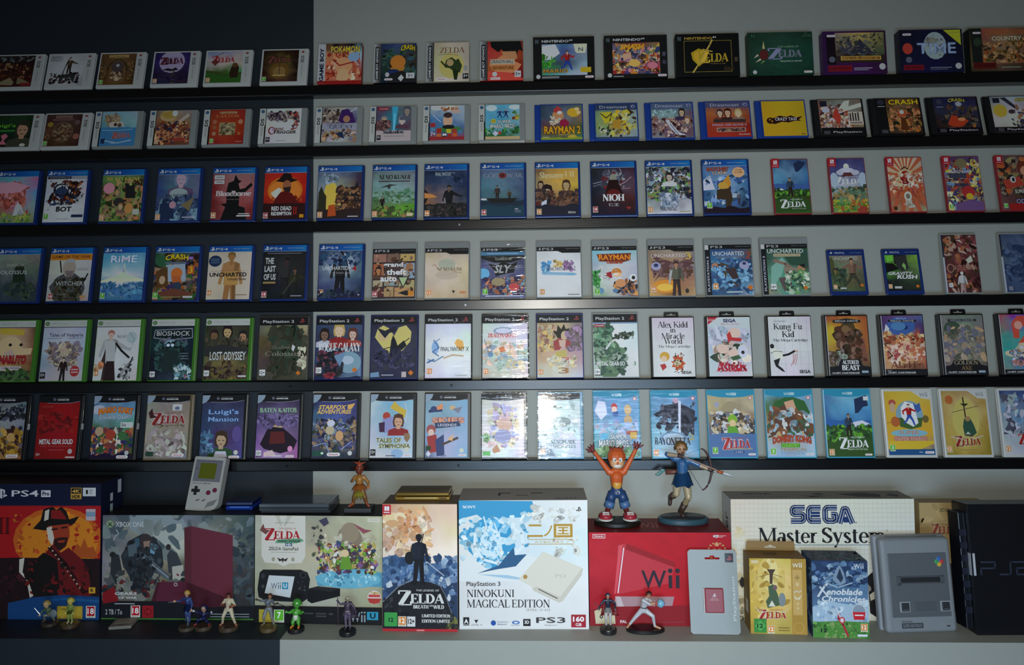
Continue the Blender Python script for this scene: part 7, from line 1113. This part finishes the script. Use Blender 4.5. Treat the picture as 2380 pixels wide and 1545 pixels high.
# --- large orange figure and the archer on the red box
zF = topz(boxF[0])
P = at_z(1435, 1219, zF)
FH = .222
LR = lambda f: [lambda bm, g, H, hd, hc, q=q: f(bm, g, H, hd, hc, q) for q in 'LR']
PM = lambda f: [lambda bm, g, H, hd, hc, e=e: f(bm, g, H, hd, hc, e) for e in (-1, 1)]
sc_ = lambda g, q: g['an'+q]*.3+g['to'+q]*.7
o, g = person('figurine', 'orange figurine with both arms flung up, blue shorts and red shoes', P, FH,
    dict(pel=(0, 0, .33), wai=(0, 0, .40), che=(0, 0, .52), nec=(0, 0, .58), hea=(.0, -.02, .69), shL=(-.09, 0, .575), elL=(-.19, 0, .71), haL=(-.285, -.02, .84), shR=(.09, 0, .575), elR=(.175, 0, .725), haR=(.245, -.02, .87),
         hiL=(-.05, 0, .31), knL=(-.09, -.015, .2), anL=(-.125, .01, .07), toL=(-.16, -.1, .045), hiR=(.05, 0, .31), knR=(.09, -.015, .2), anR=(.125, .01, .07), toR=(.16, -.1, .045)),
    ['c85a26', 'c85a26', '23406c', '9a2430', '6a2420', 'c85a26', '6a2420'], head=1.9, thick=1.0, stand=(.064, .014, '15130f', .62), group='large figurines on the red box', drop=-.008, vox=.0013, hs=1.35,
    parts=[('hair_tuft', [lambda bm, g, H, hd, hc, dx=dx: tube(bm, [hc+Vector((dx*hd, 0, hd*.85)), hc+Vector((dx*hd*1.4, -.02*H, hd*1.2)), hc+Vector((dx*hd*1.9, 0, hd*1.5))], [hd*.24, hd*.16, hd*.02], 8) for dx in (-.4, -.12, .16, .4)], '8a2c22', 'b'),
           ('belly', lambda bm, g, H, hd, hc: blob(bm, g['wai']+Vector((0, -.042*H, .03*H)), (.056*H, .034*H, .07*H), seg=14), 'd0983c', 'b'),
           ('face', lambda bm, g, H, hd, hc: blob(bm, hc+Vector((0, -hd*.46, -hd*.16)), (hd*.76, hd*.56, hd*.72), seg=16), 'd8a070', 'b'),
           ('grin', lambda bm, g, H, hd, hc: blob(bm, hc+Vector((0, -hd*.9, -hd*.44)), (hd*.44, hd*.14, hd*.2), seg=14), 'd8d4cc', 'b'),
           ('eye_white', PM(lambda bm, g, H, hd, hc, e: blob(bm, hc+Vector((e*hd*.32, -hd*.92, hd*.18)), (hd*.2, hd*.12, hd*.26), seg=12)), 'dcdad4', 'b'),
           ('pupil', PM(lambda bm, g, H, hd, hc, e: blob(bm, hc+Vector((e*hd*.27, -hd*1.03, hd*.16)), (hd*.07, hd*.04, hd*.09), seg=8)), '15130f', 'b'),
           ('short_leg', LR(lambda bm, g, H, hd, hc, q: tube(bm, [g['hi'+q]+Vector((0, 0, .02*H)), g['kn'+q]+Vector((0, 0, .02*H))], [.056*H, .06*H], 14)), '23406c', 'b'),
           ('short_cuff', LR(lambda bm, g, H, hd, hc, q: tube(bm, [g['kn'+q]*.8+g['hi'+q]*.2, g['kn'+q]*.62+g['an'+q]*.38], [.062*H, .064*H], 14)), '4a6c96', 'b'),
           ('drawstring', PM(lambda bm, g, H, hd, hc, e: tube(bm, [g['pel']+Vector((0, -.078*H, .03*H)), g['pel']+Vector((e*.025*H, -.085*H, .02*H)), g['pel']+Vector((e*.015*H, -.086*H, -.01*H))], .006*H, 6)), 'd0d0d0', 'b'),
           ('shoe_upper', LR(lambda bm, g, H, hd, hc, q: blob(bm, sc_(g, q), (.085*H, .1*H, .055*H), seg=16)), '9a2430', 'b'),
           ('shoe_sole', LR(lambda bm, g, H, hd, hc, q: blob(bm, sc_(g, q)+Vector((0, -.004*H, -.033*H)), (.092*H, .108*H, .02*H), seg=16)), 'cfcdc6', 'b'),
           ('lace', [lambda bm, g, H, hd, hc, q=q, k=k: tube(bm, [sc_(g, q)+Vector((-.04*H, -.03*H-k*.02*H, .052*H-k*.009*H)), sc_(g, q)+Vector((.04*H, -.03*H-k*.02*H, .052*H-k*.009*H))], .007*H, 6) for q in 'LR' for k in range(3)], 'd8d6d0', 'b')])
P = at_z(1588, 1213, zF)
def bow(bm, g, H, hd, hc):
    b = g['haR']; pts = [b+Vector((-.10*H+.15*H*math.cos(a)-.02*H, -.01*H, .27*H*math.sin(a))) for a in [(-1.35+2.7*k/12) for k in range(13)]]
    tube(bm, pts, [.006*H+.008*H*math.cos(-1.35+2.7*k/12) for k in range(13)], 8)
    tube(bm, [pts[0], g['haL']+Vector((.03*H, -.01*H, 0)), pts[-1]], .002*H, 5)
def arrow(bm, g, H, hd, hc): tube(bm, [g['haL']+Vector((.03*H, -.02*H, 0)), g['haR']+Vector((.05*H, -.02*H, .01*H)), g['haR']+Vector((.2*H, -.04*H, -.05*H))], .007*H, 8)
o, g = person('figurine', 'archer figurine in blue tunic aiming a bow, on a blue rimmed disc', P, .215,
    dict(pel=(-.01, 0, .47), wai=(0, 0, .55), che=(.01, .01, .67), nec=(.0, .01, .76), hea=(-.01, .0, .85), shL=(-.09, .03, .73), elL=(-.19, .02, .79), haL=(-.05, -.04, .78), shR=(.1, -.02, .71), elR=(.21, -.06, .66), haR=(.32, -.1, .62),
         hiL=(-.06, 0, .45), knL=(-.09, -.06, .3), anL=(-.14, .1, .22), toL=(-.15, .1, .13), hiR=(.05, 0, .45), knR=(.06, -.07, .26), anR=(-.03, .01, .05), toR=(-.01, -.06, .022)),
    ['b08464', '2c5c8c', 'a89878', '3c2a20', '3a2a22', 'a08a70', '8a7a5c'], hair='6e5426', head=1.15, thick=1.0, stand=(.069, .016, '2e4c58', .62), group='large figurines on the red box', vox=.0014,
    parts=[('tunic', skirt(.085, .14, .15), '2c5c8c', 'b'), ('belt', belt(), '5a3624', 'b'), ('bow', bow, '4a2c28', 'b'), ('arrow', arrow, 'b08a78', 'b'),
           ('arrow_head', lambda bm, g, H, hd, hc: tube(bm, [g['haR']+Vector((.17*H, -.035*H, -.04*H)), g['haR']+Vector((.3*H, -.055*H, -.085*H))], [.022*H, .006*H], 8), 'c8ccd0', 'b'),
           ('arrow_collar', lambda bm, g, H, hd, hc: tube(bm, [g['haR']+Vector((.1*H, -.03*H, -.02*H)), g['haR']+Vector((.17*H, -.035*H, -.04*H))], [.018*H, .02*H], 8), 'b05a2c', 'b'),
           ('quiver', lambda bm, g, H, hd, hc: [tube(bm, [g['wai']+Vector((.06*H, .08*H, 0)), g['wai']+Vector((-.2*H, .07*H, .0))], [.03*H, .034*H], 10)], '6a3c30', 'b'),
           ('arrow_fletching', lambda bm, g, H, hd, hc: [blob(bm, g['wai']+Vector((-.24*H-.03*H*k, .07*H, .02*H-.025*H*k)), (.035*H, .01*H, .02*H), seg=8) for k in range(3)], '5a8a88', 'b'),
           ('boot', LR(lambda bm, g, H, hd, hc, q: tube(bm, [g['kn'+q]*.55+g['an'+q]*.45, g['an'+q]], [.045*H, .036*H], 12)), '3c2a20', 'b'),
           ('disc_top', lambda bm, g, H, hd, hc: lathe(bm, [(.062, .0158), (.062, .0172)], 30, sy=.62), '22262a', 'o')])

# --- straw figure on the beige box
zC = topz(boxC[0])
P = at_z(836, 1186, zC)
def leaves(z, r, n, ln, up=0):
    def f(bm, g, H, hd, hc):
        for k in range(n):
            a = k*6.283/n+.2; c, s_ = math.cos(a), math.sin(a); b0 = Vector((c*r*H*.5, s_*r*H*.5, z*H)); e = Vector((c*r*H*1.5, s_*r*H*1.5, (z-ln)*H)); w_ = Vector((-s_, c, 0))*.03*H
            v = [bm.verts.new(b0-w_), bm.verts.new(b0+w_), bm.verts.new((b0+e)/2+w_*1.3+Vector((c, s_, .3))*.01*H), bm.verts.new(e), bm.verts.new((b0+e)/2-w_*1.3+Vector((c, s_, .3))*.01*H)]
            bm.faces.new(v)
        bmesh.ops.solidify(bm, geom=bm.faces[:], thickness=.01*H)
    return f
bm = bmesh.new()
o, g = person('figurine', 'straw costumed figurine in orange with a spiky red brown hat, on a grey block', P, .13,
    dict(pel=(0, 0, .38), wai=(0, 0, .46), che=(0, 0, .58), nec=(0, 0, .66), hea=(0, -.02, .75), shL=(-.09, 0, .62), shR=(.09, 0, .62), elL=(-.16, -.02, .54), haL=(-.12, -.12, .58), elR=(.19, -.02, .52), haR=(.2, -.08, .45), hiL=(-.06, 0, .34), hiR=(.06, 0, .34), knL=(-.11, -.03, .2), anL=(-.14, .01, .06), toL=(-.2, -.08, .03), knR=(.12, -.03, .2), anR=(.15, .01, .06), toR=(.21, -.07, .03)),
    ['7a3420', '9a6a2c', '7a4a24', 'a8502c', 'a86a3c'], head=1.45, stand=(.019, .012, '2c2c30', 1), group='figurines on top of the boxes', thick=1.05,
    parts=[('straw_coat', leaves(.58, .12, 14, .16), 'b86a2c', 'b'), ('straw_skirt', leaves(.46, .11, 14, .2), 'a8a03c', 'b'), ('hat_brim', leaves(.86, .15, 12, -.05), '9a3c24', 'b'), ('hat', lambda bm, g, H, hd, hc: [tube(bm, [hc+Vector((0, 0, hd*.6)), hc+Vector((0, 0, hd*1.5)), hc+Vector((dx*H, 0, hd*dz))], [hd*.9, hd*.35, hd*.06], 10) for dx, dz in ((-.13, 2.0), (.0, 2.3), (.14, 1.9))], 'a04426', 'b')])
for ch in o.children:
    if ch.name.startswith('stand'):
        me = bpy.data.meshes.new('stand'); b2 = bmesh.new(); box(b2, -.037, .037, -.026, .026, 0, .0122, .001); b2.to_mesh(me); b2.free(); me.materials.append(mat('2c2c30', .5)); ch.data = me

# ------------------------------------------------------------------ handhelds and consoles
zB = topz(boxB[0])
# grey handheld leaning back against the lowest ledge
p0, p1 = at_z(432, 1186, zB), at_z(500, 1188, zB)
wd, hh, tt = .090, .148, .032
mid = (p0+p1)/2
ylim = -LEDGE_D-.003
lean = math.asin(min(.42, max(.08, (ylim-tt-mid.y)/hh)))
o = thing('handheld_console', 'grey handheld console with green screen leaning on the lowest ledge', 'handheld console', (mid.x, mid.y, zB+.0006), (-lean, math.radians(3), 0))
GB_ = mat('a9a8a2', .5); bm = bmesh.new()
ol = [(-wd/2, .003), (-wd/2+.003, 0), (wd/2-.022, 0), (wd/2-.008, .006), (wd/2, .02), (wd/2, hh-.003), (wd/2-.003, hh), (-wd/2+.003, hh), (-wd/2, hh-.003)]
fr = [bm.verts.new((x, 0, z)) for x, z in ol]; bk = [bm.verts.new((x, tt, z)) for x, z in ol]
bm.faces.new(fr); bm.faces.new(bk[::-1])
for i in range(len(ol)): bm.faces.new((fr[i], fr[(i+1) % len(ol)], bk[(i+1) % len(ol)], bk[i]))
bmesh.ops.bevel(bm, geom=[e for e in bm.edges if abs(e.verts[0].co.y-e.verts[1].co.y) < 1e-6], offset=.0015, segments=2, affect='EDGES')
bd = bm_obj('body', bm, GB_, o)
def panel(nm, x0, x1, z0, z1, col, par, y=-.0008, bev=.0006, r=.4, d=.0012):
    bm = bmesh.new(); box(bm, x0, x1, y, y+d, z0, z1, bev, 1); return bm_obj(nm, bm, mat(col, r), par)
panel('screen_bezel', -.039, .039, .079, .139, '6c6c74', o); panel('screen', -.024, .023, .087, .13, '5a6018', o, -.0014, r=.25)
panel('bezel_stripe', -.036, .036, .1345, .1355, '4a2a50', o, -.0012); panel('power_lamp', -.034, -.031, .112, .115, '7a1a1a', o, -.0014)
bm = bmesh.new(); box(bm, -.036, -.0125, -.003, .001, .0495, .0575, .0008, 1); box(bm, -.0283, -.0203, -.0031, .001, .0415, .0655, .0008, 1); bm_obj('direction_pad', bm, mat('17171a', .4), o)
for x, z in ((.013, .049), (.030, .0565)):
    bm = bmesh.new(); lathe(bm, [(.0062, 0), (.0062, .003), (.005, .0038)], 18); b_ = bm_obj('button', bm, mat('6a1c3c', .35), o); b_.location = (x, .0005, z); b_.rotation_euler = (math.pi/2, 0, 0)
for x in (-.014, .003):
    bm = bmesh.new(); box(bm, -.005, .005, -.0025, .001, -.0017, .0017, .0012, 2); b_ = bm_obj('small_button', bm, mat('5c5c60', .5), o); b_.location = (x, 0, .028); b_.rotation_euler = (0, -.42, 0)
for k in range(6):
    bm = bmesh.new(); box(bm, -.0008, .0008, -.0006, .001, -.009, .009, 0); b_ = bm_obj('speaker_slot', bm, mat('3c3c3e', .6), o); b_.location = (.0145+k*.0042, 0, .016+k*.0016); b_.rotation_euler = (0, .45, 0)
A = Art(.06, .006, 4); A.run('T 30 50 46 50 334 Nintendo;T 76 50 44 60 334 GAME BOY'); me = A.mesh('brand_line'); me.materials.append(PRC); link('brand_line', me, o).location = (-.012, -.0004, .071)
# folded blue handheld
def flat_thing(name, label, cat, xa, ya, xb, yb, z, depth, rz=0):
    a, b = at_z(xa, ya, z), at_z(xb, yb, z); return thing(name, label, cat, ((a.x+b.x)/2, (a.y+b.y)/2, z+.0003), (0, 0, rz)), (b-a).length
o, wd = flat_thing('handheld_console', 'folded glossy blue handheld lying on the storm grey box', 'handheld console', 524, 1186, 586, 1186, zB, .08)
BL = mat('16348c', .2, coat=.6)
bm = bmesh.new(); box(bm, -wd/2, wd/2, 0, .075, 0, .0115, .003, 3); bm_obj('lower_half', bm, BL, o)
bm = bmesh.new(); box(bm, -wd/2, wd/2, .001, .075, .0125, .0235, .003, 3); bm_obj('lid', bm, mat('101c48', .25, coat=.6), o)
bm = bmesh.new(); tube(bm, [(-wd*.42, .076, .012), (wd*.42, .076, .012)], .0055, 12); bm_obj('hinge', bm, BL, o)
bm = bmesh.new(); box(bm, -wd*.35, wd*.4, -.0008, .002, .0075, .0105, .0006, 1); bm_obj('shoulder_strip', bm, mat('5a86d8', .2, coat=.5), o)
# two clear topped cases lying flat
for k, (xa, xb, yy, dz, th, dp, lab) in enumerate(((606, 768, 1192, 0, .014, .10, 'smoky flat case lying on the beige box, lower of two'), (602, 764, 1187, .0146, .018, .105, 'wider pale smoky flat case lying on top of another, on the beige box'))):
    o, wd = flat_thing('disc_case', lab, 'disc case', xa, yy, xb, yy, zC+dz, .1)
    yb = o.location.y
    dp = min(dp, -yb-.05)
    bm = bmesh.new(); box(bm, -wd/2, wd/2, 0, dp, 0, th*.46, .001, 1); bm_obj('tray', bm, mat('2c3036', .35, coat=.4), o)
    bm = bmesh.new(); box(bm, -wd/2, wd/2, 0, dp, th*.5, th, .001, 1); bm_obj('lid', bm, mat('4a525a' if k else '33383e', .25, coat=.6), o)
    bm = bmesh.new(); box(bm, -wd/2+.004, wd/2-.012, .006, dp-.006, th, th+.0004); bm_obj('cover_card', bm, mat('39424c', .3, coat=.7, nz=.5), o)
# folded gold handheld
zD = topz(boxD[0])
o, wd = flat_thing('handheld_console', 'folded shiny gold handheld lying on the sunset box', 'handheld console', 917, 1164, 1046, 1163, zD, .08)
GD = mat('b08a3c', .22, .75, coat=.4)
dp = min(.085, -o.location.y-.048)
bm = bmesh.new(); box(bm, -wd/2, wd/2, 0, dp, 0, .0105, .003, 3); bd = bm_obj('lower_half', bm, GD, o)
bm = bmesh.new(); box(bm, -wd/2+.002, wd/2-.002, .001, dp, .0115, .021, .003, 3); bm_obj('lid', bm, mat('8a6c30', .25, .7, coat=.4), o)
bm = bmesh.new(); box(bm, -wd*.32, wd*.26, -.0006, .002, .006, .0085); bm_obj('slot_strip', bm, mat('e0c88a', .2, .6), o)
bm = bmesh.new(); box(bm, wd*.3, wd*.44, -.0006, .002, .004, .008, .0005, 1); bm_obj('port', bm, mat('4a3818', .5), o)
# grey game cartridge lying on the bench
a = at_z(252, 1464, ZB); o = thing('game_cartridge', 'small grey game cartridge lying on the dark bench before the storm grey box', 'game cartridge', at_z(278, 1463, ZB)+Vector((0, 0, .0003)), (0, 0, .18))
bm = bmesh.new(); box(bm, -.0285, .0285, 0, .06, 0, .0085, .002, 2); bm_obj('shell', bm, mat('7a766c', .5), o)
bm = bmesh.new(); box(bm, -.021, .021, .02, .05, .0085, .0089); bm_obj('label_sticker', bm, mat('8c8678', .5, nz=.3), o)
bm = bmesh.new(); box(bm, -.008, .008, .006, .012, .0085, .0088); bm_obj('grip_arrow', bm, mat('55524a', .5), o)

# memory card on its hang card
p0, p1 = at_z(1606, 1474, ZB), at_z(1722, 1476, ZB); wd = (p1-p0).length; mid = (p0+p1)/2; hh = .206
lean = math.asin(.034/hh)
o = thing('memory_card_pack', 'silver blister card holding a dark red memory card, leaning on the red box', 'memory card', (mid.x, mid.y, ZB+.0012), (-lean, 0, math.atan2((p1-p0).y, (p1-p0).x)))
hole = [(-.019, hh-.024), (.019, hh-.024), (.019, hh-.019), (.007, hh-.019), (.005, hh-.0145), (-.005, hh-.0145), (-.007, hh-.019), (-.019, hh-.019)]
r_ = .006; me = shape2d([[(-wd/2, r_), (-wd/2+r_, 0), (wd/2-r_, 0), (wd/2, r_), (wd/2, hh-r_), (wd/2-r_, hh), (-wd/2+r_, hh), (-wd/2, hh-r_)], hole], .0012)
me.name = 'backing_card'; me.materials.append(mat('8a908e', .45, coat=.15)); link('backing_card', me, o)
A = Art(wd, hh, 31); A.run('R 76 4 93 15 141418;p 85 10 6 a44'); me = A.mesh('corner_logo'); me.materials.append(PRG); link('corner_logo', me, o).location = (0, -.0009, 0)
A = Art(wd, hh, 31); A.run('V 91 58 8 52 bbc0be PlayStation'); me = A.mesh('side_lettering'); me.materials.append(PRG); link('side_lettering', me, o).location = (0, -.0009, 0)
bm = bmesh.new(); box(bm, -.024, .024, -.006, -.0012, .052, .112, .0025, 2); b_ = bm_obj('memory_card', bm, mat('8a1c28', .45, coat=.1), o); b_.location = (.0, 0, 0)
bm = bmesh.new(); box(bm, -.0275, -.0243, -.006, -.0012, .052, .112, .001, 1); bm_obj('card_sleeve', bm, mat('c9c0c0', .4), o)
A = Art(.048, .06, 32); A.run('p 50 28 14 ccc;T 50 40 30 4 caa PlayStation;T 50 47 44 4 caa MEMORY CARD'); me = A.mesh('card_logo'); me.materials.append(PRG); l_ = link('card_logo', me, b_); l_.location = (0, -.0062, .052)

# grey console leaning upright
GY = mat('7e8388', .5); GY2 = mat('565b60', .5)
p0, p1 = at_z(2063, 1475, ZB), at_z(2229, 1470, ZB); wd = (p1-p0).length; mid = (p0+p1)/2; hh = .234; tt = .048
lean = math.radians(6.5)
o = thing('game_console', 'grey game console stood upright with a cartridge slot and two square switches', 'game console', (mid.x, mid.y, ZB+.001), (-lean, 0, math.atan2((p1-p0).y, (p1-p0).x)))
bm = bmesh.new(); box(bm, -wd/2, wd/2, 0, tt*.55, 0, hh, .011, 4); bd = bm_obj('upper_shell', bm, GY, o)
bm = bmesh.new(); box(bm, -wd/2-.003, wd/2+.003, tt*.56, tt, -.0002, hh+.003, .006, 3); bm_obj('lower_shell', bm, mat('8a9098', .5), o)
def pan(nm, x0, x1, z0, z1, col, y, d, par=o, bev=.001): bm = bmesh.new(); box(bm, x0*wd, x1*wd, y, y+d, z0*hh, z1*hh, bev, 2); return bm_obj(nm, bm, mat(col, .5) if isinstance(col, str) else col, par)
pan('deck_panel', -.41, .42, .17, .84, GY2, -.0016, .003, bev=.0014)
bm = bmesh.new()
for (x0, x1, z0, z1) in ((-.29, .34, .52, .535), (-.29, .34, .585, .6)): box(bm, x0*wd, x1*wd, -.0042, 0, z0*hh, z1*hh, .001, 1)
for (x0, x1) in ((-.31, -.26), (.31, .36)): box(bm, x0*wd, x1*wd, -.0042, 0, .52*hh, .6*hh, .001, 1)
bm_obj('slot_frame', bm, mat('4c5054', .5), o)
pan('cartridge_slot', -.255, .305, .53, .59, '1d2023', -.0024, .002); pan('slot_tray', -.31, -.25, .5, .6, '3c4044', -.003, .002)
for x0, x1, nm in ((-.30, -.155, 'power_switch'), (.27, .415, 'reset_switch')):
    pan('switch_frame', x0, x1, .225, .335, '8e9498', -.0032, .003); k_ = pan(nm, x0+.02, x1-.02, .237, .323, '2a2d30', -.006, .004); pan('switch_rib', x0+.035, x1-.035, .25, .258, '55595d', -.0066, .001, k_, 0)
pan('eject_plate', -.1, .215, .235, .325, '4f5458', -.0026, .002)
for k, (dx, dz, c) in enumerate(((0, .0065, '3a6ab8'), (.0062, 0, 'c04040'), (0, -.0065, 'c8a83c'), (-.0062, 0, '3c9a54'))):
    bm = bmesh.new(); blob(bm, (0, 0, 0), (.0062, .0012, .0062), seg=14); b_ = bm_obj('emblem_disc', bm, mat(c, .5), o); b_.location = (.31*wd+dx, -.0018, .745*hh+dz)
A = Art(wd*.3, .02, 5); A.run('R 0 36 100 100 3c4146;T 50 68 88 40 7a8086 SUPER NINTENDO;T 26 16 50 24 3c4146 Nintendo'); me = A.mesh('brand_plate'); me.materials.append(PRC); link('brand_plate', me, o).location = (-.14*wd, -.0006, .055*hh)
pan('lamp', .34, .39, .065, .077, '2a2c30', -.0006, .001, bev=0)
for k in range(26): pan('vent_rib', -.36+k*.029, -.348+k*.029, .998, 1.003, '6a6f74', .008, .018, bev=0)

# black console stood on its side
BK = mat('0b0c12', .35, coat=.2)
p0 = at_z(2272, 1477, ZB); lean = math.radians(5)
o = thing('game_console', 'large black game console stood upright at the right end of the bench', 'game console', (p0.x, p0.y, ZB+.0008), (-lean, 0, .02))
hh = .322; wd = .3
bm = bmesh.new(); box(bm, 0, wd, 0, .07, 0, hh)
bmesh.ops.bevel(bm, geom=bm.edges[:], offset=.0015, segments=2, affect='EDGES')
bm_obj('main_shell', bm, BK, o)
bm = bmesh.new(); box(bm, -.018, -.0004, .012, .06, .012, hh-.022, .0015, 2); bm_obj('side_step', bm, mat('0e1018', .35, coat=.2), o)
for k in range(7): bm = bmesh.new(); box(bm, -.0184, -.001, .0105, .0125, .05+k*.032, .066+k*.032); bm_obj('cooling_slot', bm, mat('1c2030', .4), o)
A = Art(.13, .036, 6)
for pts in (((0, 96), (0, 62), (4, 56), (24, 56), (28, 50), (28, 10), (24, 4), (0, 4)), ((36, 96), (58, 96), (62, 90), (62, 10), (66, 4), (82, 4)), ((90, 4), (120, 4))): pass
A.run('L 12 2a3042 2 96 2 50 26 50 30 44 30 8 2 8;L 12 2a3042 38 92 56 92 60 86 60 12 64 8 80 8;L 12 2a3042 70 8 98 8 98 46 72 50 72 92 98 92'); me = A.mesh('console_logo'); me.materials.append(PRC); link('console_logo', me, o).location = (.085, -.0005, .145)
bm = bmesh.new(); box(bm, -.0009, .0, .001, .012, .145, .2); bm_obj('rating_label', bm, mat('a8acb4', .5), o)
bm = bmesh.new(); box(bm, .004, .010, -.0004, .0004, .145, .2); bm_obj('rating_label', bm, mat('b4b8c0', .5), o)

for ob in list(C.objects): clean(ob)
